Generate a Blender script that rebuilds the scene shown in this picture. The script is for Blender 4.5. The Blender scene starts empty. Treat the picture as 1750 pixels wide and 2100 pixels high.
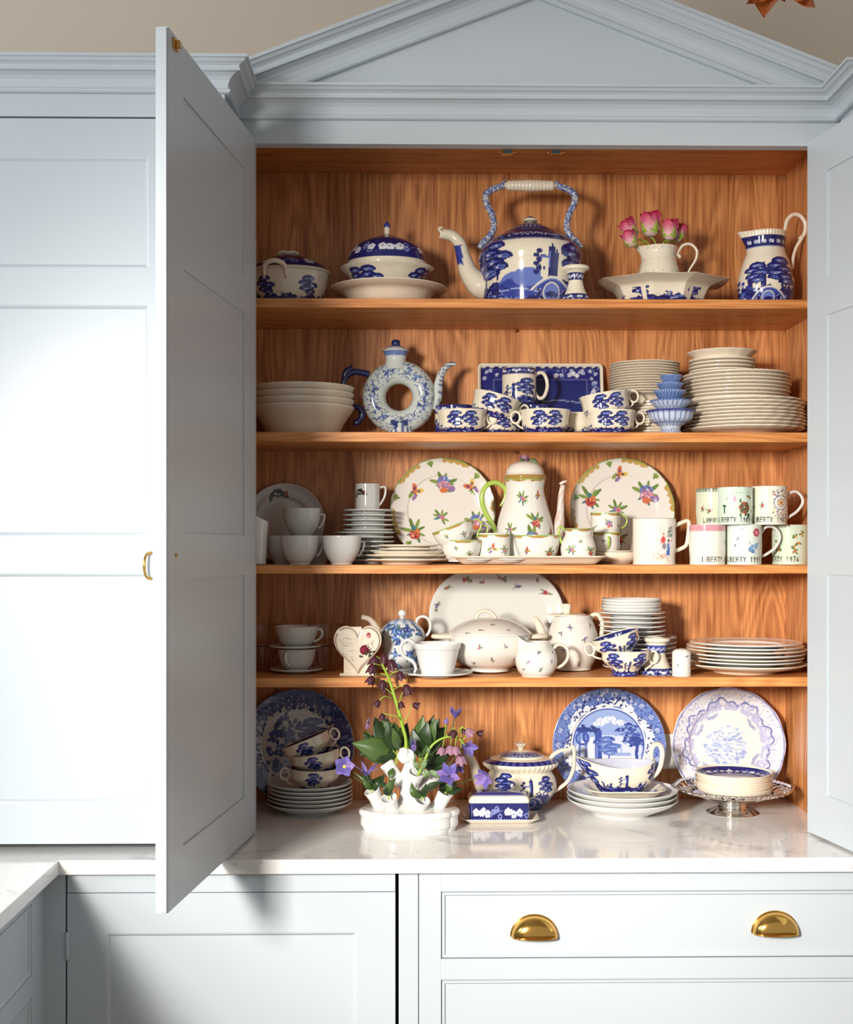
import bpy, math, random
import numpy as np
from mathutils import Vector, Matrix
sc = bpy.context.scene
C = bpy.context.collection
PI = math.pi
# ------------------------------------------------ camera
F, D0, H0, CZ = 2600.0, 2.745, 1115.0, 1.55
YAW = math.atan(40 / F)
cam = bpy.data.objects.new('camera', bpy.data.cameras.new('camera')); C.objects.link(cam)
cam.location = (0, -D0, CZ); cam.rotation_euler = (PI / 2, 0, -YAW)
cam.data.sensor_fit = 'VERTICAL'; cam.data.sensor_height = 24; cam.data.lens = 24 * F / 2100
cam.data.shift_y = (H0 - 1050) / 2100; cam.data.clip_start = .05
sc.camera = cam
# ------------------------------------------------ world, lights, exposure
sc.view_settings.view_transform = 'Standard'; sc.view_settings.look = 'None'
sc.view_settings.gamma = 1; sc.view_settings.use_curve_mapping = False
sc.view_settings.exposure = 0.0
wd = bpy.data.worlds.new('room_light'); sc.world = wd; wd.use_nodes = True
wd.node_tree.nodes['Background'].inputs[0].default_value = (1, .965, .93, 1)
wd.node_tree.nodes['Background'].inputs[1].default_value = .44

def area(name, loc, target, sx, sy, power, col, spread=PI):
    l = bpy.data.lights.new(name, 'AREA'); l.shape = 'RECTANGLE'; l.size = sx; l.size_y = sy
    l.energy = power; l.color = col; l.spread = spread
    o = bpy.data.objects.new(name, l); C.objects.link(o); o.location = loc
    o.rotation_euler = (Vector(target) - Vector(loc)).to_track_quat('-Z', 'Y').to_euler()
    return o
area('window_light', (-1.35, -3.25, CZ + .40), (.45, -.2, CZ - .60), .40, .5, 29, (1, .94, .86), math.radians(60))
area('side_fill_light', (-2.7, -2.2, CZ + .75), (-1.0, 0, CZ + .95), 1.0, 1.0, 18, (.95, .98, 1), math.radians(100))  # added cool fill lamp, lifts the upper left cupboard and wall

# ------------------------------------------------ helpers
def lin(c):
    c = np.asarray(c, dtype=np.float64) / 255.0
    return np.where(c <= .04045, c / 12.92, ((c + .055) / 1.055) ** 2.4)
def W(px, py, Y):
    """world point at depth plane Y seen at photo pixel px,py"""
    sx = (px - 875) / F; sz = (H0 - py) / F
    c, s = math.cos(YAW), math.sin(YAW)
    dx = s + sx * c; dy = c - sx * s
    t = (Y + D0) / dy
    return Vector((t * dx, Y, CZ + t * sz))
def mpp(Y): return (Y + D0) / F

def mat(name, col, rough=.5, spec=.5, metal=0, coat=0, noise=None, bump=None, trans=0, attr=False, sss=0):
    m = bpy.data.materials.new(name); m.use_nodes = True
    nt = m.node_tree; b = nt.nodes['Principled BSDF']
    lc = tuple(lin(col)) + (1,)
    b.inputs['Base Color'].default_value = lc
    b.inputs['Roughness'].default_value = rough; b.inputs['Specular IOR Level'].default_value = spec
    b.inputs['Metallic'].default_value = metal; b.inputs['Coat Weight'].default_value = coat
    b.inputs['Coat Roughness'].default_value = .05
    b.inputs['Transmission Weight'].default_value = trans
    src = None
    if attr:
        a = nt.nodes.new('ShaderNodeAttribute'); a.attribute_name = 'Col'; src = a.outputs['Color']
    tc = nt.nodes.new('ShaderNodeTexCoord')
    if noise:
        sc_, amt = noise
        n = nt.nodes.new('ShaderNodeTexNoise'); n.inputs['Scale'].default_value = sc_; n.inputs['Detail'].default_value = 4
        nt.links.new(tc.outputs['Object'], n.inputs['Vector'])
        r = nt.nodes.new('ShaderNodeMapRange'); g_ = .88 if attr else 1; r.inputs['To Min'].default_value = g_ * (1 - amt); r.inputs['To Max'].default_value = g_ * (1 + amt * .4)
        nt.links.new(n.outputs['Fac'], r.inputs['Value'])
        mx = nt.nodes.new('ShaderNodeMix'); mx.data_type = 'RGBA'; mx.blend_type = 'MULTIPLY'; mx.inputs[0].default_value = 1
        if src: nt.links.new(src, mx.inputs[6])
        else: mx.inputs[6].default_value = lc
        nt.links.new(r.outputs[0], mx.inputs[7]); src = mx.outputs[2]
    if src: nt.links.new(src, b.inputs['Base Color'])
    if bump:
        n = nt.nodes.new('ShaderNodeTexNoise'); n.inputs['Scale'].default_value = bump[0]; n.inputs['Detail'].default_value = 3
        nt.links.new(tc.outputs['Object'], n.inputs['Vector'])
        bp = nt.nodes.new('ShaderNodeBump'); bp.inputs['Strength'].default_value = bump[1]; bp.inputs['Distance'].default_value = .002
        nt.links.new(n.outputs['Fac'], bp.inputs['Height']); nt.links.new(bp.outputs[0], b.inputs['Normal'])
    return m

def wood(name, axis, dark, light, scale=1.0):
    m = bpy.data.materials.new(name); m.use_nodes = True
    nt = m.node_tree; N = nt.nodes.new; L = nt.links.new; b = nt.nodes['Principled BSDF']
    b.inputs['Roughness'].default_value = .38; b.inputs['Specular IOR Level'].default_value = .4
    tc = N('ShaderNodeTexCoord')
    def mp(s):
        q = N('ShaderNodeMapping'); q.inputs['Scale'].default_value = s; L(tc.outputs['Object'], q.inputs[0]); return q.outputs[0]
    A = (1, 1, .16) if axis == 'z' else (.12, 1, 1)
    B = (1, 1, .03) if axis == 'z' else (.03, 1, 1)
    n1 = N('ShaderNodeTexNoise'); n1.inputs['Scale'].default_value = 6.5 * scale; n1.inputs['Detail'].default_value = 2
    L(mp(A), n1.inputs['Vector'])
    mul = N('ShaderNodeMath'); mul.operation = 'MULTIPLY'; mul.inputs[1].default_value = 26
    L(n1.outputs['Fac'], mul.inputs[0])
    sn = N('ShaderNodeMath'); sn.operation = 'SINE'; ml = N('ShaderNodeMath'); ml.operation = 'MULTIPLY'; ml.inputs[1].default_value = 5
    L(mul.outputs[0], ml.inputs[0]); L(ml.outputs[0], sn.inputs[0])
    n2 = N('ShaderNodeTexNoise'); n2.inputs['Scale'].default_value = 260; n2.inputs['Detail'].default_value = 3
    L(mp(B), n2.inputs['Vector'])
    n3 = N('ShaderNodeTexNoise'); n3.inputs['Scale'].default_value = 30; n3.inputs['Detail'].default_value = 3
    L(mp(B), n3.inputs['Vector'])
    a1 = N('ShaderNodeMath'); a1.operation = 'MULTIPLY_ADD'; a1.inputs[1].default_value = .085; a1.inputs[2].default_value = -.13
    L(sn.outputs[0], a1.inputs[0])
    a2 = N('ShaderNodeMath'); a2.operation = 'MULTIPLY_ADD'; a2.inputs[1].default_value = .75
    L(n2.outputs['Fac'], a2.inputs[0]); L(a1.outputs[0], a2.inputs[2])
    a3 = N('ShaderNodeMath'); a3.operation = 'MULTIPLY_ADD'; a3.inputs[1].default_value = .55
    L(n3.outputs['Fac'], a3.inputs[0]); L(a2.outputs[0], a3.inputs[2])
    r = N('ShaderNodeValToRGB'); r.color_ramp.elements[0].position = .25; r.color_ramp.elements[1].position = .8
    r.color_ramp.elements[0].color = tuple(lin(dark)) + (1,); r.color_ramp.elements[1].color = tuple(lin(light)) + (1,)
    L(a3.outputs[0], r.inputs[0]); L(r.outputs[0], b.inputs['Base Color'])
    bp = N('ShaderNodeBump'); bp.inputs['Strength'].default_value = .15; bp.inputs['Distance'].default_value = .001
    L(n2.outputs['Fac'], bp.inputs['Height']); L(bp.outputs[0], b.inputs['Normal'])
    return m

M = dict(
    paint=mat('grey_blue_paint', (188, 197, 204), .34, .45, noise=(3, .03)),
    wall=mat('beige_wall', (206, 195, 180), .9, .2, noise=(2, .05)),
    ceil=mat('ceiling_white', (225, 222, 215), .9, .2, noise=(2, .03)),
    floor=wood('floor_boards', 'x', (120, 92, 66), (190, 160, 125)),
    oakv=wood('oak_back', 'z', (144, 82, 40), (230, 161, 102)),
    oakh=wood('oak_shelf', 'x', (172, 102, 48), (234, 166, 100)),
    glaze=mat('printed_glaze', (240, 235, 220), .09, .5, coat=.3, attr=True, noise=(8, .03)),
    cream=mat('cream_glaze', (229, 216, 196), .12, .5, coat=.25, noise=(12, .04)),
    white=mat('white_glaze', (220, 220, 217), .09, .5, coat=.3, noise=(10, .03)),
    grey=mat('grey_white_glaze', (212, 214, 211), .12, .5, coat=.25, noise=(10, .03)),
    brass=mat('polished_brass', (226, 178, 96), .14, .5, metal=1, noise=(20, .1)),
    silver=mat('silver', (226, 220, 212), .14, .5, metal=1, noise=(30, .1)),
    copper=mat('copper_leaf', (200, 112, 60), .3, .5, metal=1, noise=(15, .15)),
    steel=mat('grey_magnet', (70, 85, 95), .35, .5, metal=.6, noise=(60, .1)),
    dark=mat('dark_gap', (30, 28, 30), .8, .2, noise=(20, .1)),
    green=mat('stem_green', (150, 178, 62), .45, .4, noise=(60, .15)),
    leafd=mat('leaf_dark', (36, 58, 24), .42, .45, noise=(45, .4)),
    leafm=mat('leaf_mid', (70, 96, 46), .45, .45, noise=(45, .35)),
    leafg=mat('leaf_grey_green', (118, 140, 98), .5, .4, noise=(45, .25)),
    plum=mat('plum_petal', (72, 30, 44), .45, .4, noise=(90, .4)),
    pinkb=mat('dusty_pink_petal', (156, 116, 138), .5, .3, noise=(90, .3)),
    violet=mat('violet_petal', (104, 92, 164), .5, .3, noise=(80, .35)),
    lilac=mat('lilac_petal', (140, 116, 178), .5, .3, noise=(80, .3)),
    petal=mat('rose_petal', (230, 150, 170), .5, .3, attr=True, noise=(60, .12)),
    yellow=mat('yellow_petal', (226, 206, 96), .5, .3, noise=(80, .2)),
    plastic=mat('white_plastic', (228, 228, 226), .35, .5, noise=(20, .03)),
    rgreen=mat('green_glaze_handle', (170, 196, 92), .12, .5, coat=.3, noise=(60, .15)),
    cobalt=mat('cobalt_glaze', (32, 44, 96), .1, .5, coat=.4, noise=(40, .35)),
)
def marble():
    m = bpy.data.materials.new('quartz_worktop'); m.use_nodes = True
    nt = m.node_tree; N = nt.nodes.new; L = nt.links.new; b = nt.nodes['Principled BSDF']
    b.inputs['Roughness'].default_value = .1; b.inputs['Specular IOR Level'].default_value = .6
    tc = N('ShaderNodeTexCoord')
    n = N('ShaderNodeTexNoise'); n.inputs['Scale'].default_value = 7; n.inputs['Detail'].default_value = 8; n.inputs['Distortion'].default_value = 1.2
    L(tc.outputs['Object'], n.inputs['Vector'])
    r = N('ShaderNodeValToRGB'); e = r.color_ramp.elements
    e[0].position = .30; e[0].color = tuple(lin((198, 198, 200))) + (1,)
    e[1].position = .42; e[1].color = tuple(lin((232, 231, 229))) + (1,)
    L(n.outputs['Fac'], r.inputs[0])
    v = N('ShaderNodeTexNoise'); v.inputs['Scale'].default_value = 60; v.inputs['Detail'].default_value = 3
    L(tc.outputs['Object'], v.inputs['Vector'])
    r2 = N('ShaderNodeValToRGB'); r2.color_ramp.elements[0].position = .28; r2.color_ramp.elements[1].position = .36
    r2.color_ramp.elements[0].color = (.72, .72, .73, 1)
    L(v.outputs['Fac'], r2.inputs[0])
    mx = N('ShaderNodeMix'); mx.data_type = 'RGBA'; mx.blend_type = 'MULTIPLY'; mx.inputs[0].default_value = 1
    L(r.outputs[0], mx.inputs[6]); L(r2.outputs[0], mx.inputs[7]); L(mx.outputs[2], b.inputs['Base Color'])
    return m
M['marble'] = marble()
def glassmat():
    m = bpy.data.materials.new('clear_glass'); m.use_nodes = True
    b = m.node_tree.nodes['Principled BSDF']
    b.inputs['Base Color'].default_value = (.97, .98, .98, 1); b.inputs['Roughness'].default_value = .03
    b.inputs['Transmission Weight'].default_value = 1; b.inputs['IOR'].default_value = 1.3
    n = m.node_tree.nodes.new('ShaderNodeTexNoise'); n.inputs['Scale'].default_value = 40
    bp = m.node_tree.nodes.new('ShaderNodeBump'); bp.inputs['Strength'].default_value = .05; bp.inputs['Distance'].default_value = .001
    m.node_tree.links.new(n.outputs[0], bp.inputs['Height']); m.node_tree.links.new(bp.outputs[0], b.inputs['Normal'])
    return m
M['glass'] = glassmat()

def mesh_np(name, V, Q, col=None, m=None, smooth=True):
    V = np.ascontiguousarray(V, dtype=np.float32); Q = np.ascontiguousarray(Q, dtype=np.int32)
    me = bpy.data.meshes.new(name); me.vertices.add(len(V)); me.vertices.foreach_set('co', V.ravel())
    k = Q.shape[1]
    me.loops.add(Q.size); me.loops.foreach_set('vertex_index', Q.ravel())
    me.polygons.add(len(Q)); me.polygons.foreach_set('loop_start', np.arange(len(Q), dtype=np.int32) * k)
    if smooth: me.polygons.foreach_set('use_smooth', np.ones(len(Q), dtype=bool))
    me.update(calc_edges=True)
    if col is not None:
        a = me.color_attributes.new('Col', 'FLOAT_COLOR', 'POINT')
        cc = np.ones((len(V), 4), dtype=np.float32); cc[:, :3] = lin(col)
        a.data.foreach_set('color', cc.ravel())
    if m: me.materials.append(m)
    return me
def tag(o, label=None, cat=None, group=None, kind=None):
    if label: o['label'] = label
    if cat: o['category'] = cat
    if group: o['group'] = group
    if kind: o['kind'] = kind
    return o
def put(name, me, parent=None, loc=(0, 0, 0), rot=(0, 0, 0), label=None, m=None):
    o = bpy.data.objects.new(name, me); C.objects.link(o); o.location = loc; o.rotation_euler = rot
    if parent: o.parent = parent
    if label: o['label'] = label
    if m and me is not None and not me.materials: me.materials.append(m)
    return o
def thing(name, label, cat, loc=(0, 0, 0), rot=(0, 0, 0), group=None):
    return tag(put(name, None, None, loc, rot), label, cat, group)
def clone(root, loc, rot=None, label=None, group=None):
    r = root.copy(); C.objects.link(r); r.location = loc
    if rot is not None: r.rotation_euler = rot
    if label: r['label'] = label
    if group: r['group'] = group
    for ch in list(root.children):
        c = ch.copy(); C.objects.link(c); c.parent = r
        for g in list(ch.children):
            d = g.copy(); C.objects.link(d); d.parent = c
    return r

def spline(pts, n):
    P = np.asarray(pts, dtype=float)
    if len(P) < 3 and n: n = n
    E = np.vstack([2 * P[0] - P[1], P, 2 * P[-1] - P[-2]])
    out = []
    for i in range(1, len(E) - 2):
        p0, p1, p2, p3 = E[i - 1], E[i], E[i + 1], E[i + 2]
        for k in range(n):
            t = k / n
            out.append(.5 * ((2 * p1) + (-p0 + p2) * t + (2 * p0 - 5 * p1 + 4 * p2 - p3) * t * t + (-p0 + 3 * p1 - 3 * p2 + p3) * t ** 3))
    out.append(P[-1])
    return np.array(out)
def lathe(name, prof, m, seg=72, sub=4, paint=None, col=None, inner=None, warp=None, sx=1, sy=1, post=None, a0=0, a1=2 * PI, front=False):
    P = spline(prof, sub) if sub > 1 else np.array(prof, float)
    if paint is not None and sub > 1 and a1 - a0 > 6:     # even rows where a print is sampled
        e = inner * sub if inner is not None else len(P) - 1
        A = P[:e + 1]; L = np.concatenate([[0], np.cumsum(np.linalg.norm(np.diff(A, axis=0), axis=1))])
        rows = int(min(150, max(e + 1, L[-1] * (2 * PI * P[:, 0].max() / seg) ** -1 * (1.0 if not front else 1.5))))
        g = np.union1d(np.linspace(0, L[-1], rows), L[::sub]); A2 = np.stack([np.interp(g, L, A[:, 0]), np.interp(g, L, A[:, 1])], 1)
        if inner is not None: inner = (len(A2) - 1) / sub
        P = np.vstack([A2, P[e + 1:]])
    P[:, 0] = np.maximum(P[:, 0], .00005)
    n = len(P); full = abs(a1 - a0 - 2 * PI) < 1e-6
    th = a0 + (a1 - a0) * np.arange(seg + (0 if full else 1)) / seg - (PI if full else 0)
    if front and full:
        u = np.arange(seg) / seg * 2 - 1; th = PI * (.55 * u + .45 * u ** 3)
    k = len(th)
    T, R = np.meshgrid(th, P[:, 0]); _, Z = np.meshgrid(th, P[:, 1])
    idx = np.repeat(np.arange(n), k).reshape(n, k)
    inn = idx >= (round(inner * sub) if inner is not None else 10 ** 9)
    if warp: R, Z = warp(T, R, Z, inn)
    X = R * np.sin(T) * sx; Y = -R * np.cos(T) * sy
    V = np.stack([X.ravel(), Y.ravel(), Z.ravel()], 1)
    cols = None
    if paint is not None: cols = paint(T.ravel(), Z.ravel(), R.ravel(), inn.ravel())
    elif col is not None: cols = np.tile(np.array(col, float), (len(V), 1))
    if post: V = post(V)
    i = np.arange(n - 1)[:, None] * k; j = np.arange(k if full else k - 1)[None, :]; j2 = (j + 1) % k
    Q = np.stack([(i + j).ravel(), (i + j2).ravel(), (i + k + j2).ravel(), (i + k + j).ravel()], 1)
    return mesh_np(name, V, Q, cols, m)
def vessel(outer, t=.0028):
    """outer: bottom centre .. rim ; adds an inner wall"""
    o = [tuple(p) for p in outer]
    rim = o[-1]
    inn = [(rim[0] - t * .5, rim[1] + t * .35)]
    for r, z in reversed(o[:-1]):
        if r < .3 * rim[0]: continue
        inn.append((max(r - t, .001), max(z, o[0][1] + t * 1.6)))
    inn.append((0, o[0][1] + t * 1.8))
    return o + inn, len(o)
def tube(name, pts, r, m, seg=10, sub=5, flat=(1, 1), col=None, ends=True, paint=None):
    P = [tuple(p) for p in pts]; P = spline(P, sub)
    n = len(P)
    rr = np.interp(np.linspace(0, 1, n), np.linspace(0, 1, len(r)), r) if hasattr(r, '__len__') else np.full(n, r)
    Tn = np.gradient(P, axis=0); Tn /= np.linalg.norm(Tn, axis=1)[:, None] + 1e-12
    up = np.array([0, 1, 0.0]); V = []
    for i in range(n):
        a = np.cross(Tn[i], up)
        if np.linalg.norm(a) < .2: a = np.cross(Tn[i], np.array([1, 0, 0.]))
        a /= np.linalg.norm(a); b = np.cross(a, Tn[i])
        for j in range(seg):
            q = 2 * PI * j / seg
            V.append(P[i] + rr[i] * (a * math.cos(q) * flat[0] + b * math.sin(q) * flat[1]))
    if ends:
        V = [P[0] + (v - P[0]) * .03 for v in V[:seg]] + V + [P[-1] + (v - P[-1]) * .03 for v in V[-seg:]]; n += 2
    V = np.array(V)
    i = np.arange(n - 1)[:, None] * seg; j = np.arange(seg)[None, :]; j2 = (j + 1) % seg
    Q = np.stack([(i + j).ravel(), (i + j2).ravel(), (i + seg + j2).ravel(), (i + seg + j).ravel()], 1)
    cc = paint(V) if paint else (np.tile(np.array(col, float), (len(V), 1)) if col is not None else None)
    return mesh_np(name, V, Q, cc, m)
class MB:
    def __init__(s): s.v = []; s.f = []
    def box(s, x0, x1, y0, y1, z0, z1):
        b = len(s.v)
        s.v += [(x, y, z) for z in (z0, z1) for y in (y0, y1) for x in (x0, x1)]
        s.f += [[b + i for i in q] for q in ((0, 2, 3, 1), (4, 5, 7, 6), (0, 1, 5, 4), (2, 6, 7, 3), (0, 4, 6, 2), (1, 3, 7, 5))]
        return s
    def prism(s, pts, a0, a1, ax='y'):
        """pts polygon (x,z) extruded along y, or (x,y) along z"""
        b = len(s.v); n = len(pts)
        for a in (a0, a1):
            for p in pts: s.v.append((p[0], a, p[1]) if ax == 'y' else (p[0], p[1], a) if ax == 'z' else (a, p[0], p[1]))
        s.f.append([b + i for i in range(n)][::-1]); s.f.append([b + n + i for i in range(n)])
        for i in range(n): s.f.append([b + i, b + (i + 1) % n, b + n + (i + 1) % n, b + n + i])
        return s
    def mesh(s, name, m=None, bevel=0, seg=2, smooth=False):
        me = bpy.data.meshes.new(name); me.from_pydata([tuple(v) for v in s.v], [], s.f)
        import bmesh
        bm = bmesh.new(); bm.from_mesh(me)
        bmesh.ops.recalc_face_normals(bm, faces=bm.faces)
        if bevel: bmesh.ops.bevel(bm, geom=list(bm.edges), offset=bevel, segments=seg, affect='EDGES', profile=.6)
        bm.to_mesh(me); bm.free()
        if smooth: me.polygons.foreach_set('use_smooth', [True] * len(me.polygons))
        me.update()
        if m: me.materials.append(m)
        return me
def sweep(name, prof, path, to3, m, closed=False, i0=0, i1=None, side=1, smooth=False):
    """prof (a,b): a offset inside the path plane, b out of it. Mitred at the joints of path."""
    n = len(path); P = [Vector((p[0], p[1])) for p in path]; offs = []
    for i in range(n):
        def nrm(a, b):
            d = (b - a).normalized(); return Vector((d.y, -d.x)) * side
        if closed or 0 < i < n - 1:
            n1 = nrm(P[i - 1], P[i]); n2 = nrm(P[i], P[(i + 1) % n]); q = (n1 + n2).normalized(); offs.append(q / max(.2, q.dot(n1)))
        else: offs.append(nrm(P[0], P[1]) if i == 0 else nrm(P[-2], P[-1]))
    i1 = n - 1 if i1 is None else i1
    ids = list(range(i0, i1 + 1)) + ([0] if closed else [])
    V = []; k = len(prof)
    for i in ids:
        for a, b in prof: V.append(to3(P[i] + offs[i] * a, b))
    Fc = []
    for s in range(len(ids) - 1):
        for j in range(k):
            Fc.append([s * k + j, s * k + (j + 1) % k, (s + 1) * k + (j + 1) % k, (s + 1) * k + j])
    if not closed: Fc += [list(range(k)), [(len(ids) - 1) * k + j for j in range(k)][::-1]]
    mb = MB(); mb.v = V; mb.f = Fc
    return mb.mesh(name, m)
# ================================================ STRUCTURE
def zr(z): return CZ + z
WT = zr(-.63)
st = lambda o: tag(o, kind='structure')
st(put('floor', MB().box(-4, 4, -4.2, .5, -.05, 0).mesh('floor', M['floor'])))
st(put('wall_back', MB().box(-4, 4, .42, .5, 0, 3.6).mesh('wall_back', M['wall'])))
st(put('ceiling', MB().box(-4, 4, -4.2, .5, 3.6, 3.65).mesh('ceiling', M['ceil'])))

XL, XR, YLP = -.372, .938, -.155
XA, XB = -.3295, .871            # opening
ZF = zr(.865)                    # opening top
ZC0, ZC1 = zr(.915), zr(.979)    # cornice
cprof = [(0, 0), (.010, 0), (.0135, .0025), (.0135, .0065), (.0105, .0095), (.0085, .010), (.0085, .018), (.012, .026), (.018, .032), (.027, .0365), (.031, .037),
         (.0355, .0375), (.0365, .040), (.0355, .0425), (.034, .043), (.0345, .047), (.039, .0505), (.044, .0525), (.047, .0555), (.049, .0575), (.0535, .058), (.0535, .064), (0, .064)]
cpath = [(-3.4, YLP), (XL, YLP), (XL, 0), (XR, 0), (XR, YLP), (3.4, YLP)]
to3c = lambda p, b: (p.x, p.y, ZC0 + b)
CS = 1.0

dr = thing('dresser_cabinet', 'tall grey-blue painted dresser cupboard with open doors and oak shelves of china', 'cupboard')
mb = MB().box(XA - .045, XA, 0, .03, WT, ZF).box(XB + .011, XB + .07, 0, .03, WT, ZF).box(XA - .045, XB + .07, 0, .03, ZF, ZC0 + .064)
put('face_frame', mb.mesh('face_frame', M['paint']), dr)
SL, SR = -.393, .935
put('back_panel', MB().box(SL, SR, .376, .39, WT, zr(.93)).mesh('back_panel', M['oakv']), dr)
put('side_panel', MB().box(SL - .018, SL, .03, .39, WT, zr(.93)).mesh('side_panel', M['oakv']), dr)
put('side_panel', MB().box(SR, SR + .018, .03, .39, WT, zr(.93)).mesh('side_panel', M['oakv']), dr)
put('top_panel', MB().box(SL, SR, .03, .376, zr(.911), zr(.93)).mesh('top_panel', M['oakh']), dr)
SH = [(.5475, .527), (.2493, .2275), (-.0475, -.067), (-.2993, -.3205)]
SHY = .085
for a, b in SH:
    put('shelf', MB().box(SL, SR, SHY, .376, zr(b), zr(a)).mesh('shelf', M['oakh'], .0012, 1), dr)
for px, k in ((1057, 0), (1057, 1), (1615, 0), (1615, 1)):
    p = W(px, 0, .362); z = zr(SH[k][1])
    put('shelf_peg', tube('shelf_peg', [(0, .012, 0), (0, 0, 0), (0, -.006, 0)], .003, M['brass'], 8, 2), dr, (p.x, .362, z - .0035))
put('cornice', sweep('cornice', cprof, cpath, to3c, M['paint'], i0=2, i1=3, side=1), dr)
# pediment
aI = W(1097, -2, 0)
zt = ZC1
sl = .385
bx = aI.z - zt
pl, pr_ = (aI.x - bx / sl, zt), (aI.x + bx / sl, zt)
ext = .4
pl2 = (pl[0] - ext, zt - ext * sl); pr2 = (pr_[0] + ext, zt - ext * sl)
rprof = [(b * 1.27, a) for a, b in cprof]   # in-plane height, projection
to3r = lambda p, b: (p.x, -b, p.y)
def clip_low(me, z):
    import bmesh
    bm = bmesh.new(); bm.from_mesh(me)
    r = bmesh.ops.bisect_plane(bm, geom=list(bm.verts) + list(bm.edges) + list(bm.faces), plane_co=(0, 0, z), plane_no=(0, 0, -1), clear_outer=True)
    bmesh.ops.holes_fill(bm, edges=[e for e in bm.edges if e.is_boundary]); bm.to_mesh(me); bm.free(); return me
for i0 in (0, 1):
    put('pediment_moulding', clip_low(sweep('pediment_moulding', rprof, [pl2, (aI.x, aI.z), pr2], to3r, M['paint'], i0=i0, i1=i0 + 1, side=-1), zt), dr)
put('pediment_panel', MB().prism([pl, pr_, (aI.x, aI.z + .002)], 0, .03).mesh('pediment_panel', M['paint']), dr)

def framed_door(parent, name, w, z0, z1, t, panels, stile, inner_side=False, m=None):
    """local: hinge at x=0, opens along +x, front face y=-t, back y=0"""
    m = m or M['paint']
    s = stile; mb = MB()
    mb.box(0, s, -t, 0, z0, z1).box(w - s, w, -t, 0, z0, z1)
    zz = [z0] + [v for p in sorted(panels) for v in p] + [z1]
    for i in range(0, len(zz), 2): mb.box(s, w - s, -t, 0, zz[i], zz[i + 1])
    d = put(name, mb.mesh(name, m), parent)
    for a, b in panels:
        put('panel', MB().box(s, w - s, -t + .006, -.0035, a, b).mesh('panel', m), d)
        pr = [(0, 0), (0, .0055), (-.003, .0045), (-.006, .0015), (-.0075, 0)]
        path = [(s, a), (w - s, a), (w - s, b), (s, b)]
        put('moulding', sweep('moulding', [(q[0], q[1]) for q in pr], path, lambda p, bb: (p.x, -t + .006 - bb, p.y), m, closed=True, side=1), d)
    return d
PN = [(zr(.561), zr(.787)), (zr(.018), zr(.483)), (zr(-.532), zr(-.065))]
def catch(par, loc, rot=(0, 0, 0)):
    b = MB().box(-.016, .016, -.0012, 0, -.006, .006)
    o = put('catch', MB().box(-.012, .012, -.010, 0, -.0065, -.004).box(-.012, .012, -.010, 0, .004, .0065).box(-.012, -.0095, -.010, 0, -.004, .004).box(.0095, .012, -.010, 0, -.004, .004).mesh('catch', M['brass'], .0004, 1), par, loc, rot)
    put('catch_magnet', MB().box(-.0095, .0095, -.008, -.001, -.004, .004).mesh('catch_magnet', M['steel']), o)
    for s in (-1, 1): put('screw', lathe('screw', [(0, 0), (.0022, .0), (.002, .0014), (0, .0018)], M['brass'], 12, 2), o, (s * .0165, -.004, 0), (PI / 2, 0, 0))
    return o
dl = framed_door(dr, 'door', .598, zr(-.625), zr(.875), .0215, PN, .088)
dl.location = (XA, -.001, 0); dl.rotation_euler = (0, 0, -math.radians(97.2))
lip = put('door_lip', MB().box(.598, .606, -.0125, -.0005, zr(-.622), zr(.8715)).mesh('door_lip', M['paint']), dl)
ck = put('catch_plate', MB().box(-.012, .012, 0, .004, -.009, .009).box(-.006, .006, .004, .011, -.006, .006).mesh('catch_plate', M['brass'], .001, 1), dl, (.562, 0, zr(.858)))
put('keyhole', tube('keyhole', [(0, 0, 0), (0, .0012, 0), (0, .002, 0)], .0035, M['brass'], 10, 2), dl, (.555, 0, zr(-.02)))
dd = framed_door(dr, 'door', .598, zr(-.625), zr(.872), .0215, PN, .082)
dd.scale = (-1, 1, 1) if False else (1, 1, 1)
dd.location = (XB, -.001, 0); dd.rotation_euler = (0, 0, math.radians(100.4 - 180))
# right door is built from the hinge towards +x and turned so its inner face looks into the room
for ch in [dd]:
    me = ch.data
    ch.data = me
def flip(o):
    for q in [o] + list(o.children):
        me = q.data
        for v in me.vertices: v.co.y = -v.co.y
        me.flip_normals()
flip(dd)
for px in (1041, 1141):
    p = W(px, 311, .04); catch(dr, (p.x, .046, zr(.8615)), (0, 0, 0))

# left wall cupboard --------------------------------------------------------
wc = thing('wall_cupboard', 'closed grey-white wall cupboard with moulded cornice left of the open door', 'cupboard')
mb = MB().box(-3.4, XL, YLP, -.02, zr(.868) + .001, ZC0 + .064).box(-.45, XL, YLP, -.02, zr(-.615), zr(.868)).box(-3.4, -.45, YLP + .03, -.02, zr(-.615), zr(.868))
put('carcass', mb.mesh('carcass', M['paint']), wc)
put('cornice', sweep('cornice', cprof, cpath, to3c, M['paint'], i0=0, i1=2, side=1), wc)
p305 = W(305, 0, YLP).x
wcd = framed_door(wc, 'cupboard_door', .70, zr(-.611), zr(.8655), .022, [(zr(.562), zr(.787)), (zr(.016), zr(.486)), (zr(-.528), zr(-.06))], .075)
wcd.location = (p305 + .075 - .70, YLP + .003 + .02, 0)
hx = W(309, 0, YLP).x
hd = tube('pull_handle', [(0, 0, .026), (0, -.012, .024), (-.0, -.019, .014), (0, -.021, 0), (0, -.019, -.014), (0, -.012, -.024), (0, 0, -.026)], [.004, .0028, .0028, .0032, .0028, .0028, .004], M['brass'], 10, 4)
put('pull_handle', hd, wcd, (hx - wcd.location.x, -.022, zr(-.045)), (0, 0, -.45))
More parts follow.
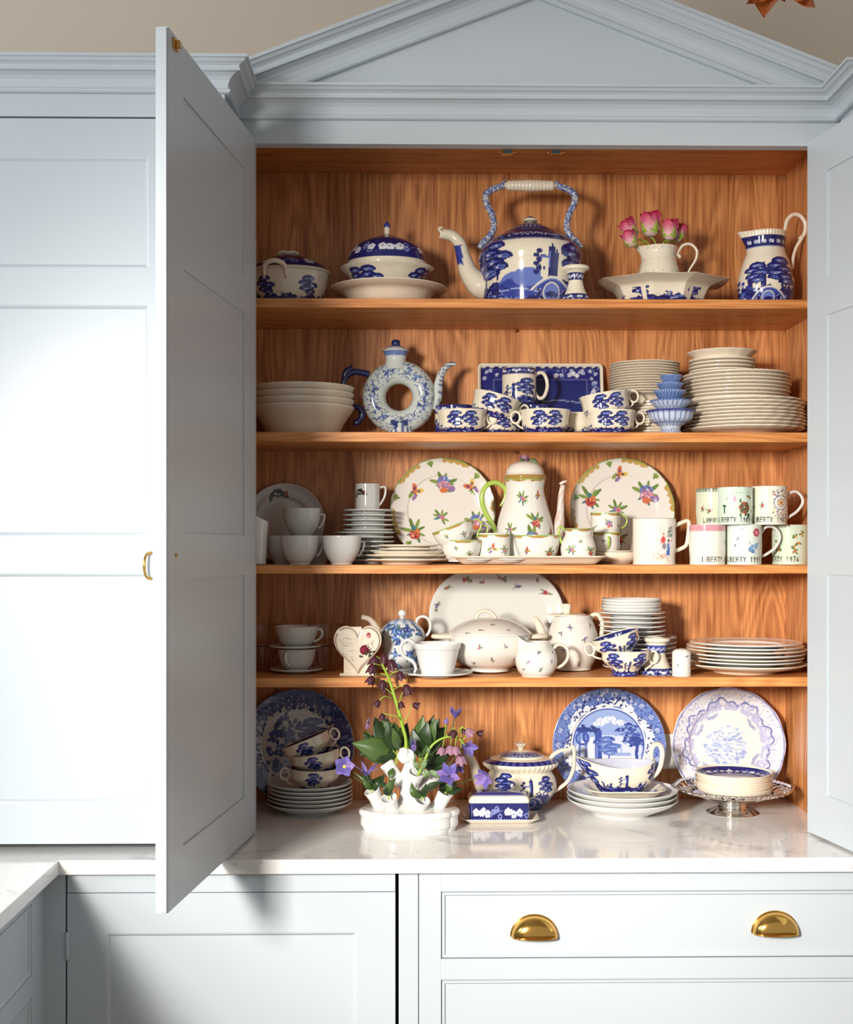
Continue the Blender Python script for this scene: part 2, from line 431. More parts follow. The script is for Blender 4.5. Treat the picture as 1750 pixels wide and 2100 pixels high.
# right wall cupboard (only its cornice return clears the open door)
rc = thing('wall_cupboard', 'wall cupboard at right whose cornice return shows above the right door', 'cupboard')
put('carcass', MB().box(XR, 2.6, YLP, -.02, zr(-.61), ZC0 + .064).mesh('carcass', M['paint']), rc)
put('cornice', sweep('cornice', cprof, cpath, to3c, M['paint'], i0=3, i1=5, side=1), rc)

# worktop -------------------------------------------------------------------
YW, XW = -.213, W(120, 0, -.213).x
wt = put('worktop', MB().prism([(-1.5, .376), (-1.5, -2.4), (XW, -2.4), (XW, YW), (2.0, YW), (2.0, .376)], WT - .029, WT, 'z').mesh('worktop', M['marble'], .0015, 2))
tag(wt, 'white quartz worktop with faint grey flecks running under the china', 'worktop')
# base cabinets -------------------------------------------------------------
YB = -.19; ZB = WT - .029
def bx_(px): return W(px, 0, YB).x
def bz(py): return CZ + (H0 - py) * mpp(YB)
bc = thing('base_cabinet', 'pale blue base cabinet with one recessed-panel door below the worktop', 'cabinet')
put('carcass', MB().box(bx_(93), bx_(816), YB + .024, .3, .08, ZB).mesh('carcass', M['dark']), bc)
put('filler_strip', MB().box(bx_(88), bx_(134.5), YB, YB + .03, .0, ZB).mesh('filler_strip', M['paint']), bc)
put('rail', MB().box(bx_(138), bx_(811), YB, YB + .022, bz(1828), ZB).mesh('rail', M['paint'], .0006, 1), bc)
bw = bx_(811) - bx_(138)
bd = framed_door(bc, 'cabinet_door', bw, .1, bz(1829.5), .022, [(.16, bz(1911))], bx_(218) - bx_(138))
bd.location = (bx_(138), YB + .022, 0)
hg = put('hinge', tube('hinge', [(0, 0, 0), (0, 0, .028), (0, 0, .056)], .0045, M['paint'], 12, 3), bc, (bx_(139), YB - .002, bz(1965)))
for k in range(3): put('hinge_ring', tube('hinge_ring', [(0, 0, 0), (0, 0, .001), (0, 0, .002)], .0051, M['paint'], 12, 2), hg, (0, 0, .010 + .017 * k))
du = thing('drawer_unit', 'pale blue drawer unit with brass cup pulls below the worktop', 'cabinet')
XD = bx_(2300)
mb = MB().box(bx_(818), bx_(858), YB, YB + .03, 0, ZB).box(bx_(859.5), bx_(905), YB, YB + .03, 0, ZB)
mb.box(bx_(905), XD, YB, YB + .03, bz(1829), ZB).box(bx_(905), XD, YB, YB + .03, bz(2010), bz(1967)).box(XD, XD + .05, YB, YB + .03, 0, ZB)
put('face_frame', mb.mesh('face_frame', M['paint'], .0006, 1), du)
put('carcass', MB().box(bx_(818), XD, YB + .026, .3, .08, ZB).mesh('carcass', M['dark']), du)
def drawer(z0, z1):
    x0, x1 = bx_(906.5), XD - .002
    d = put('drawer', MB().box(x0, x1, YB + .004, YB + .026, z0, z1).mesh('drawer', M['paint']), du)
    pr = [(0, 0), (-.0015, .004), (-.005, .004), (-.0075, .001), (-.0075, 0)]
    path = [(x0, z0), (x1, z0), (x1, z1), (x0, z1)]
    put('bead', sweep('bead', pr, path, lambda p, b: (p.x, YB + .004 - b, p.y), M['paint'], closed=True, side=1), d)
    return d
d1 = drawer(bz(1965.5), bz(1830.5)); drawer(.62 - .2, bz(2011.5))
def cup_pull(par, px, py):
    s = mpp(YB); n1, n2 = 14, 28; V = []
    for i in range(n1 + 1):
        ph = PI / 2 * i / n1             # 0 at the back plate, 90 deg at the lower front lip
        for j in range(n2 + 1):
            a = PI * j / n2; q = max(math.sin(a), 0)
            V.append((.047 * math.cos(a), -.027 * q ** .7 * math.sin(ph), .0425 * q * math.cos(ph) ** .8))
    Q = [(i * (n2 + 1) + j, i * (n2 + 1) + j + 1, (i + 1) * (n2 + 1) + j + 1, (i + 1) * (n2 + 1) + j) for i in range(n1) for j in range(n2)]
    o = put('cup_pull', mesh_np('cup_pull', V, Q, None, M['brass']), par, (bx_(px), YB + .003, bz(py)))
    sd = o.modifiers.new('s', 'SOLIDIFY'); sd.thickness = .0018
    rim = [(.0475 * math.cos(PI * j / 20), 0, .0432 * math.sin(PI * j / 20)) for j in range(21)]
    put('rim', tube('rim', rim, .0018, M['brass'], 8, 1), o)
    put('lip', tube('lip', [(.046 * math.cos(PI * k / 16), -.027 * math.sin(PI * k / 16) ** .7 if 0 < k < 16 else 0, 0) for k in range(17)], .0016, M['brass'], 8, 2), o)
cup_pull(d1, 1096.5, 1922); cup_pull(d1, 1591, 1917)
# return cabinet at left ------------------------------------------------------
XRc = bx_(90)
rt = thing('return_cabinet', 'grey-white base cabinet turned towards the right in the lower left corner', 'cabinet')
YE = -.273
mb = MB()
def rz(py): return CZ + (H0 - py) * mpp(YE)
mb.box(XRc - .02, XRc, YE, YB, 0, ZB).box(XRc - .02, XRc, -2.38, YE, rz(1850), ZB).box(XRc - .02, XRc, -2.38, YE, rz(2042), rz(1996)).box(-1.45, XRc - .022, -2.38, YB, 0, ZB)
put('carcass', mb.mesh('carcass', M['paint']), rt)
for a, b in ((rz(1995), rz(1852)), (.45, rz(2044))):
    d = put('drawer', MB().box(XRc - .02, XRc - .004, -1.2, YE - .002, a, b).mesh('drawer', M['paint']), rt)
    put('bead', sweep('bead', [(0, 0), (-.0015, .004), (-.005, .004), (-.0075, .001), (-.0075, 0)], [(-1.2, a), (YE - .002, a), (YE - .002, b), (-1.2, b)],
        lambda p, bb: (XRc - .004 + bb, p.x, p.y), M['paint'], closed=True, side=1), d)
# double socket on the back panel
p = W(1372, 1540, .376); sk = thing('wall_socket', 'white plastic double socket on the back behind the large blue plate', 'socket', (p.x, .376, p.z))
put('backplate', MB().box(-.043, .043, -.009, 0, -.043, .043).mesh('backplate', M['plastic'], .002, 2), sk)
put('switch', MB().box(-.012, .012, -.012, -.009, .012, .028).mesh('switch', M['plastic'], .001, 1), sk)
# hanging lamp with copper leaves -----------------------------------------
lp = thing('leaf_pendant_lamp', 'copper leaf pendant lamp hanging at the upper right corner', 'lamp', tuple(W(1600, -40, -.9)))
def leafmesh(name, pts, width, m, nrm=(0, -1, 0), fold=.25, cols=4, sub=5, prof=.8, curl=0, tcol=None):
    P = spline([tuple(p) for p in pts], sub); n = len(P); nn = np.array(nrm, float); V = []; Cc = []
    Tn = np.gradient(P, axis=0); Tn /= np.linalg.norm(Tn, axis=1)[:, None] + 1e-9
    for i in range(n):
        t = i / (n - 1); w = width * .5 * max(math.sin(PI * t ** prof), .02)
        a = np.cross(Tn[i], nn); a /= np.linalg.norm(a) + 1e-9; b = np.cross(a, Tn[i])
        for j in range(-cols, cols + 1):
            u = j / cols
            V.append(P[i] + a * w * u - b * w * (fold * abs(u) + curl * u * u)); Cc.append(tcol(t, u) if tcol else (255, 255, 255))
    k = 2 * cols + 1
    Q = [(i * k + j, i * k + j + 1, (i + 1) * k + j + 1, (i + 1) * k + j) for i in range(n - 1) for j in range(k - 1)]
    me = mesh_np(name, V, Q, Cc if tcol else None, m)
    return me
def leafobj(name, pts, width, m, par=None, th=.0008, **k):
    o = put(name, leafmesh(name, pts, width, m, **k), par)
    s = o.modifiers.new('s', 'SOLIDIFY'); s.thickness = th; s.offset = 0
    return o
c0 = lp.location.copy()
def rel(px, py, Y, o): return tuple(W(px, py, Y) - o)
for a, b, w_ in (((1585, -60), (1567, 36), .055), ((1640, -50), (1672, 15), .04), ((1560, -40), (1532, 8), .03), ((1610, -90), (1625, -20), .05)):
    leafobj('copper_leaf', [rel(a[0], a[1], -.9, c0), rel((a[0] + b[0]) / 2 + 3, (a[1] + b[1]) / 2, -.93, c0), rel(b[0], b[1], -.9, c0)], w_, M['copper'], lp, .001, fold=.5)
put('lamp_stem', tube('lamp_stem', [(0, 0, 0), (0, 0, .5), (0, 0, 1)], .006, M['copper'], 10, 2), lp)
# ================================================ PRINT PAINTER (colours of transfer prints, sampled on the mesh)
NAVY, BLUE, MID, PALE = (34, 36, 104), (58, 70, 156), (104, 122, 196), (176, 190, 226)
CREAM, WHITE = (240, 230, 208), (240, 240, 238)
class Cv:
    def __init__(s, w, h, bg):
        s.w, s.h = int(w), int(h); s.a = np.zeros((s.h, s.w, 3), np.float32) + np.array(bg, np.float32)
    def _b(s, x0, x1, y0, y1):
        x0 = max(0, int(x0)); y0 = max(0, int(y0)); x1 = min(s.w, int(x1) + 2); y1 = min(s.h, int(y1) + 2)
        if x1 <= x0 or y1 <= y0: return None
        Y, X = np.mgrid[y0:y1, x0:x1]
        return (slice(y0, y1), slice(x0, x1)), X + .5, Y + .5
    def ell(s, x, y, rx, ry, c, rot=0):
        r = max(rx, ry); q = s._b(x - r, x + r, y - r, y + r)
        if not q: return
        sl, X, Y = q; X = X - x; Y = Y - y
        if rot: X, Y = X * math.cos(rot) + Y * math.sin(rot), -X * math.sin(rot) + Y * math.cos(rot)
        s.a[sl][(X / rx) ** 2 + (Y / ry) ** 2 <= 1] = c
    def ring(s, x, y, r, wd, c):
        q = s._b(x - r - wd, x + r + wd, y - r - wd, y + r + wd)
        if not q: return
        sl, X, Y = q; s.a[sl][np.abs(np.hypot(X - x, Y - y) - r) <= wd / 2] = c
    def poly(s, P, c):
        xs = [p[0] for p in P]; ys = [p[1] for p in P]; q = s._b(min(xs), max(xs), min(ys), max(ys))
        if not q: return
        sl, X, Y = q; ins = np.zeros(X.shape, bool); j = len(P) - 1
        for i in range(len(P)):
            xi, yi = P[i]; xj, yj = P[j]
            if yi != yj: ins ^= ((yi > Y) != (yj > Y)) & (X < (xj - xi) * (Y - yi) / (yj - yi) + xi)
            j = i
        s.a[sl][ins] = c
    def line(s, P, w, c):
        for (ax, ay), (bx, by) in zip(P[:-1], P[1:]):
            q = s._b(min(ax, bx) - w, max(ax, bx) + w, min(ay, by) - w, max(ay, by) + w)
            if not q: continue
            sl, X, Y = q; dx, dy = bx - ax, by - ay; L = dx * dx + dy * dy + 1e-9
            t = np.clip(((X - ax) * dx + (Y - ay) * dy) / L, 0, 1)
            s.a[sl][np.hypot(X - ax - t * dx, Y - ay - t * dy) <= w / 2] = c
    def rect(s, x0, x1, y0, y1, c): s.poly([(x0, y0), (x1, y0), (x1, y1), (x0, y1)], c)
    def at(s, u, v):
        x = np.clip(u * s.w - .5, 0, s.w - 1.001); y = np.clip(v * s.h - .5, 0, s.h - 1.001)
        i = x.astype(int); j = y.astype(int); fx = (x - i)[:, None]; fy = (y - j)[:, None]; a = s.a
        i1 = np.minimum(i + 1, s.w - 1); j1 = np.minimum(j + 1, s.h - 1)
        return (a[j, i] * (1 - fx) + a[j, i1] * fx) * (1 - fy) + (a[j1, i] * (1 - fx) + a[j1, i1] * fx) * fy
GL = {'L': [[(0, 1), (0, 0), (.6, 0)]], 'I': [[(.08, 0), (.08, 1)]], 'B': [[(0, 0), (0, 1), (.45, 1), (.55, .78), (.4, .54), (0, .54)], [(.4, .54), (.62, .28), (.48, 0), (0, 0)]],
      'E': [[(.6, 1), (0, 1), (0, 0), (.6, 0)], [(0, .52), (.5, .52)]], 'R': [[(0, 0), (0, 1), (.45, 1), (.58, .75), (.42, .5), (0, .5)], [(.3, .5), (.62, 0)]],
      'T': [[(0, 1), (.7, 1)], [(.35, 1), (.35, 0)]], 'Y': [[(0, 1), (.33, .5), (.66, 1)], [(.33, .5), (.33, 0)]], '1': [[(.15, .8), (.35, 1), (.35, 0)]],
      '9': [[(.55, .6), (.3, .45), (.05, .7), (.3, 1), (.55, .75), (.5, .3), (.25, 0)]], '8': [[(.3, .53), (.05, .78), (.3, 1), (.55, .78), (.3, .53), (0, .25), (.3, 0), (.6, .25), (.3, .53)]],
      '7': [[(0, 1), (.6, 1), (.2, 0)]], '6': [[(.5, 1), (.1, .5), (.08, .2), (.3, 0), (.55, .22), (.35, .5), (.1, .35)]], '5': [[(.55, 1), (.1, 1), (.05, .58), (.4, .6), (.55, .3), (.35, 0), (0, .08)]], '0': [[(.3, 0), (.05, .3), (.05, .7), (.3, 1), (.55, .7), (.55, .3), (.3, 0)]], ' ': []}
def text(c, t, x, y, h, w, col):
    for ch in t:
        for pl_ in GL[ch]: c.line([(x + a * h * .85, y + b * h) for a, b in pl_], w, col)
        x += h * (.36 if ch in 'I1' and 0 else .78) if ch != 'I' else h * .34
    return x
def squig(c, x, y, w, h, lw, col, rg):
    """a word of faded script, too worn to read"""
    n = max(3, int(w / h * 1.6)); P = [(x + w * i / n, y + h * rg.choice([0, .25, .5, .8])) for i in range(n + 1)]
    c.line(P, lw, col)
# ---- blue transfer motifs (unit k = size)
def btree(c, x, y, k, rg, d=NAVY, m=MID, bg=CREAM, trunk=True):
    if trunk: c.line([(x, y), (x + .05 * k, y + .5 * k), (x - .02 * k, y + .9 * k)], .07 * k, d)
    for (ox, oy, w) in ((0, 1.0, .34), (-.2, .78, .38), (.22, .66, .36), (-.1, .5, .42), (.15, .36, .3)):
        ox += rg.uniform(-.06, .06); cx, cy, rx, ry = x + ox * k, y + oy * k, w * k, .105 * k
        for i in range(15):
            a = PI * (i / 14.0); c.ell(cx + rx * math.cos(a), cy + ry * 1.25 * math.sin(a), .05 * k, .055 * k, d)
        c.ell(cx, cy, rx, ry, d); c.ell(cx, cy + .01 * k, rx * .82, ry * .62, m)
        for q in (-.5, -.1, .3): c.line([(cx + q * rx - .1 * k, cy), (cx + q * rx + .12 * k, cy + .02 * k)], .026 * k, bg if q == -.1 else d)
def bbush(c, x, y, k, rg, d=NAVY, m=BLUE):
    for i in range(14): c.ell(x + rg.uniform(-.5, .5) * k, y + rg.uniform(0, .5) * k, .11 * k, .09 * k, d if rg.random() < .65 else m)
    for i in range(5): c.ell(x + rg.uniform(-.4, .4) * k, y + rg.uniform(.1, .45) * k, .04 * k, .035 * k, PALE)
def btower(c, x, y, k, bg=CREAM, d=NAVY, m=MID):
    c.rect(x - .1 * k, x + .12 * k, y, y + .95 * k, d); c.rect(x - .34 * k, x - .08 * k, y, y + .62 * k, bg); c.rect(x - .36 * k, x - .06 * k, y + .58 * k, y + .66 * k, m)
    for i in range(6): c.ell(x - .5 * k + (i % 2) * .09 * k, y + .15 * k + i * .13 * k, .1 * k, .07 * k, d)
    c.rect(x - .26 * k, x - .2 * k, y + .2 * k, y + .34 * k, d); c.rect(x + .0, x + .06 * k, y + .9 * k, y + 1.05 * k, d); c.rect(x - .08 * k, x - .02 * k, y + .3 * k, y + .8 * k, m)
def bbridge(c, x, y, w, k, bg=CREAM):
    P = [(x - w, y)] + [(x - w + 2 * w * i / 12, y + k * math.sin(PI * i / 12)) for i in range(13)] + [(x + w, y)]
    c.poly(P, BLUE); c.line(P[1:-1], .14 * k, bg); c.line([(a, b - .12 * k) for a, b in P[1:-1]], .08 * k, MID)
    for ox, r in ((-.05 * w, .34 * w), (-.62 * w, .13 * w), (.6 * w, .14 * w)):
        c.ell(x + ox, y, r * 1.12, min(r * 1.2, .7 * k), bg); c.ell(x + ox, y, r, min(r * 1.05, .62 * k), MID if r > .2 * w else NAVY); c.ell(x + ox, y - .1 * k, r * .8, .2 * k, NAVY)
def bground(c, y0, h, rg, d=NAVY):
    n = 26; P = [(0, y0 - 5)] + [(c.w * i / n, y0 + h * rg.uniform(.65, 1.05)) for i in range(n + 1)] + [(c.w, y0 - 5)]
    c.poly(P, d)
    for i in range(30):
        x = rg.uniform(0, c.w); y = y0 + rg.uniform(.05, .8) * h; L = rg.uniform(.02, .09) * c.w
        c.line([(x, y), (x + L, y + rg.uniform(-.1, .1) * h)], max(1.2, .09 * h), rg.choice([BLUE, MID, BLUE, PALE]))
def prunus(c, x, y, k, col=(232, 232, 240), mid=BLUE):
    for i in range(5): a = i * 2 * PI / 5 + .3; c.ell(x + .55 * k * math.cos(a), y + .55 * k * math.sin(a), .42 * k, .42 * k, col)
    c.ell(x, y, .2 * k, .2 * k, mid)
def border(c, y0, y1, rg, bg=NAVY, dots=True):
    c.rect(0, c.w, y0, y1, bg); h = y1 - y0; x = h * .5
    while x < c.w:
        for j in range(3): prunus(c, x + j * h * .42, y0 + h * (.5 + rg.uniform(-.14, .14)), h * .24)
        x += h * 1.5
        for j in range(3): c.ring(x + rg.uniform(-.3, .3) * h, y0 + h * rg.uniform(.25, .75), h * .12, h * .06, (150, 160, 210))
        c.line([(x - h * .5, y0 + h * .3), (x + h * .4, y0 + h * .6)], h * .04, MID); x += h * .8
    if dots:
        for i in range(int(c.w / max(3, h * .18))): c.ell(i * max(3, h * .18), y0 + h * .05, h * .05, h * .06, PALE)
def bluescene(w, h, seed, band=None, lay='ttwt', bg=CREAM, gh=.26, top=None, bri=True):
    c = Cv(w, h, bg); rg = random.Random(seed); T = (top or h)
    bground(c, 0, gh * T, rg)
    n = len(lay)
    for i, ch in enumerate(lay):
        x = w * (i + .5) / n + rg.uniform(-.02, .02) * w
        if ch == 't': btree(c, x, gh * T * .55, min(T * .78, w / n * 1.5), rg)
        if ch == 'w': btower(c, x, gh * T * .8, T * .5)
        if ch == 'b': bbush(c, x, gh * T * .7, T * .45, rg)
        if ch == 'r': bbridge(c, x, gh * T * .25, w / n * .62, T * .26)
        if ch == 'B': btower(c, x - w / n * .1, gh * T * 1.1, T * .52); bbridge(c, x, gh * T * .3, w / n * .6, T * .3)
        if ch == 'h': c.ell(x, gh * T * .7, w / n * .5, T * .22, MID); c.ell(x, gh * T * .7 - 4, w / n * .5, T * .13, BLUE)
    for i in range(int(w / 16)): c.ell(rg.uniform(0, w), rg.uniform(0, gh * .95) * T, T * .022, T * .018, rg.choice([NAVY, PALE, MID, NAVY]))
    if band: border(c, band[0] * h, band[1] * h, rg)
    return c
# ---- polychrome flowers
GR, GR2, TL, RD, PK, BL, OR, PU, YL = (112, 138, 66), (146, 164, 84), (72, 128, 134), (190, 70, 64), (210, 142, 158), (110, 128, 184), (212, 118, 74), (150, 116, 164), (226, 196, 96)
def lf(c, x, y, L, a, col, w=.27): c.ell(x + .5 * L * math.cos(a), y + .5 * L * math.sin(a), L * .5, L * w * .5, col, a); 
def bouquet(c, x, y, k, kind=0, rg=random):
    for a, col, L in ((.5, GR, .95), (1.2, GR2, .9), (2.0, GR, 1.0), (2.8, GR2, 1.0), (3.6, TL, .7), (-.2, GR2, .8), (-1.3, TL, .8), (-.9, GR, .75)):
        a += rg.uniform(-.25, .25); L *= rg.uniform(.7, .95); lf(c, x, y, L * k, a, col); c.line([(x, y), (x + .9 * L * k * math.cos(a), y + .9 * L * k * math.sin(a))], .03 * k, (84, 110, 50))
    if kind == 0:
        c.ell(x, y + .16 * k, .38 * k, .32 * k, BL); c.ell(x + .02 * k, y - .1 * k, .38 * k, .28 * k, PK); c.ell(x, y - .38 * k, .24 * k, .18 * k, OR); c.ell(x + .5 * k, y - .3 * k, .2 * k, .2 * k, PU)
        for i in range(34): c.ell(x + rg.uniform(-.3, .3) * k, y + rg.uniform(-.25, .4) * k, .04 * k, .04 * k, rg.choice([WHITE, (180, 70, 90), (70, 90, 170)]))
    elif kind == 1:
        c.ell(x, y - .2 * k, .32 * k, .26 * k, RD); c.ell(x + .12 * k, y + .0 * k, .2 * k, .18 * k, OR); c.ell(x - .05 * k, y + .2 * k, .15 * k, .14 * k, TL)
        for i in range(16): c.ell(x + rg.uniform(-.2, .2) * k, y - .2 * k + rg.uniform(-.16, .16) * k, .04 * k, .04 * k, rg.choice([(240, 180, 150), (140, 30, 40)]))
    else:
        c.ell(x + .1 * k, y, .2 * k, .18 * k, PK); c.ell(x - .16 * k, y + .12 * k, .14 * k, .14 * k, PU); c.ell(x + .1 * k, y, .08 * k, .08 * k, RD)
def butterfly(c, x, y, k, a=0):
    for s in (-1, 1):
        c.ell(x + .42 * k * math.cos(a + s * .5), y + .42 * k * math.sin(a + s * .5), .42 * k, .2 * k, OR if s > 0 else YL, a + s * .7)
        c.ell(x + .42 * k * math.cos(a + s * .5), y + .42 * k * math.sin(a + s * .5), .14 * k, .1 * k, (120, 70, 110), a + s * .7)
        c.ell(x - .3 * k * math.cos(a - s * .6), y - .3 * k * math.sin(a - s * .6), .28 * k, .15 * k, GR2 if s > 0 else PU, a)
    c.line([(x - .3 * k * math.cos(a + 1.57), y - .3 * k * math.sin(a + 1.57)), (x + .3 * k * math.cos(a + 1.57), y + .3 * k * math.sin(a + 1.57))], .08 * k, (90, 50, 50))
def sprig(c, x, y, k, rg, cols=((168, 60, 70), (190, 120, 150), (110, 90, 150))):
    for i in range(4): a = rg.uniform(0, 6.3); lf(c, x, y, k * .9, a, (110, 120, 90), .25)
    col = rg.choice(cols)
    for i in range(4): c.ell(x + rg.uniform(-.25, .25) * k, y + rg.uniform(-.25, .25) * k, .2 * k, .17 * k, col)
    c.ell(x, y, .08 * k, .08 * k, YL)
def bluesprig(c, x, y, k, rg, cols=((74, 104, 180), (110, 150, 210), (60, 70, 130))):
    for i in range(5): a = rg.uniform(0, 6.3); lf(c, x, y, k * 1.1, a, rg.choice([(70, 110, 120), (90, 110, 160)]), .3)
    for i in range(5): a = i * 1.256; c.ell(x + .3 * k * math.cos(a), y + .3 * k * math.sin(a), .22 * k, .2 * k, rg.choice(cols))
    c.ell(x, y, .1 * k, .1 * k, (220, 225, 240))
def cyl_paint(cv, z0, z1, bg, incol=None, below=None):
    def f(th, z, r, inn):
        a = np.abs((th + PI) % (2 * PI) - PI); q = np.where(a > PI / 2, PI - a, a) * np.sign(th)
        c = cv.at(q / PI + .5, (z - z0) / (z1 - z0)); out = (z < z0) | (z > z1)
        c[out] = bg; c[inn] = incol if incol is not None else bg
        return c
    return f
def cyl_canvas(r, h, bg, k=2600): return Cv(PI * r * k, h * k, bg)
def flat_paint(cv, R, bg, top=True, sy=None):
    def f(th, z, r, inn):
        x = r * np.sin(th); y = -r * np.cos(th)
        c = cv.at(x / R / 2 + .5, y / (sy or R) / 2 + .5)
        if top: c[~inn] = bg
        return c
    return f
# ================================================ CHINA HELPERS
SZ = {1: zr(SH[0][0]), 2: zr(SH[1][0]), 3: zr(SH[2][0]), 4: zr(SH[3][0]), 5: WT}
class Fr:
    """local frame of a thing standing at depth Y on height zb, dimensions read off the photo"""
    def __init__(s, cx, Y, zb):
        s.cx, s.Y, s.zb = cx, Y, zb; s.m = mpp(Y); s.o = Vector((W(cx, 0, Y).x, Y, zb))
    def x(s, px): return (px - s.cx) * s.m
    def z(s, py): return CZ + (H0 - py) * s.m - s.zb
    def zf(s, py, r=0): return CZ + (H0 - py) * mpp(s.Y - (r * s.m * .92 if py < H0 else 0)) - s.zb
    def P(s, px, py, dy=0): return (s.x(px), dy, s.z(py))
    def prof(s, l, z0=True):
        q = [(r * s.m, s.zf(y, r)) for r, y in l]
        if z0: q[0] = (q[0][0], 0)
        return q
def scal(n, amp, r0=0, sharp=1):
    def f(T, R, Z, inn):
        k = np.clip((R - r0) / (R.max() - r0 + 1e-9), 0, 1) ** 1.5
        return R * (1 + amp * k * (np.abs(np.cos(T * n / 2)) ** sharp - .5)), Z
    return f
def beaded(n=60, amp=.012):
    def f(T, R, Z, inn):
        k = (R > R.max() * .955)
        return R * (1 + amp * k * np.cos(T * n)), Z
    return f
def plate_prof(R, h, t=.0032, well=.64, foot=.58):
    out = [(0, .0022), (foot * R - .003, .0022), (foot * R, 0), (foot * R + .002, .0002), (foot * R + .005, .003), (well * R * 1.06, .0045 + h * .12), (R * .88, h * .66), (R * .985, h - t * .3), (R, h + t * .2)]
    inn = [(R * .99, h + t * .75), (R * .87, h * .66 + t * 1.1), (well * R * 1.04, h * .12 + .0045 + t), (well * R * .97, .0035 + t), (well * R * .6, .0025 + t), (0, .0025 + t)]
    return out + inn, len(out)
def soup_prof(R, h, t=.003, foot=.5):
    out = [(0, .002), (foot * R - .003, .002), (foot * R, 0), (foot * R + .003, .003), (R * .66, h * .28), (R * .76, h * .72), (R * .9, h * .86), (R, h)]
    inn = [(R * .985, h + t * .6), (R * .9, h * .86 + t), (R * .74, h * .74 + t), (R * .62, h * .3 + t), (R * .4, .004 + t), (0, .004 + t)]
    return out + inn, len(out)
ORD = ['topmost', 'second from the top', 'third from the top', 'fourth from the top', 'fifth from the top', 'sixth from the top', 'seventh from the top',
       'eighth from the top', 'ninth from the top', 'tenth from the top', 'eleventh from the top', 'twelfth from the top', 'thirteenth from the top', 'fourteenth from the top']
def stack(name, me, n, cx, Y, z0, dz, desc, where, cat, group, jit=.0015, seed=0, mats=None):
    rg = random.Random(seed); m = None; out = []
    for i in range(n):
        k = n - 1 - i
        od = 'bottom one' if (k == n - 1 and n > 2) else (ORD[k] if k < len(ORD) else 'deep')
        o = put(name, me); x = W(cx, 0, Y).x
        o.location = (x + rg.uniform(-jit, jit), Y + rg.uniform(-jit, jit), z0 + i * dz)
        o.rotation_euler = (0, 0, rg.uniform(-.4, .4))
        tag(o, '%s, %s %s' % (desc, od, where), cat, group); out.append(o)
    return out
def lean(o, x, Yback, zb, R, ang, t=0):
    """lean a plate (face up at z+) back against the panel"""
    o.rotation_euler = (ang, 0, 0); o.location = (x, Yback - R * math.cos(ang) - .012, zb + R * math.sin(ang) + .001)
# ---- teacup with scalloped print and looped ear handle, 'blue' service
def blue_cup_meshes(r, h, rb, seed, lay, inner=NAVY, scallop=14):
    o, i = vessel([(0, .001), (rb * .95, 0), (rb, .002), (rb * 1.02, h * .1), (rb * 1.2, h * .3), (r * .93, h * .58), (r * .955, h * .8), (r, h * .97), (r * 1.005, h)], .0028)
    cv = bluescene(PI * r * 2800, h * 2800, seed, lay=lay, top=h * 2800 * .86, gh=.3)
    inn = bluescene(PI * r * 1600, h * 1600, seed + 3, lay='bbbb'); border(inn, inn.h * .5, inn.h, random.Random(seed))
    def pf(th, z, rr, im):
        c = cyl_paint(cv, 0, h, CREAM)(th, z, rr, im); ci = cyl_paint(inn, 0, h, CREAM)(th, z, rr, im * False)
        c[im] = ci[im]; c[z > h * .985] = CREAM; return c
    return lathe('bowl', o, M['glaze'], 168, 5, paint=pf, inner=i, warp=scal(scallop, .018, rb))
def ear_handle(r, h, k=1.0, m=None):
    cx = r + .0105 * k; cz = h * .72
    ring = [(cx + .0105 * k * math.cos(a), 0, cz + .0135 * k * math.sin(a)) for a in np.linspace(PI * 1.18, -PI * .8, 14)]
    tail = [(cx - .004 * k, 0, cz - .017 * k), (r * .84, 0, h * .22)]
    return tube('handle', [(r * .9, 0, h * .80)] + ring[:1] + ring[1:] + tail, [.0032, .0028, .0026, .0026, .003, .0022], m or M['cream'], 10, 3)
def make_blue_cup(label, r, h, rb, seed, lay, loc, rot, group):
    t = thing('teacup', label, 'cup', loc, rot, group)
    put('bowl', blue_cup_meshes(r, h, rb, seed, lay), t); put('handle', ear_handle(r, h), t)
    return t
def add_handle(par, fr, pts, r, m, name='handle', **k):
    return put(name, tube(name, [fr.P(*p) for p in pts], r, m, **k), par)

# ================================================ SHELF 1
B1 = SZ[1]
# covered dish at far left
f = Fr(593, .23, B1)
t = thing('tureen', 'oval blue and cream tureen with navy domed lid, leftmost on the top shelf', 'tureen', f.o)
o, i = vessel(f.prof([(0, 612), (66, 612), (68, 608), (75, 585), (79, 562), (81, 548), (83, 545)]), .004)
h = f.zf(545, 83)
cv = bluescene(PI * .09 * 2200, h * 2200, 5, lay='btbtb', top=h * 1500, gh=.5)
put('bowl', lathe('bowl', o, M['glaze'], 200, 5, paint=cyl_paint(cv, 0, h, CREAM), inner=i, sy=.75, front=True), t)
cv = Cv(500, 200, NAVY); border(cv, 40, 170, random.Random(3), dots=False)
lz = f.z(545)
ld = lathe('lid', [(r * f.m, f.zf(y, r)) for r, y in [(78, 549), (84, 545), (84, 542), (78, 539), (66, 530), (40, 524), (18, 521), (0, 520)]], M['glaze'], 200, 5,
           paint=lambda th, z, r, inn: np.where((r > 79 * f.m)[:, None], np.array(CREAM), cyl_paint(cv, f.zf(545, 83), f.zf(521, 18), NAVY)(th, z, r, inn)), sy=.75)
ldo = put('lid', ld, t)
kn = tube('knob', [f.P(570, 522), f.P(580, 517.5), f.P(588, 519), f.P(596, 519), f.P(604, 517.5), f.P(612, 522)], [.003, .004, .005, .005, .004, .003], M['cream'], 10, 4); put('knob', kn, ldo)
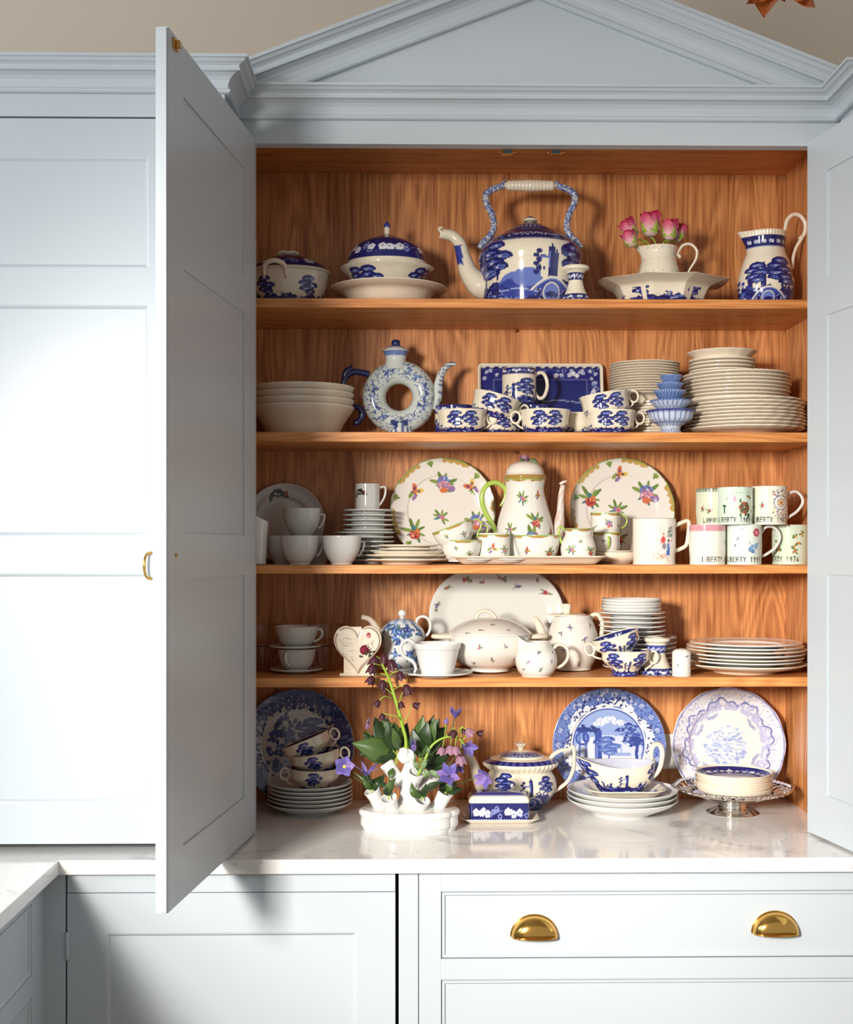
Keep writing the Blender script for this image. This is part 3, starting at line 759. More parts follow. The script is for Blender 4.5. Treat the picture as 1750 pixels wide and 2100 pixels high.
for s in (-1,):
    y = -.75 * 81 * f.m
    put('handle', tube('handle', [(f.x(548), y * .9, f.z(583)), (f.x(550), y * 1.08, f.z(560)), (f.x(562), y * 1.16, f.z(552)), (f.x(578), y * 1.16, f.z(552)), (f.x(590), y * 1.06, f.z(560)), (f.x(592), y * .94, f.z(583))], [.003, .006, .006, .006, .006, .003], M['cream'], 10, 4), t)
    cv2 = Cv(200, 60, CREAM); cv2.rect(10, 190, 5, 58, MID)
    for q in range(60): cv2.ell(random.Random(q).uniform(10, 190), random.Random(q + 99).uniform(5, 55), 4, 4, NAVY if q % 2 else PALE)
# big shallow dish with covered bowl on it
f = Fr(797, .23, B1)
o, i = soup_prof(120 * f.m, f.zf(572, 120), .003, .52)
dsh = put('serving_bowl', lathe('serving_bowl', o, M['cream'], 96, 4, inner=i), None, f.o)
tag(dsh, 'wide plain cream serving bowl under the covered dish on the top shelf', 'bowl')
f = Fr(794, .23, B1 + .007)
t = thing('covered_dish', 'blue and cream covered dish with navy floral lid and tall finial', 'dish', f.o)
o, i = vessel(f.prof([(0, 600), (42, 600), (44, 597), (58, 580), (72, 562), (84, 546), (96, 533)]), .0035)
h = f.zf(533, 96)
cv = bluescene(PI * .1 * 2400, h * 2400, 15, lay='bttbbtt', top=h * 2400 * .8, gh=.42); 
put('bowl', lathe('bowl', o, M['glaze'], 240, 5, paint=cyl_paint(cv, .012, h, CREAM), inner=i, warp=scal(12, .012, .03), sy=.85, front=True), t)
L = [(80, 537), (83, 531), (82, 526), (78, 510), (70, 497), (54, 488), (30, 483), (12, 481), (6, 479)]
cv = Cv(900, 300, NAVY); rg = random.Random(8); border(cv, 60, 210, rg, dots=False)
for x in (420, 470, 560, 330): prunus(cv, x, 140 + rg.uniform(-15, 15), 34)
P_ = cyl_paint(cv, f.zf(531, 83), f.zf(480, 20), NAVY)
def lidp(th, z, r, inn):
    c = P_(th, z, r, inn); c[r > 81.5 * f.m] = CREAM; return c
ld = put('lid', lathe('lid', [(r * f.m, f.zf(y, r)) for r, y in L], M['glaze'], 240, 5, paint=lidp, sy=.85, front=True), t)
put('finial', lathe('finial', [(r * f.m, f.zf(y, r)) for r, y in [(0, 483), (6.5, 481), (5.5, 476), (6, 470), (5.5, 468), (7, 465), (7, 461), (3.5, 457), (0, 453)]], M['glaze'], 20, 3,
    paint=lambda th, z, r, inn: np.where((z > f.z(468))[:, None], np.array(BLUE), np.array(CREAM))), ld)
# big kettle
f = Fr(1088, .21, B1)
t = thing('kettle', 'large blue landscape kettle with arched ceramic handle in the middle of the top shelf', 'kettle', f.o)
o = [(r * f.m, max(0, CZ + (H0 - y) * mpp(f.Y - r * f.m * .35) - f.zb)) for r, y in [(0, 634), (92, 634), (95, 630), (98, 600), (101, 560), (106, 530), (106, 517), (101, 504), (92, 496), (80, 487), (62, 478), (52, 474), (0, 473)]]
o[1] = (o[1][0], 0)
h = CZ + (H0 - 474) * mpp(f.Y - 52 * f.m * .35) - f.zb
w_, h_ = PI * 104 * f.m * 2600, h * 2600
cv = bluescene(w_, h_, 21, lay='thwt', top=h_ * .82, gh=.34)
rg = random.Random(4)
btree(cv, w_ * .24, h_ * .3, h_ * .42, rg); cv.ell(w_ * .45, h_ * .3, w_ * .1, h_ * .12, MID); btower(cv, w_ * .60, h_ * .3, h_ * .4); bbridge(cv, w_ * .62, h_ * .1, w_ * .16, h_ * .2)
cv.ell(w_ * .4, h_ * .1, w_ * .12, h_ * .05, BLUE); cv.line([(w_ * .25, h_ * .14), (w_ * .4, h_ * .16), (w_ * .52, h_ * .11)], 6, PALE); btree(cv, w_ * .78, h_ * .28, h_ * .42, rg)
cv.rect(0, w_, h_ * .79, h_, NAVY); 
for i in range(int(w_ / 13)): cv.rect(i * 13, i * 13 + 6, h_ * .79, h_ * .81, PALE)
for i in range(26): prunus(cv, w_ * .3 + i * w_ * .4 / 26 + rg.uniform(-4, 4), h_ * (.88 + rg.uniform(-.02, .02)), 7, (196, 196, 214))
put('body', lathe('body', o, M['glaze'], 300, 8, paint=cyl_paint(cv, 0, h, NAVY), front=True), t)
cv = Cv(400, 60, NAVY)
for i in range(50): cv.rect(i * 8, i * 8 + 4, 0, 14, (150, 160, 210))
for i in range(12): prunus(cv, 60 + i * 26, 38, 7, (170, 180, 214))
ld = put('lid', lathe('lid', [(r * f.m, f.zf(y, r)) for r, y in [(62, 480), (60, 474), (50, 466), (34, 459), (16, 455), (0, 455)]], M['glaze'], 120, 5, paint=cyl_paint(cv, f.zf(482, 60), f.zf(456, 0), NAVY)), t)
put('knob', lathe('knob', [(r * f.m, f.zf(y, r)) for r, y in [(5, 461), (5, 455), (9, 452), (15, 450), (13, 446), (6, 443), (0, 442)]], M['glaze'], 32, 4, paint=lambda th, z, r, inn: np.where((z > f.z(448))[:, None], np.array(BLUE), np.array(CREAM))), ld)
sp = tube('spout', [f.P(1010, 592), f.P(985, 585), f.P(962, 560), f.P(950, 525), f.P(943, 500), f.P(928, 484), f.P(906, 479)], [.028, .030, .022, .0165, .0145, .013, .012], M['glaze'], 28, 8,
          paint=lambda V: np.where(((V[:, 0] < f.x(947) + (f.z(520) - V[:, 2]) * .12) & (V[:, 2] < f.z(505)) & (V[:, 2] > f.z(545)))[:, None], np.array(BLUE), np.array(CREAM)))
so = put('spout', sp, t)
put('spout_lip', tube('spout_lip', [f.P(909, 466), f.P(900, 468), f.P(905, 478), f.P(902, 488)], [.002, .0035, .0035, .002], M['cream'], 8, 3), so)
def speckle(V):
    rg2 = np.random.RandomState(3); c = np.tile(np.array([150, 166, 206.]), (len(V), 1)); k = rg2.rand(len(V)); c[k < .35] = (78, 92, 150); c[k > .8] = CREAM; return c
for s in (1, -1):
    q = lambda px, py: ((px - 1088) * s * f.m + f.x(1088), 0, f.z(py))
    hb = put('handle_bracket', tube('handle_bracket', [q(1194, 508), q(1182, 494), q(1170, 482), q(1163, 464), q(1167, 440), q(1178, 416), q(1178, 397), q(1160, 385), q(1142, 380)], [.006, .008, .0082, .0076, .0076, .0078, .0082, .0078, .0075], M['glaze'], 12, 8, paint=speckle), t)
    put('thumb_scroll', tube('thumb_scroll', [q(1146, 384), q(1143, 374), q(1139, 368)], [.006, .005, .0015], M['glaze'], 10, 4, paint=speckle), hb)
gp = tube('grip', [f.P(1034 + i * 108 / 30, 379.5) for i in range(31)], [.006, .0065] + [.0135 + .001 * (i % 2) - abs(i - 13) * .0002 for i in range(27)] + [.0055, .005], M['cream'], 16, 3)
put('grip', gp, t)
# candlestick
def candlestick(f, label, base_py, top_py, rt, rbm, seed, w1=.3):
    H = f.z(top_py)
    t = thing('candlestick', label, 'candlestick', f.o)
    pr = [(0, 0), (rbm, 0), (rbm * .98, H * .06), (rbm * .8, H * .2), (rbm * .6, H * .4), (rbm * .5, H * .58), (rbm * .54, H * .66), (rbm * .60, H * .80), (rt * .8, H * .86), (rt, H * .90), (rt * 1.02, H * .96), (rt * .95, H), (rt * .5, H * .99), (rt * .42, H * .9), (0, H * .9)]
    cv = Cv(500, 300, CREAM); border(cv, 0, 50, random.Random(seed)); cv.rect(0, 500, 175, 240, NAVY if seed % 2 else BLUE)
    for i in range(16): prunus(cv, 20 + i * 30, 207 + (i % 3) * 8 - 8, 13)
    put('stem', lathe('stem', pr, M['glaze'], 96, 6, paint=cyl_paint(cv, 0, H, CREAM)), t); return t
f = Fr(1181, .115, B1)
candlestick(f, 'small blue and white waisted candlestick beside the kettle on the top shelf', 612, 546, 27 * f.m, 29 * f.m, 3)
# square flared bowl
f = Fr(1356, .22, B1); hb_ = f.zf(560, 110)
def sq(V):
    th = np.arctan2(V[:, 0], -V[:, 1]); k = np.clip(V[:, 2] / hb_, 0, 1)
    c, s = np.abs(np.cos(th)), np.abs(np.sin(th)); R0 = 1 / np.maximum(np.maximum(c, s), (c + s) / 1.42)
    V = V.copy(); V[:, 0] *= R0; V[:, 1] *= R0; V[:, 2] += (R0 - 1) * .012 * k; return V
o, i = vessel([(0, 0), (66 * f.m, 0), (70 * f.m, .002), (82 * f.m, hb_ * .3), (92 * f.m, hb_ * .72), (104 * f.m, hb_ * .86), (126 * f.m, hb_ * .99), (132 * f.m, hb_)], .0035)
cv = bluescene(PI * .1 * 2400, hb_ * 2400, 31, lay='btbtb', top=hb_ * 2400 * .8, gh=.5)
cv.rect(cv.w * .30, cv.w * .34, 0, cv.h, CREAM); cv.rect(cv.w * .66, cv.w * .70, 0, cv.h, CREAM); cv.rect(0, cv.w, cv.h * .68, cv.h, CREAM)
g = put('square_bowl', lathe('square_bowl', o, M['glaze'], 300, 6, paint=cyl_paint(cv, 0, hb_, CREAM), inner=i, post=sq, sy=.85, front=True, warp=scal(64, .012, .11)), None, f.o)
tag(g, 'square flared cream bowl with blue landscapes, holding the small rose jug', 'bowl')
# creamer with roses
f = Fr(1352, .20, B1 + .012)
t = thing('small_jug', 'small cream sprigged jug holding pink roses, standing in the square bowl', 'jug', f.o)
o, i = vessel(f.prof([(0, 598), (34, 598), (44, 585), (44, 565), (41, 545), (35, 525), (33, 512), (36, 501), (37, 499)]), .003)
def jugwarp(px_l, amt):
    def w(V):
        V = V.copy(); ztop = V[:, 2].max(); k = np.clip((V[:, 2] / ztop - .72) / .28, 0, 1) ** 1.5
        th = np.arctan2(V[:, 0], -V[:, 1]); g_ = np.exp(-((th + PI / 2) / .42) ** 2)
        V[:, 0] -= amt * k * g_; V[:, 2] += .0012 * k * g_; return V
    return w
cv = cyl_canvas(44 * f.m, f.z(499), CREAM); rg = random.Random(5)
for i_ in range(7):
    for j in range(5): cv.ell((i_ + .5 + .5 * (j % 2)) * cv.w / 7, (j + .5) * cv.h / 5, 4, 4, rg.choice([(150, 160, 120), (150, 120, 130), (120, 130, 150)]))
put('body', lathe('body', o, M['glaze'], 120, 5, paint=cyl_paint(cv, 0, f.z(499), CREAM), inner=i, post=jugwarp(0, 15 * f.m)), t)
add_handle(t, f, [(1386, 524), (1392, 514), (1402, 501), (1418, 499), (1430, 512), (1428, 530), (1417, 548), (1410, 562)], [.003, .0032, .0035, .0035, .0033, .003, .0027, .0025], M['cream'])
add_handle(t, f, [(1388, 520), (1393, 523), (1396, 527)], [.0045, .005, .0035], M['cream'], name='handle_scroll')
# roses
def rose(px, py, hpx, wpx, tilt, label, Y=.20):
    m_ = mpp(Y); R = wpx * .5 * m_; Hh = hpx * m_
    p = W(px, py + hpx * .5, Y)
    t = thing('rose', label, 'flower', p, (0, tilt, 0), 'pink roses in the small jug')
    def pc(edge):
        def f_(th, z, r, inn):
            k = np.clip(z / Hh, 0, 1)[:, None] ** 1.5; a = np.array([240, 206, 200.]); b = np.array([190, 20, 72.]); return a * (1 - k) + b * k
        return f_
    core = [(0, 0), (R * .62, Hh * .12), (R * .86, Hh * .35), (R * .82, Hh * .65), (R * .58, Hh * .9), (R * .3, Hh * .98), (R * .12, Hh * .9), (0, Hh * .85)]
    wv = lambda T, R_, Z, inn: (R_ * (1 + .06 * np.cos(3 * T + Z * 300)), Z + .04 * Hh * np.sin(2 * T))
    put('bud', lathe('bud', core, M['petal'], 40, 4, paint=pc(0), warp=wv), t)
    for i in range(5):
        a = i * 2 * PI / 5 + px; pr = [(R * .3, .0), (R * .82, Hh * .14), (R * 1.04, Hh * .4), (R * .98, Hh * .7), (R * 1.0, Hh * (.86 + .05 * (i % 2))), (R * 1.16, Hh * (.92 + .05 * (i % 2)))]
        o_ = put('petal', lathe('petal', pr, M['petal'], 12, 4, paint=pc(1), a0=a - .75, a1=a + .75, warp=lambda T, R_, Z, inn, a=a: (R_ * (1 + .05 * i * 0), Z - Z * .35 * ((T - a) / .75) ** 2 * (Z > Hh * .3))), t)
        sdm = o_.modifiers.new('s', 'SOLIDIFY'); sdm.thickness = .0007
    for i in range(4):
        a = i * PI / 2 + .4; x, y = math.sin(a), -math.cos(a)
        leafobj('sepal', [(0, 0, -.001), (x * R * .85, y * R * .85, Hh * .15), (x * R * 1.15, y * R * 1.15, Hh * .55)], R * 1.0, M['green'], t, nrm=(x, y, 0))
    v = Vector((1352, 0, 540)); jw = W(1352 + (px - 1352) * .3, 540, .20) - p; jm = W(1352 + (px - 1352) * .42, 499, .2) - p
    put('stem', tube('stem', [(0, 0, 0), tuple(Matrix.Rotation(-tilt, 3, 'Y') @ jm), tuple(Matrix.Rotation(-tilt, 3, 'Y') @ jw)], .0016, M['green'], 8, 4), t)
    return t
rose(1300, 468, 44, 32, -.45, 'pink rose bud leaning left at the back of the jug')
rose(1299, 488, 36, 28, -.4, 'low pink rose bud with red edge overhanging the jug lip', .17)
rose(1335, 460, 52, 38, .0, 'tallest pink rose in the middle of the small jug', .2)
rose(1373, 471, 44, 30, .05, 'pale pink rose with green sepals right of the tallest', .18)
rose(1389, 476, 38, 22, .3, 'small rightmost pink rose bud tilting right in the jug', .21)
# large jug
f = Fr(1571, .21, B1)
t = thing('jug', 'large blue landscape jug with high looped handle, rightmost on the top shelf', 'jug', f.o)
o, i = vessel(f.prof([(0, 634), (44, 634), (47, 629), (55, 600), (57, 575), (55, 555), (47, 528), (40, 510), (38, 497), (40, 478), (41, 470), (42, 467)]), .0035)
h = f.zf(467, 42)
w_, h_ = PI * 55 * f.m * 2800, h * 2800
cv = bluescene(w_, h_, 41, lay='bwth', top=h_ * .66, gh=.42); btree(cv, w_ * .6, h_ * .24, h_ * .34, random.Random(2)); btree(cv, w_ * .3, h_ * .22, h_ * .3, random.Random(9)); bbridge(cv, w_ * .45, h_ * .1, w_ * .2, h_ * .14)
cv.rect(0, w_, h_ * .78, h_ * .93, NAVY)
for x in np.arange(w_ * .1, w_, w_ * .13): prunus(cv, x, h_ * .855, h_ * .028, (190, 200, 235)); prunus(cv, x + w_ * .04, h_ * .85, h_ * .026)
cv.rect(0, w_, 0, h_ * .02, CREAM)
for x in np.arange(0, w_, 9): cv.rect(x, x + 5, h_ * .775, h_ * .79, PALE)
put('body', lathe('body', o, M['glaze'], 260, 6, paint=cyl_paint(cv, 0, h, CREAM), inner=i, post=jugwarp(0, 17 * f.m), warp=lambda T, R, Z, inn: (R * (1 + .012 * np.cos(T * 40) * (Z > f.zf(478, 41))), Z)), t)
add_handle(t, f, [(1609, 474), (1612, 462), (1616, 448), (1628, 437), (1643, 440), (1653, 455), (1652, 473), (1644, 488), (1634, 505), (1628, 525), (1626, 550)], [.004, .0045, .005, .005, .005, .005, .0048, .0042, .004, .004, .0035], M['cream'])
add_handle(t, f, [(1645, 480), (1644, 486), (1643, 491)], [.003, .007, .003], M['cream'], name='handle_knop')

# ================================================ SHELF 2
B2 = SZ[2]
f = Fr(621, .225, B2)
o, i = soup_prof(106 * f.m, f.z(826), .0032, .6)
o = [(0, .002), (68 * f.m, .002), (70 * f.m, 0), (74 * f.m, .006), (84 * f.m, .028), (92 * f.m, .042), (103 * f.m, .060), (106 * f.m, .0665), (105 * f.m, .069), (100 * f.m, .062), (90 * f.m, .046), (80 * f.m, .032), (66 * f.m, .009), (0, .007)]
me = lathe('serving_bowl', o, M['cream'], 96, 4, inner=8)
stack('serving_bowl', me, 4, 621, .225, B2, (826 - 785.5) / 3 * f.m, 'large plain cream rimmed bowl', 'in the left pile, second shelf', 'bowl', 'large cream bowls on the second shelf', seed=3, jit=.0003)
# ring teapot
f = Fr(818, .27, B2)
t = thing('ring_teapot', 'blue and white ring-shaped teapot with open centre and dark cobalt handle', 'teapot', f.o)
cx_, cz_ = f.x(819), f.z(815); R_, r_ = 51 * f.m, 24 * f.m
nt_, ns = 180, 64
A, Bq = np.meshgrid(np.linspace(0, 2 * PI, nt_, endpoint=False), np.linspace(0, 2 * PI, ns, endpoint=False), indexing='ij')
rad = R_ + r_ * np.cos(Bq); V = np.stack([(cx_ + rad * np.cos(A)).ravel(), (-r_ * .95 * np.sin(Bq)).ravel(), (cz_ + rad * 1.0 * np.sin(A)).ravel()], 1)
cv = Cv(460, 460, (204, 212, 208)); rg = random.Random(6)
for k in range(300):
    a = rg.uniform(0, 2 * PI); rr_ = rg.uniform(118, 215); x, y = 230 + rr_ * math.cos(a), 230 + rr_ * math.sin(a)
    b = a + rg.uniform(.6, 1.4) * rg.choice([1, -1]); L_ = rg.uniform(14, 30)
    cv.line([(x, y), (x + L_ * .5 * math.cos(b), y + L_ * .5 * math.sin(b)), (x + L_ * math.cos(b + .8), y + L_ * math.sin(b + .8))], 3, rg.choice([(60, 72, 110), (96, 116, 164), (60, 72, 110)]))
for a in (.35, 2.8, 1.15, 2.0, 3.6, -.4, .8, 3.2, .0, 4.0):
    x, y = 230 + 165 * math.cos(a), 230 + 165 * math.sin(a)
    for i_ in range(7): lf(cv, x, y, rg.uniform(24, 44), rg.uniform(0, 6.3), rg.choice([(96, 116, 164), (60, 76, 130), (120, 140, 180)]), .3)
for s in (-1, 1): cv.ell(230 + s * 24, 60, 34, 20, (44, 56, 110), s * .6); cv.ell(230 + s * 16, 30, 24, 16, (60, 76, 130), -s * .5)
cols = cv.at((V[:, 0] - cx_) / (2 * (R_ + r_)) + .5, (V[:, 2] - cz_) / (2 * (R_ + r_)) + .5)
i_ = np.arange(nt_)[:, None]; j_ = np.arange(ns)[None, :]
Q = np.stack([(i_ * ns + j_).ravel(), (i_ * ns + (j_ + 1) % ns).ravel(), (((i_ + 1) % nt_) * ns + (j_ + 1) % ns).ravel(), (((i_ + 1) % nt_) * ns + j_).ravel()], 1)
put('body', mesh_np('body', V, Q, cols, M['glaze']), t)
grey = (208, 214, 212)
put('foot', lathe('foot', [(0, 0), (30 * f.m, 0), (31 * f.m, .002), (26 * f.m, f.z(882)), (30 * f.m, f.z(868)), (10 * f.m, f.z(860))], M['glaze'], 60, 4, paint=lambda th, z, r, inn: np.where((np.sin(th * 14) > .2)[:, None], np.array((84, 96, 140.)), np.array(grey)), sy=.75), t, (f.x(822), 0, 0))
nk = put('neck', lathe('neck', [(r * f.m, f.zf(y, r)) for r, y in [(30, 756), (25, 748), (21, 738), (21, 732), (24, 722), (25, 718), (24, 715), (0, 715)]], M['glaze'], 48, 4, paint=lambda th, z, r, inn: np.where(((z > f.z(731)) & (z < f.z(719)))[:, None], np.array((104, 128, 178.)), np.array(grey)), sy=.9), t, (f.x(812), 0, 0))
ld = put('lid', lathe('lid', [(r * f.m, f.zf(y, r)) for r, y in [(27, 718), (27, 716), (22, 712), (12, 708), (6, 706), (0, 705)]], M['glaze'], 48, 3, paint=lambda th, z, r, inn: np.where((r < 20 * f.m)[:, None], np.array((90, 104, 150.)), np.array(grey))), t, (f.x(812), 0, 0))
put('knob', lathe('knob', [(0, f.z(710)), (8 * f.m, f.z(708)), (9 * f.m, f.z(703)), (7 * f.m, f.z(698)), (0, f.z(696))], M['cobalt'], 24, 4), ld)
put('spout', tube('spout', [f.P(886, 838), f.P(897, 815), f.P(900, 785), f.P(908, 762), f.P(922, 748), f.P(936, 746)], [.012, .0125, .0105, .0085, .0065, .0035], M['glaze'], 18, 6, paint=lambda V: np.where(((np.sin(V[:, 2] * 700) > .5) & (V[:, 0] > f.x(900)))[:, None], np.array((70, 84, 130.)), np.array(grey))), t)
hd = put('handle', tube('handle', [f.P(758, 768), f.P(740, 764), f.P(722, 764), f.P(708, 776), f.P(703, 795)], [.008, .0075, .008, .0075, .006], M['cobalt'], 14, 5), t)
put('handle_leaf', tube('handle_leaf', [f.P(706, 776), f.P(711, 762), f.P(719, 756), f.P(721, 748)], [.006, .008, .006, .002], M['cobalt'], 12, 4), hd)
put('handle_tail', tube('handle_tail', [f.P(722, 832), f.P(738, 838), f.P(743, 852), f.P(736, 865), f.P(728, 868), f.P(730, 860)], [.006, .0075, .0075, .007, .006, .003], M['cobalt'], 14, 4), t)
put('handle_bend', tube('handle_bend', [f.P(703, 794), f.P(706, 812), f.P(722, 832)], [.006, .006, .006], M['cobalt'], 12, 4), hd)
# rectangular tray leaning at the back
def slab(name, w, h, t, rc, nx, ny, depth, cv, m, rimw=.012, rimcol=CREAM, scallop=0):
    """rounded tray face up in xy, raised rim"""
    a = np.linspace(-1, 1, nx); b = np.linspace(-1, 1, ny); X, Y = np.meshgrid(a, b)
    # squircle boundary mapping
    hw, hh = w / 2, h / 2
    Xp, Yp = X * hw, Y * hh
    qx = np.maximum(np.abs(Xp) - (hw - rc), 0); qy = np.maximum(np.abs(Yp) - (hh - rc), 0); L = np.hypot(qx, qy) + 1e-9; mx_ = np.maximum(qx, qy)
    k = np.where(L > 0, mx_ / L, 1)
    Xp = np.where(qx > 0, np.sign(Xp) * ((hw - rc) + qx * k), Xp); Yp = np.where(qy > 0, np.sign(Yp) * ((hh - rc) + qy * k), Yp)
    qx = np.maximum(np.abs(Xp) - (hw - rc), 0); qy = np.maximum(np.abs(Yp) - (hh - rc), 0)
    d = np.where((np.abs(Xp) > hw - rc) & (np.abs(Yp) > hh - rc), rc - np.hypot(qx, qy), np.minimum(hw - np.abs(Xp), hh - np.abs(Yp)))
    k = np.clip(d / rimw, 0, 1); Z = depth * (1 - k * k * (3 - 2 * k)) + t
    top = np.stack([Xp.ravel(), Yp.ravel(), Z.ravel()], 1); bot = top.copy(); bot[:, 2] -= t; bot[:, :2] *= .995
    V = np.vstack([top, bot]); n = nx * ny
    i = np.arange(ny - 1)[:, None] * nx; j = np.arange(nx - 1)[None, :]
    q1 = np.stack([(i + j).ravel(), (i + j + 1).ravel(), (i + nx + j + 1).ravel(), (i + nx + j).ravel()], 1)
    q2 = q1[:, ::-1] + n; ed = []
    per = list(range(nx)) + [nx * r + nx - 1 for r in range(1, ny)] + [nx * (ny - 1) + c for c in range(nx - 2, -1, -1)] + [nx * r for r in range(ny - 2, 0, -1)]
    for p, q in zip(per, per[1:] + per[:1]): ed.append((p, p + n, q + n, q))
    Q = np.vstack([q1, q2, np.array(ed)])
    cols = None
    if cv is not None:
        cols = cv.at(V[:, 0] / w + .5, V[:, 1] / h + .5); cols[n:] = rimcol
    return mesh_np(name, V, Q, cols, m)
f = Fr(1108, .36, B2)
tw, th_ = 257 * f.m, 160 * f.m
cv = Cv(640, 400, CREAM); rg = random.Random(12); cv.rect(14, 626, 14, 386, NAVY); cv.rect(24, 616, 24, 376, (40, 46, 120))
for i_ in range(90): cv.rect(14 + i_ * 6.8, 17 + i_ * 6.8, 380, 386, CREAM); cv.rect(14 + i_ * 6.8, 17 + i_ * 6.8, 14, 20, CREAM)
cv.rect(80, 560, 80, 320, (96, 106, 160)); cv.rect(84, 556, 84, 316, (36, 44, 112))
for i_ in range(54):
    s_ = rg.random()
    x, y = (rg.uniform(30, 610), rg.choice([rg.uniform(330, 370), rg.uniform(30, 70)])) if s_ < .65 else (rg.choice([rg.uniform(30, 72), rg.uniform(568, 610)]), rg.uniform(30, 370))
    (prunus(cv, x, y, 10, (200, 204, 226)) if i_ % 3 else cv.ring(x, y, 9, 4, (130, 142, 196)))
for x, y in ((470, 345), (490, 352), (508, 340), (590, 250), (584, 230), (60, 250), (70, 232), (400, 340)): prunus(cv, x, y, 13)
cv.line([(320, 200), (420, 210), (520, 196), (556, 204)], 6, (150, 160, 200)); cv.line([(470, 120), (470, 215)], 6, (24, 26, 80)); bbush(cv, 430, 120, 80, rg); btree(cv, 200, 120, 150, rg, m=BLUE, bg=MID)
me = slab('tray', tw, th_, .004, .012, 110, 70, .008, cv, M['glaze'], .014)
o = put('tray', me); a = math.radians(80)
o.rotation_euler = (a, 0, 0); o.location = (f.o.x, .372 - th_ / 2 * math.cos(a) - .006, B2 + th_ / 2 * math.sin(a) + .002)
tag(o, 'rectangular navy blue floral tray with cream rim leaning at the back of the second shelf', 'tray')
# blue cups
CG = 'blue landscape teacups on the second shelf'
f = Fr(948, .16, B2); m_ = f.m
RC, HC, RB = 51 * m_, f.zf(838, 51), 34 * m_
cupA = make_blue_cup('blue landscape teacup with handle right, leftmost of the front row, second shelf', RC, HC, RB * 1.15, 51, 'bttb', f.o, (0, 0, 0), CG)
def cup2(src, cx, Y, z, rot, label, g=CG):
    return clone(src, (W(cx, 0, Y).x, Y, z), rot, label, g)
cup2(cupA, 1118, .15, B2, (0, 0, PI), 'upright blue teacup with handle left in the centre of the front row')
cup2(cupA, 1020, .215, B2, (0, 0, .6), 'blue teacup under the left tilted teacup, second shelf')
cup2(cupA, 1008, .20, B2 + HC * .74, (0, math.radians(16), 0), 'blue teacup with handle up left, tilted to the right on another cup')
bpy.context.view_layer.update()
cupL = list(C.objects)[-1]
cup2(cupA, 1252, .16, B2, (0, 0, 0), 'blue teacup with handle right, rightmost of the bottom row, second shelf')
cup2(cupA, 1246, .165, B2 + HC * .74, (0, math.radians(-9), 0), 'blue teacup tilted to the left on top of the rightmost cup')
cup2(cupA, 1180, .235, B2, (0, 0, PI * .5), 'shaded blue teacup in the gap behind the front row')
# mug standing on a back cup, plus low navy cup behind the left one
def mug(f, r, ztop, label, cv, handle, bg, incol, m=None, name='mug', seg=150, hr=.0045, belly=1.0, base=True, hm=None, group=None, foot=.9):
    t = thing(name, label, 'mug', f.o, group=group)
    o, i = vessel([(0, 0), (r * foot, 0), (r * (foot + .04), .0012), (r * .97 * belly, ztop * .12), (r * belly, ztop * .4), (r, ztop * .8), (r, ztop * .98), (r, ztop)], .003)
    put('body', lathe('body', o, m or M['glaze'], seg, 5, paint=cyl_paint(cv, 0, ztop, bg, incol) if cv else None, inner=i), t)
    if handle: put('handle', tube('handle', [f.P(*p) for p in handle], hr, hm or M['cream'], 12, 6, flat=(1, 1.3)), t)
    return t
f0 = Fr(1096, .27, B2)
cv = bluescene(500, 200, 61, lay='bbb', gh=.5); border(cv, 150, 200, random.Random(1))
mug(f0, 42 * f0.m, f0.zf(829, 42), 'low navy mug at the back supporting the upright blue mug', cv, None, CREAM, NAVY, group=None)
f = Fr(1065, .27, B2 + f0.zf(829, 42) + .0012)
cv = bluescene(PI * 35 * f.m * 3000, 300, 62, lay='bwtb', top=215, gh=.38); border(cv, 248, 298, random.Random(6), dots=False)
mug(f, 35 * f.m, f.zf(752, 35), 'upright blue landscape mug with navy floral rim standing in front of the tray', cv, [(1097, 771), (1104, 765), (1114, 765), (1121, 776), (1123, 793), (1118, 810), (1110, 817), (1101, 812), (1098, 805)], CREAM, NAVY)
f = Fr(934, .26, B2)
cv = bluescene(500, 200, 63, lay='bbb', gh=.5); border(cv, 150, 200, random.Random(2))
mug(f, 42 * f.m, f.zf(829.5, 42), 'low navy-rimmed mug behind the leftmost teacup', cv, None, CREAM, NAVY)
# cream plates, left stack
f = Fr(1336, .27, B2)
o, i = plate_prof(59 * f.m, .014)
me = lathe('side_plate', o, M['cream'], 96, 4, inner=i, warp=beaded(40, .01))
dz = (889 - 824) / 11 * f.m
stack('side_plate', me, 11, 1340, .27, B2, dz, 'cream beaded saucer', 'in the low pile behind the blue bowls', 'plate', 'cream saucers under the soup plates', seed=7)
f = Fr(1322, .27, B2 + dz * 10 + .016)
RS = 71 * f.m
o, i = soup_prof(RS, .019, .003, .6)
me = lathe('soup_plate', o, M['cream'], 96, 4, inner=i, warp=scal(30, .02, RS * .8))
dz2 = max(.0042, ((f.zb - B2 + 0) * 0 + (CZ + (H0 - 745) * f.m - f.zb - .022) / 12))
stack('soup_plate', me, 13, 1322, .27, f.zb, dz2, 'cream scalloped soup plate', 'in the pile left of the blue bowls', 'plate', 'cream soup plates on the saucers', seed=8)
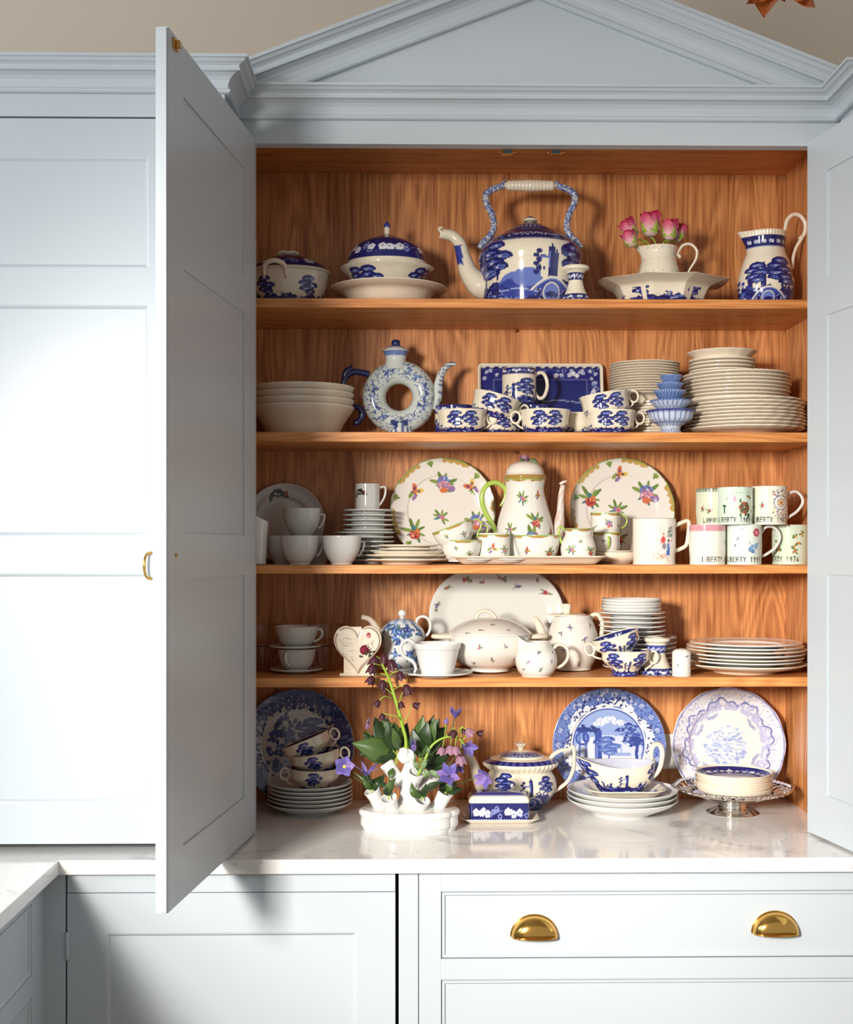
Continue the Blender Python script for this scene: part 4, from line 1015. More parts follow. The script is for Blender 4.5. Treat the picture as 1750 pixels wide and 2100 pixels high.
# right big stack
f = Fr(1525, .225, B2)
R1 = 122 * f.m
o, i = plate_prof(R1, .017)
me = lathe('dinner_plate', o, M['cream'], 110, 4, inner=i, warp=scal(24, .022, R1 * .7))
n1 = 9; d1z = (f.zf(812, 122) - .018) / (n1 - 1) * 1.0
stack('dinner_plate', me, n1, 1525, .225, B2, d1z, 'wide cream wavy-edged dinner plate', 'in the right pile\'s lowest tier', 'plate', 'cream dinner plates at the right', seed=9, jit=.003)
zb2 = B2 + d1z * (n1 - 1) + .0062
f = Fr(1509, .225, zb2); R2 = 108 * f.m
o, i = plate_prof(R2, .015); me = lathe('luncheon_plate', o, M['cream'], 110, 4, inner=i, warp=beaded(54, .014))
n2 = 8; d2z = (f.zf(757, 108) - .016) / (n2 - 1)
stack('luncheon_plate', me, n2, 1509, .225, zb2, d2z, 'cream beaded luncheon plate', 'in the right pile\'s middle tier', 'plate', 'cream luncheon plates at the right', seed=10, jit=.003)
zb3 = zb2 + d2z * (n2 - 1) + .0062
f = Fr(1482, .225, zb3); R3 = 67 * f.m
o, i = plate_prof(R3, .011); me = lathe('bread_plate', o, M['cream'], 96, 4, inner=i, warp=beaded(44, .012))
n3 = 5; d3z = (f.zf(731, 67) - .011) / (n3 - 1)
stack('bread_plate', me, n3, 1482, .225, zb3, d3z, 'small cream beaded bread plate', 'in the right pile\'s top tier', 'plate', 'small cream plates on top of the right pile', seed=11)
zb4 = zb3 + d3z * (n3 - 1) + .0062
f = Fr(1481, .225, zb4)
o, i = vessel([(0, 0), (48 * f.m, 0), (52 * f.m, .003), (57 * f.m, .012), (63 * f.m, .018), (70 * f.m, f.zf(713, 70))], .003)
g = put('shallow_bowl', lathe('shallow_bowl', o, M['cream'], 96, 4, inner=i, warp=scal(16, .02, .05)), None, f.o); tag(g, 'shallow cream scalloped bowl crowning the tallest pile on the second shelf', 'bowl')
# tiered blue stack of five bowls
zc = B2
TI = [(1376, 51, 889, 842, 24, 'footed blue and white lattice bowl, lowest of the little tower'), (1376, 43, 845, 821, 18, 'pale blue ribbed bowl, second from below in the little tower'),
      (1374, 33, 823, 801, 14, 'blue fluted dish, middle of the little tower'), (1375, 28, 803, 786, 12, 'blue fluted dish, second from the top of the little tower'), (1377, 23, 788, 770, 10, 'smallest blue dish topping the little tower')]
for k, (cx, rp, b_, t_, fb, lab) in enumerate(TI):
    f = Fr(cx, .13, zc); Hh = f.z(t_); r = rp * f.m
    if k == 0: pr = [(0, 0), (26 * f.m, 0), (26 * f.m, .002), (20 * f.m, .008), (21 * f.m, .016), (30 * f.m, .022), (42 * f.m, .032), (46 * f.m, Hh * .86), (r, Hh)]
    else: pr = [(0, 0), (fb * f.m, 0), (fb * 1.1 * f.m, .002), (r * .75, Hh * .45), (r * .92, Hh * .8), (r, Hh)]
    o, i = vessel(pr, .0022)
    cv = Cv(360, 140, (196, 206, 226) if k in (0, 1) else (108, 132, 180))
    for q in range(24): cv.line([(q * 15, 30), (q * 15 + (5 if k else 0), 140)], 2.5, (70, 90, 150) if k else (84, 100, 150))
    if k == 0:
        cv.rect(0, 360, 0, 44, (212, 218, 226))
        for q in range(24): cv.line([(q * 15, 6), (q * 15 + 7.5, 38), (q * 15 + 15, 6)], 3, (70, 84, 130))
        cv.rect(0, 360, 60, 72, (130, 150, 190)); cv.rect(0, 360, 128, 140, (52, 60, 140))
    else: cv.rect(0, 360, 118, 140, (70, 100, 170)); [cv.ell(q * 18, 128, 4, 5, (210, 218, 236)) for q in range(21)]
    g = put('small_bowl', lathe('small_bowl', o, M['glaze'], 120, 4, paint=cyl_paint(cv, 0, Hh, WHITE, (150, 170, 205)), inner=i, warp=scal(16, .03, r * .4)), None, f.o)
    tag(g, lab, 'bowl', 'tower of small blue bowls'); zc += Hh - (.003 if k == 0 else .006)
# ================================================ SHELF 3
B3 = SZ[3]; rgv = random.Random(77)
def put_plate(name, R, h, cv, base, Y, px, zb, ang, label, cat='plate', seg=260, warp=None, group=None, t=.0035, well=.66, back=None):
    o, i = plate_prof(R, h, t, well)
    inn = o[i:]; out = o[:i]
    m_ = M['glaze']
    # dense rings on the face for the print
    I = spline(inn, 10); L = np.concatenate([[0], np.cumsum(np.linalg.norm(np.diff(I, axis=0), axis=1))]); g = np.linspace(0, L[-1], 84)
    I2 = np.stack([np.interp(g, L, I[:, 0]), np.interp(g, L, I[:, 1])], 1); O2 = spline(out, 3)
    P = [tuple(q) for q in O2] + [tuple(q) for q in I2]
    me = lathe(name, P, m_, seg, 1, paint=flat_paint(cv, R * 1.01, base), inner=len(O2), warp=warp)
    ob = put(name, me); lean(ob, W(px, 0, back or .36).x, .372, zb, R, ang)
    tag(ob, label, cat, group); return ob
# grey plate with emblem
cv = Cv(500, 500, (214, 212, 206)); cv.ring(250, 250, 160, 4, (186, 184, 178)); cv.ring(250, 250, 244, 5, (232, 230, 224))
def emblem(c, x, y, k):
    c.poly([(x - k, y - .5 * k), (x - .8 * k, y + .1 * k), (x - .5 * k, y + .5 * k), (x + .1 * k, y + .6 * k), (x + .45 * k, y + .2 * k), (x + .4 * k, y - .1 * k), (x, y - .25 * k), (x - .5 * k, y - .2 * k), (x - .8 * k, y - .7 * k)], (50, 54, 50))
    c.ell(x - .35 * k, y + .1 * k, .2 * k, .14 * k, (190, 190, 184)); c.ell(x + .0, y + .05 * k, .14 * k, .1 * k, (180, 180, 174)); c.line([(x - .7 * k, y - .1 * k), (x - .5 * k, y - .2 * k)], .08 * k, (200, 200, 190))
    c.rect(x + .42 * k, x + .8 * k, y - .1 * k, y + .35 * k, (150, 50, 60)); c.poly([(x + .3 * k, y - .25 * k), (x + .95 * k, y - .3 * k), (x + .85 * k, y - .1 * k), (x + .3 * k, y - .08 * k)], (60, 50, 50))
emblem(cv, 215, 425, 66)
for q in range(30): a = rgv.uniform(.5, 1.2); r_ = rgv.uniform(180, 226); cv.ring(250 + r_ * math.cos(a), 250 + r_ * math.sin(a), 5, 2, (232, 230, 224))
put_plate('side_plate', 82 * mpp(.34), .013, cv, (214, 212, 206), .3, 586, B3, math.radians(80), 'grey-white plate with a small dark emblem leaning behind the cups, third shelf', well=.62)
# white vase at left edge
f = Fr(524, .14, B3)
o, i = vessel(f.prof([(0, 1157), (20, 1157), (22, 1150), (24, 1110), (26, 1075), (27, 1060)]), .003)
t = thing('white_vase', 'tall plain white tapered vase, leftmost on the third shelf beside the door', 'vase', f.o)
put('body', lathe('body', o, M['white'], 60, 4, inner=i, warp=lambda T, R, Z, inn: (R, Z + .012 * np.cos(T + PI / 2) * (Z / f.z(1060)) ** 3)), t)
# white teacups
def white_cup(f, r, h, label, rot, group, handle=True, m=None):
    t = thing('teacup', label, 'cup', f.o, rot, group)
    o, i = vessel([(0, .001), (r * .52, 0), (r * .54, .003), (r * .68, h * .18), (r * .86, h * .42), (r * .96, h * .7), (r, h)], .0024)
    put('bowl', lathe('bowl', o, m or M['white'], 96, 5, inner=i), t)
    put('handle', tube('handle', [(r * .93, 0, h * .78), (r * 1.06, 0, h * .82), (r * 1.19, 0, h * .8), (r * 1.17, 0, h * .62), (r * 1.0, 0, h * .38), (r * .86, 0, h * .3)], [.0028, .0025, .0025, .0025, .0025, .003], m or M['white'], 10, 5, flat=(1, 1.5)), t)
    return t
f = Fr(615, .15, B3)
wcup = white_cup(f, 40 * f.m, f.z(1101), 'plain white teacup in front, left of the pair, third shelf', (0, 0, .25), 'plain white teacups on the third shelf')
clone(wcup, (W(701, 0, .15).x, .15, B3), (0, 0, .35), 'plain white teacup in front, right of the pair, third shelf')
hc = f.z(1101)
clone(wcup, (W(583, 0, .225).x, .225, B3), (0, 0, 1.6), 'dim white teacup behind the left front cup, third shelf')
clone(wcup, (W(619, 0, .215).x, .215, B3 + hc + .001), (0, 0, .2), 'dim white teacup on top of the two lower cups, before the emblem plate')
clone(wcup, (W(648, 0, .232).x, .232, B3), (0, 0, 2.4), 'dim white teacup behind the gap between the front cups')
# plate stack with mug
f = Fr(745, .275, B3)
o, i = plate_prof(62 * f.m, .009, .003); me = lathe('side_plate', o, M['grey'], 90, 4, inner=i)
stack('side_plate', me, 7, 747, .275, B3, 9.3 * f.m, 'white flat plate', 'in the lower tier under the emblem mug', 'plate', 'lower white plates on the third shelf', seed=15)
zt_ = B3 + 6 * 9.3 * f.m + .0065
o, i = plate_prof(52 * f.m, .009, .003); me = lathe('tea_plate', o, M['grey'], 90, 4, inner=i)
stack('tea_plate', me, 5, 755, .275, zt_, (CZ + (H0 - 1047) * f.m - zt_ - .009) / 4, 'small white plate', 'in the pile\'s upper tier under the emblem mug', 'plate', 'upper white plates on the third shelf', seed=16)
f = Fr(754, .275, CZ + (H0 - 1047) * f.m - .006)
r = 25 * f.m; h = f.z(993)
cv = cyl_canvas(r, h, (228, 228, 224), 3000); emblem(cv, cv.w * .32, cv.h * .68, cv.h * .26)
mug(f, r, h, 'small white mug with a dark emblem on top of the tall plate pile', cv, [(777, 1001), (787, 998), (791, 1003), (789, 1018), (781, 1033), (775, 1040)], (228, 228, 224), (220, 220, 216), hr=.0026, hm=M['white'], foot=.72)
# saucers stack front
f = Fr(834, .17, B3); fr_ = f
o, i = plate_prof(82 * f.m, .011, .003); me = lathe('wavy_plate', o, M['cream'], 100, 4, inner=i, warp=scal(12, .02, .05))
stack('wavy_plate', me, 2, 834, .17, B3, 11 * f.m * .8, 'cream plate with wavy rim', 'in the front pile', 'plate', 'wavy cream plates on the third shelf', seed=17)
f = Fr(838, .17, B3 + .0125)
o, i = vessel([(0, 0), (46 * f.m, 0), (54 * f.m, .003), (66 * f.m, .009), (73 * f.m, .0165)], .003)
tag(put('shallow_dish', lathe('shallow_dish', o, M['cream'], 100, 4, inner=i, warp=scal(12, .02, .05)), None, f.o), 'cream shallow dish in the middle of the front saucer pile, third shelf', 'dish')
f = Fr(839, .17, B3 + .025)
o, i = plate_prof(61 * f.m, .009, .003, .7, .64); me = lathe('saucer', o, M['cream'], 90, 4, inner=i)
stack('saucer', me, 2, 839, .17, B3 + .026, 7.5 * f.m, 'cream saucer', 'of two on top of the front pile, third shelf', 'saucer', 'cream saucers on the front pile', seed=18)
# big floral plates
def flower_plate(motifs, seed):
    cv = Cv(640, 640, (236, 230, 222)); rg = random.Random(seed); cc = 320
    for k in range(0, 360, 2):
        a = math.radians(k); seg_ = (k // 30) % 2
        if seg_ == 0:
            w_ = 16 + 5 * math.sin(k * .8); cv.ell(cc + (312 - w_ * .6) * math.cos(a), cc + (312 - w_ * .6) * math.sin(a), w_ * .7, w_ * .7, (196, 160, 84))
            cv.ell(cc + 311 * math.cos(a), cc + 311 * math.sin(a), 5, 5, (120, 150, 70))
        cv.ell(cc + 316 * math.cos(a), cc + 316 * math.sin(a), 6, 6, (132, 156, 72))
    for k in range(15, 360, 60):
        a = math.radians(k + 30); cv.ell(cc + 292 * math.cos(a), cc + 292 * math.sin(a), 20, 14, GR2, a + 1.57); lf(cv, cc + 296 * math.cos(a), cc + 296 * math.sin(a), 30, a + PI, GR, .5)
    for kind, x, y, k, a in motifs:
        k *= 1.22
        if kind == 'B': bouquet(cv, x, y, k, 0, rg)
        if kind == 'R': bouquet(cv, x, y, k, 1, rg)
        if kind == 'S': bouquet(cv, x, y, k, 2, rg)
        if kind == 'F': butterfly(cv, x, y, k, a)
    return cv
RP = 108 * mpp(.34)
wv12 = lambda T, R, Z, inn: (R * (1 + .011 * (np.abs(np.cos(T * 9)) - .6) * (R > RP * .9)), Z)
cvL = flower_plate([('B', 325, 480, 82, 0), ('F', 148, 420, 62, 1.0), ('R', 150, 190, 84, 0), ('S', 310, 275, 58, 0), ('F', 500, 450, 60, 2.2), ('B', 520, 250, 76, 0), ('S', 330, 120, 50, 0), ('R', 470, 150, 60, 0)], 1)
put_plate('floral_plate', RP, .016, cvL, (236, 230, 222), .3, 908, B3, math.radians(84), 'large floral plate with green-gold rim leaning left of the coffee pot', warp=wv12, seg=330, group='leaning floral plates')
cvR = flower_plate([('F', 300, 530, 60, .8), ('R', 130, 390, 84, 0), ('B', 470, 420, 88, 0), ('S', 290, 320, 70, 0), ('S', 460, 180, 60, 0), ('R', 300, 150, 60, 0), ('F', 160, 210, 54, 1.5)], 2)
put_plate('floral_plate', RP, .016, cvR, (236, 230, 222), .3, 1273, B3, math.radians(84), 'large floral plate with butterfly leaning right of the coffee pot', warp=wv12, seg=330, group='leaning floral plates')
VIC = (240, 236, 228)
def vic_canvas(r, h, seed, mot, rim=True, k=3000):
    cv = cyl_canvas(r, h, VIC, k); rg = random.Random(seed)
    if rim:
        for i_ in range(0, int(cv.w), 6):
            g_ = (i_ // 60) % 3
            if g_ < 2: cv.ell(i_, cv.h - 10, 7, 8 + 3 * math.sin(i_), (186, 140, 70))
            cv.ell(i_, cv.h - 3, 6, 5, (150, 176, 84))
    for kind, u, v, s_ in mot:
        (butterfly(cv, u * cv.w, v * cv.h, s_ * cv.h, .6) if kind == 'F' else bouquet(cv, u * cv.w, v * cv.h, s_ * cv.h, {'B': 0, 'R': 1, 'S': 2}[kind], rg))
    return cv
# coffee pot
f = Fr(1077, .25, B3)
t = thing('coffee_pot', 'tall floral coffee pot with green handle and pink rose on its lid', 'pot', f.o)
hp = f.zf(981, 43)
cv = vic_canvas(58 * f.m, hp, 3, [('R', .60, .50, .16), ('B', .55, .27, .22), ('S', .43, .76, .14), ('F', .68, .8, .09), ('S', .3, .4, .1), ('F', .8, .35, .1)])
put('body', lathe('body', f.prof([(0, 1156), (48, 1156), (52, 1150), (59, 1125), (60, 1100), (56, 1070), (48, 1040), (41, 1015), (39, 1000), (41, 988), (43, 981), (30, 980), (0, 980)]), M['glaze'], 220, 5, paint=cyl_paint(cv, 0, hp, VIC), front=True), t)
def goldrim(z0, z1, base=VIC, col=(176, 140, 70)):
    return lambda th, z, r, inn: np.where(((z > z0) & (z < z1))[:, None], np.array(col, float), np.array(base, float))
ld = put('lid', lathe('lid', [(r * f.m, f.zf(y, r)) for r, y in [(36, 982), (43, 980), (44, 976), (42, 972), (39, 968), (37, 960), (30, 951), (18, 946), (0, 944)]], M['glaze'], 90, 5, paint=goldrim(f.zf(981, 44), f.zf(973, 44))), t)
for i_ in range(7):
    a = i_ * .9; r_ = (5 if i_ % 2 else 3) * f.m
    leafobj('rose_petal', [(r_ * .3 * math.cos(a), r_ * .3 * math.sin(a), f.z(946)), (r_ * 1.7 * math.cos(a), r_ * 1.7 * math.sin(a), f.z(941)), (r_ * 1.9 * math.cos(a), r_ * 1.9 * math.sin(a), f.z(932))], 11 * f.m, M['pinkb'], ld, nrm=(math.cos(a), math.sin(a), 0), fold=-.3)
leafobj('rose_leaf', [f.P(1082, 948, -.01), f.P(1094, 945, -.014), f.P(1104, 954, -.016)], 9 * f.m, M['leafm'], ld)
leafobj('rose_leaf', [f.P(1078, 948, -.012), f.P(1070, 946, -.016), f.P(1064, 953, -.016)], 9 * f.m, M['leafm'], ld)
put('handle', tube('handle', [f.P(1026, 1038), f.P(1036, 1020), f.P(1036, 1002), f.P(1020, 990), f.P(1002, 993), f.P(990, 1010), f.P(989, 1032), f.P(998, 1056), f.P(1012, 1078), f.P(1018, 1100), f.P(1026, 1112)], [.002, .004, .0055, .006, .006, .006, .006, .006, .0055, .0045, .003], M['rgreen'], 12, 6), t)
put('spout', tube('spout', [f.P(1118, 1112), f.P(1138, 1104), f.P(1146, 1080), f.P(1150, 1050), f.P(1151, 1020), f.P(1155, 994)], [.013, .019, .014, .009, .0075, .006], M['glaze'], 18, 6,
    paint=lambda V: np.where(((np.sin(V[:, 2] * 900 + V[:, 0] * 600) > .4))[:, None], np.array((214, 180, 168.)), np.array((232, 222, 212.)))), t)
put('spout_lip', tube('spout_lip', [f.P(1148, 992), f.P(1155, 989), f.P(1163, 986)], [.002, .004, .002], M['cream'], 10, 4), t)
# long tray
f = Fr(1083, .16, B3)
me = slab('long_tray', 318 * f.m, .125, .0035, .035, 90, 40, .016, None, M['cream'], .03)
g = put('long_tray', me, None, (f.o.x, .16, B3 + .0005)); tag(g, 'long cream tray carrying the floral cups and jug on the third shelf', 'tray')
# close underside: foot
put('foot_ring', MB().prism([(.11 * math.cos(a) * 1.1, .035 * math.sin(a)) for a in np.linspace(0, 2 * PI, 24, endpoint=False)], .0, .003, 'z').mesh('foot_ring', M['cream']), g)
ZT = B3 + .0062
def vcup(cx, Y, zb, rpx, top_py, label, seed, mot, hside=1, hpts=None, tilt=0, shape='bowl', cat='cup', name='teacup', rotz=0):
    f = Fr(cx, Y, zb); r = rpx * f.m; h = f.z(top_py)
    t = thing(name, label, cat, f.o, (0, tilt, rotz))
    if shape == 'bowl': out = [(0, 0), (r * .62, 0), (r * .64, .002), (r * .8, h * .22), (r * .93, h * .5), (r * .985, h * .8), (r, h)]
    else: out = [(0, 0), (r * .86, 0), (r * .9, .002), (r * .97, h * .25), (r * .97, h * .6), (r, h)]
    o, i = vessel(out, .0022); cv = vic_canvas(r, h, seed, mot)
    put('bowl', lathe('bowl', o, M['glaze'], 150, 5, paint=cyl_paint(cv, 0, h, VIC), inner=i, warp=scal(10, .012, r * .7)), t)
    if hpts: put('handle', tube('handle', [f.P(*p) for p in hpts], [.0018, .002, .002, .002, .0018], M['rgreen'], 10, 5), t)
    return t, h
_, hv = vcup(946, .165, ZT, 42, 1108, 'floral teacup under the tilted one at the left end of the tray', 11, [('R', .65, .3, .3), ('S', .4, .6, .2)])
vcup(941, .165, ZT + hv * .78, 43, 1108 - 40 + 8, 'floral teacup tilted to the left on top of another on the tray', 12, [('S', .64, .4, .28), ('B', .8, .3, .2), ('S', .35, .6, .18)], hpts=[(978, 1096), (986, 1082), (996, 1082), (1000, 1094), (990, 1106)], tilt=-.36)
for px, lab in ((983, 'small white saucer left of the pair in front on the tray'), (1050, 'small white saucer right of the pair in front on the tray')):
    f = Fr(px, .125, ZT); o, i = plate_prof(31 * f.m, .006, .002, .7, .6)
    tag(put('saucer', lathe('saucer', o, M['white'], 60, 4, inner=i), None, f.o), lab, 'saucer', 'small saucers on the long tray')
vcup(1014, .175, ZT, 33, 1096, 'small straight floral coffee cup with butterfly on the tray', 13, [('F', .42, .45, .3), ('S', .7, .4, .3)], hpts=[(984, 1108), (979, 1096), (990, 1078), (1001, 1083), (995, 1100)], shape='mug')
vcup(1102, .165, ZT, 47, 1098, 'wide floral cup with rolled gold rim, centre of the tray', 14, [('R', .68, .35, .32), ('F', .3, .4, .25), ('S', .85, .5, .2)])
# creamer on tray
f = Fr(1186, .15, ZT); h = f.z(1084)
t = thing('creamer', 'floral creamer jug with green handle at the right end of the tray', 'jug', f.o)
cv = vic_canvas(36 * f.m, h, 15, [('S', .34, .35, .26), ('R', .72, .3, .26), ('S', .5, .6, .1)])
o, i = vessel(f.prof([(0, 1142), (32, 1142), (35, 1136), (36, 1122), (31, 1105), (27, 1097), (28, 1088), (31, 1084)]), .0025)
def lipr(V):
    V = V.copy(); zt = V[:, 2].max(); k = np.clip((V[:, 2] / zt - .7) / .3, 0, 1) ** 1.5; th = np.arctan2(V[:, 0], -V[:, 1]); g_ = np.exp(-((th - PI / 2) / .45) ** 2)
    V[:, 0] += 9 * f.m * k * g_; V[:, 2] += 7 * f.m * k * g_; return V
put('body', lathe('body', o, M['glaze'], 140, 5, paint=cyl_paint(cv, 0, h, VIC), inner=i, post=lipr), t)
add_handle(t, f, [(1160, 1090), (1152, 1080), (1147, 1084), (1147, 1098), (1152, 1112), (1158, 1122)], [.0025, .003, .0034, .0034, .003, .0022], M['rgreen'])
# right cup tower
f = Fr(1262, .25, B3)
o, i = vessel([(0, 0), (30 * f.m, 0), (36 * f.m, .002), (48 * f.m, .012), (52 * f.m, f.z(1134))], .003)
tag(put('shallow_bowl', lathe('shallow_bowl', o, M['cream'], 90, 4, inner=i), None, f.o), 'shallow cream bowl at the bottom of the floral cup tower, third shelf', 'bowl')
z_ = B3 + f.z(1134) - .002
f = Fr(1262, .25, z_); o, i = plate_prof(44 * f.m, .006, .0025, .7); tag(put('saucer', lathe('saucer', o, M['cream'], 80, 4, inner=i), None, f.o), 'cream saucer under the two stacked floral cups beside the figure mug', 'saucer')
z_ += .0065
_, hv = vcup(1244, .25, z_, 28, 1092, 'lower shaded floral cup of the tower left of the figure mug', 16, [('S', .4, .5, .2)], shape='mug')
vcup(1242, .25, z_ + hv + .0008, 31, 1052, 'upper floral cup of the tower left of the figure mug', 17, [('B', .52, .42, .34), ('S', .8, .3, .2)], hpts=[(1266, 1060), (1276, 1056), (1286, 1064), (1284, 1076), (1272, 1086)], shape='mug')
put('handle', tube('handle', [(0, -.027, .034), (0, -.037, .03), (0, -.036, .014), (0, -.027, .006)], .003, M['rgreen'], 10, 4), [o_ for o_ in C.objects if o_.name.startswith('teacup') and 'lower shaded' in o_.get('label', '')][0])
# figure mug
f = Fr(1342, .17, B3); r = 44 * f.m; h = f.z(1064); BG = (244, 236, 224)
cv = cyl_canvas(r, h, BG, 3000); w_, h_ = cv.w, cv.h; rg = random.Random(3)
for q in range(70): cv.ell(rg.gauss(.54, .11) * w_, rg.uniform(.12, .82) * h_, 7, 6, rg.choice([(224, 214, 204), (214, 220, 224), (232, 214, 200), (206, 212, 206)]))
for q in range(36): cv.ell(rg.gauss(.70, .03) * w_, rg.uniform(.6, .84) * h_, 7, 6, rg.choice([(110, 130, 120), (140, 150, 150), (90, 110, 100), (180, 190, 186)]))
for q in range(16): cv.ell(rg.gauss(.43, .02) * w_, rg.uniform(.5, .8) * h_, 8, 10, rg.choice([(196, 214, 230), (214, 226, 236)]))
for q in range(26): cv.ell(rg.gauss(.56, .09) * w_, rg.gauss(.16, .05) * h_, 8, 4, rg.choice([(236, 170, 140), (226, 140, 120), (240, 200, 176)]))
cv.ell(.575 * w_, .54 * h_, 17, 24, (214, 70, 64)); cv.ell(.58 * w_, .66 * h_, 10, 10, (226, 140, 110)); cv.ell(.59 * w_, .40 * h_, 15, 22, (150, 130, 146)); cv.line([(.55 * w_, .5 * h_), (.52 * w_, .44 * h_)], 5, (220, 120, 100))
cv.poly([(.645 * w_, .46 * h_), (.68 * w_, .46 * h_), (.70 * w_, .2 * h_), (.625 * w_, .2 * h_)], (92, 130, 196)); cv.ell(.662 * w_, .52 * h_, 9, 9, (90, 80, 90)); cv.line([(.69 * w_, .5 * h_), (.74 * w_, .54 * h_)], 6, (200, 90, 90)); cv.line([(.65 * w_, .44 * h_), (.66 * w_, .22 * h_)], 3, (60, 90, 160))
mug(f, r, h, 'large cream mug printed with two small figures and an angular handle', cv, [(1382, 1080), (1398, 1072), (1410, 1068), (1414, 1075), (1412, 1100), (1408, 1118), (1396, 1126), (1384, 1130)], BG, (232, 222, 208), hr=.0048, foot=.95)
# commemorative mugs
def lmug(cx, Y, zb, rpx, top_py, label, bg, txt, deco, handle=None, tx=.12, seed=1, inside=None, tc=(58, 58, 60), rim=None):
    f = Fr(cx, Y, zb); r = rpx * f.m; h = f.z(top_py)
    cv = cyl_canvas(r, h, bg, 4200); rg = random.Random(seed)
    deco(cv, rg)
    text(cv, txt, tx * cv.w, cv.h * .075, cv.h * .115, max(3.5, cv.h * .02), tc)
    return mug(f, r, h, label, cv, handle, bg, inside or bg, hr=.0034, hm=M[handle_m], seg=220, foot=.93)
handle_m = 'white'
GM, GM2, GM3 = (226, 234, 212), (208, 228, 208), (232, 228, 206)
def dA(c, rg):
    c.rect(0, c.w, c.h * .92, c.h, (96, 110, 90)); [c.rect(q * 26, q * 26 + 13, c.h * .93, c.h * .98, (200, 210, 180)) for q in range(30)]
    for u, v in ((.2, .45), (.34, .4), (.56, .7), (.6, .45), (.75, .3), (.8, .6)):
        sprig(c, u * c.w, v * c.h, .12 * c.h, rg, ((150, 60, 70), (90, 90, 80)))
def dB(c, rg):
    lf(c, .66 * c.w, .45 * c.h, .2 * c.h, 2.2, (60, 92, 60)); 
    for a in range(6): c.ell(.60 * c.w + .09 * c.h * math.cos(a), .45 * c.h + .10 * c.h * math.sin(a), .075 * c.h, .075 * c.h, (160, 88, 60))
    for q in range(16): lf(c, rg.uniform(.5, .86) * c.w, rg.uniform(.25, .6) * c.h, .11 * c.h, rg.uniform(0, 6), (66, 96, 62), .45)
    c.ell(.4 * c.w, .68 * c.h, .07 * c.h, .09 * c.h, (224, 170, 200)); c.ring(.4 * c.w, .68 * c.h, .06 * c.h, .012 * c.h, GM); c.ell(.7 * c.w, .74 * c.h, .1 * c.h, .035 * c.h, (150, 120, 70), -.4); c.ell(.74 * c.w, .7 * c.h, .03 * c.h, .03 * c.h, (110, 80, 50))
    c.rect(.2 * c.w, .23 * c.w, .3 * c.h, .5 * c.h, (60, 90, 60)); c.ell(.215 * c.w, .5 * c.h, .06 * c.h, .03 * c.h, (60, 90, 60))
    for q in range(18): a = PI * q / 17; c.ell(.6 * c.w + .34 * c.w * math.cos(a), .66 * c.h + .2 * c.h * math.sin(a), 5, 4, (110, 110, 90))
def dC(c, rg):
    x, y, k = .63 * c.w, .57 * c.h, .2 * c.h
    for q in range(70): c.ell(x + rg.uniform(-1.2, 1.2) * k, y + rg.choice([rg.uniform(1.0, 1.75), rg.uniform(-1.75, -1.0), rg.uniform(-1, 1)]) * k, .1 * k, .1 * k, rg.choice([(104, 110, 160), (220, 150, 90), (150, 130, 170), (200, 120, 90)]))
    c.ell(x, y, 1.05 * k, .95 * k, (110, 120, 170)); c.ell(x, y, .95 * k, .85 * k, (242, 238, 226))
    for a in range(12): c.ell(x + .5 * k * math.cos(a * .52), y + .5 * k * math.sin(a * .52), .12 * k, .1 * k, (120, 130, 180) if a % 2 else (226, 170, 90))
    prunus(c, x, y, .34 * k, (226, 150, 70), (120, 90, 140)); sprig(c, .3 * c.w, .5 * c.h, .12 * c.h, rg); sprig(c, .1 * c.w, .45 * c.h, .1 * c.h, rg)
def dD(c, rg):
    c.rect(0, c.w, .87 * c.h, c.h, (222, 150, 160)); [c.ell(q * 9, .87 * c.h, 4, .035 * c.h, (222, 150, 160)) for q in range(70)]
    for q in range(50): c.ell(rg.uniform(0, c.w), rg.uniform(.89, .99) * c.h, 3, 3, (240, 200, 204))
    bouquet(c, .86 * c.w, .56 * c.h, .17 * c.h, 1, rg)
    for q in range(20): c.ell(rg.uniform(.12, .4) * c.w, rg.uniform(.3, .6) * c.h, 4, 6, rg.choice([(236, 220, 180), (220, 190, 160), (240, 214, 190), (206, 216, 190)]))
def dE(c, rg):
    x, y, k = .58 * c.w, .42 * c.h, .13 * c.h
    c.ell(x + .1 * k, y, 1.1 * k, .6 * k, (110, 150, 190), .5); c.ell(x + .8 * k, y + .6 * k, .7 * k, .28 * k, (140, 180, 206), .4); c.ell(x - .2 * k, y - .6 * k, .7 * k, .35 * k, (90, 130, 180), -.4); c.line([(x - .8 * k, y + 1.3 * k), (x - .3 * k, y + .5 * k)], 6, (120, 140, 170))
    for q in range(12): c.line([(x, y), (x + rg.uniform(-1, 1.2) * k, y + rg.uniform(-1, .8) * k)], 2.5, (200, 220, 230))
    for q in range(6): c.ell(.66 * c.w + .055 * c.h * math.cos(q), .8 * c.h + .06 * c.h * math.sin(q), .055 * c.h, .05 * c.h, (196, 84, 110))
    c.ell(.66 * c.w, .8 * c.h, .04 * c.h, .04 * c.h, (226, 160, 170))
    for u, v in ((.82, .78), (.86, .7), (.3, .62), (.25, .45), (.36, .85)): lf(c, u * c.w, v * c.h, .08 * c.h, 1, (100, 120, 130), .4); c.ell(u * c.w, v * c.h, 6, 6, (170, 120, 160))
def dF(c, rg):
    for u, v in ((.16, .55), (.2, .35), (.5, .7), (.56, .55), (.48, .45), (.62, .78), (.5, .32)):
        for q in range(5): lf(c, u * c.w, v * c.h, .09 * c.h, rg.uniform(0, 6), rg.choice([(110, 140, 80), (150, 110, 60), (90, 120, 80)]), .5)
        c.ell(u * c.w, v * c.h, .03 * c.h, .03 * c.h, (214, 150, 70))
f = Fr(1451, .15, B3); hL = f.z(1077)
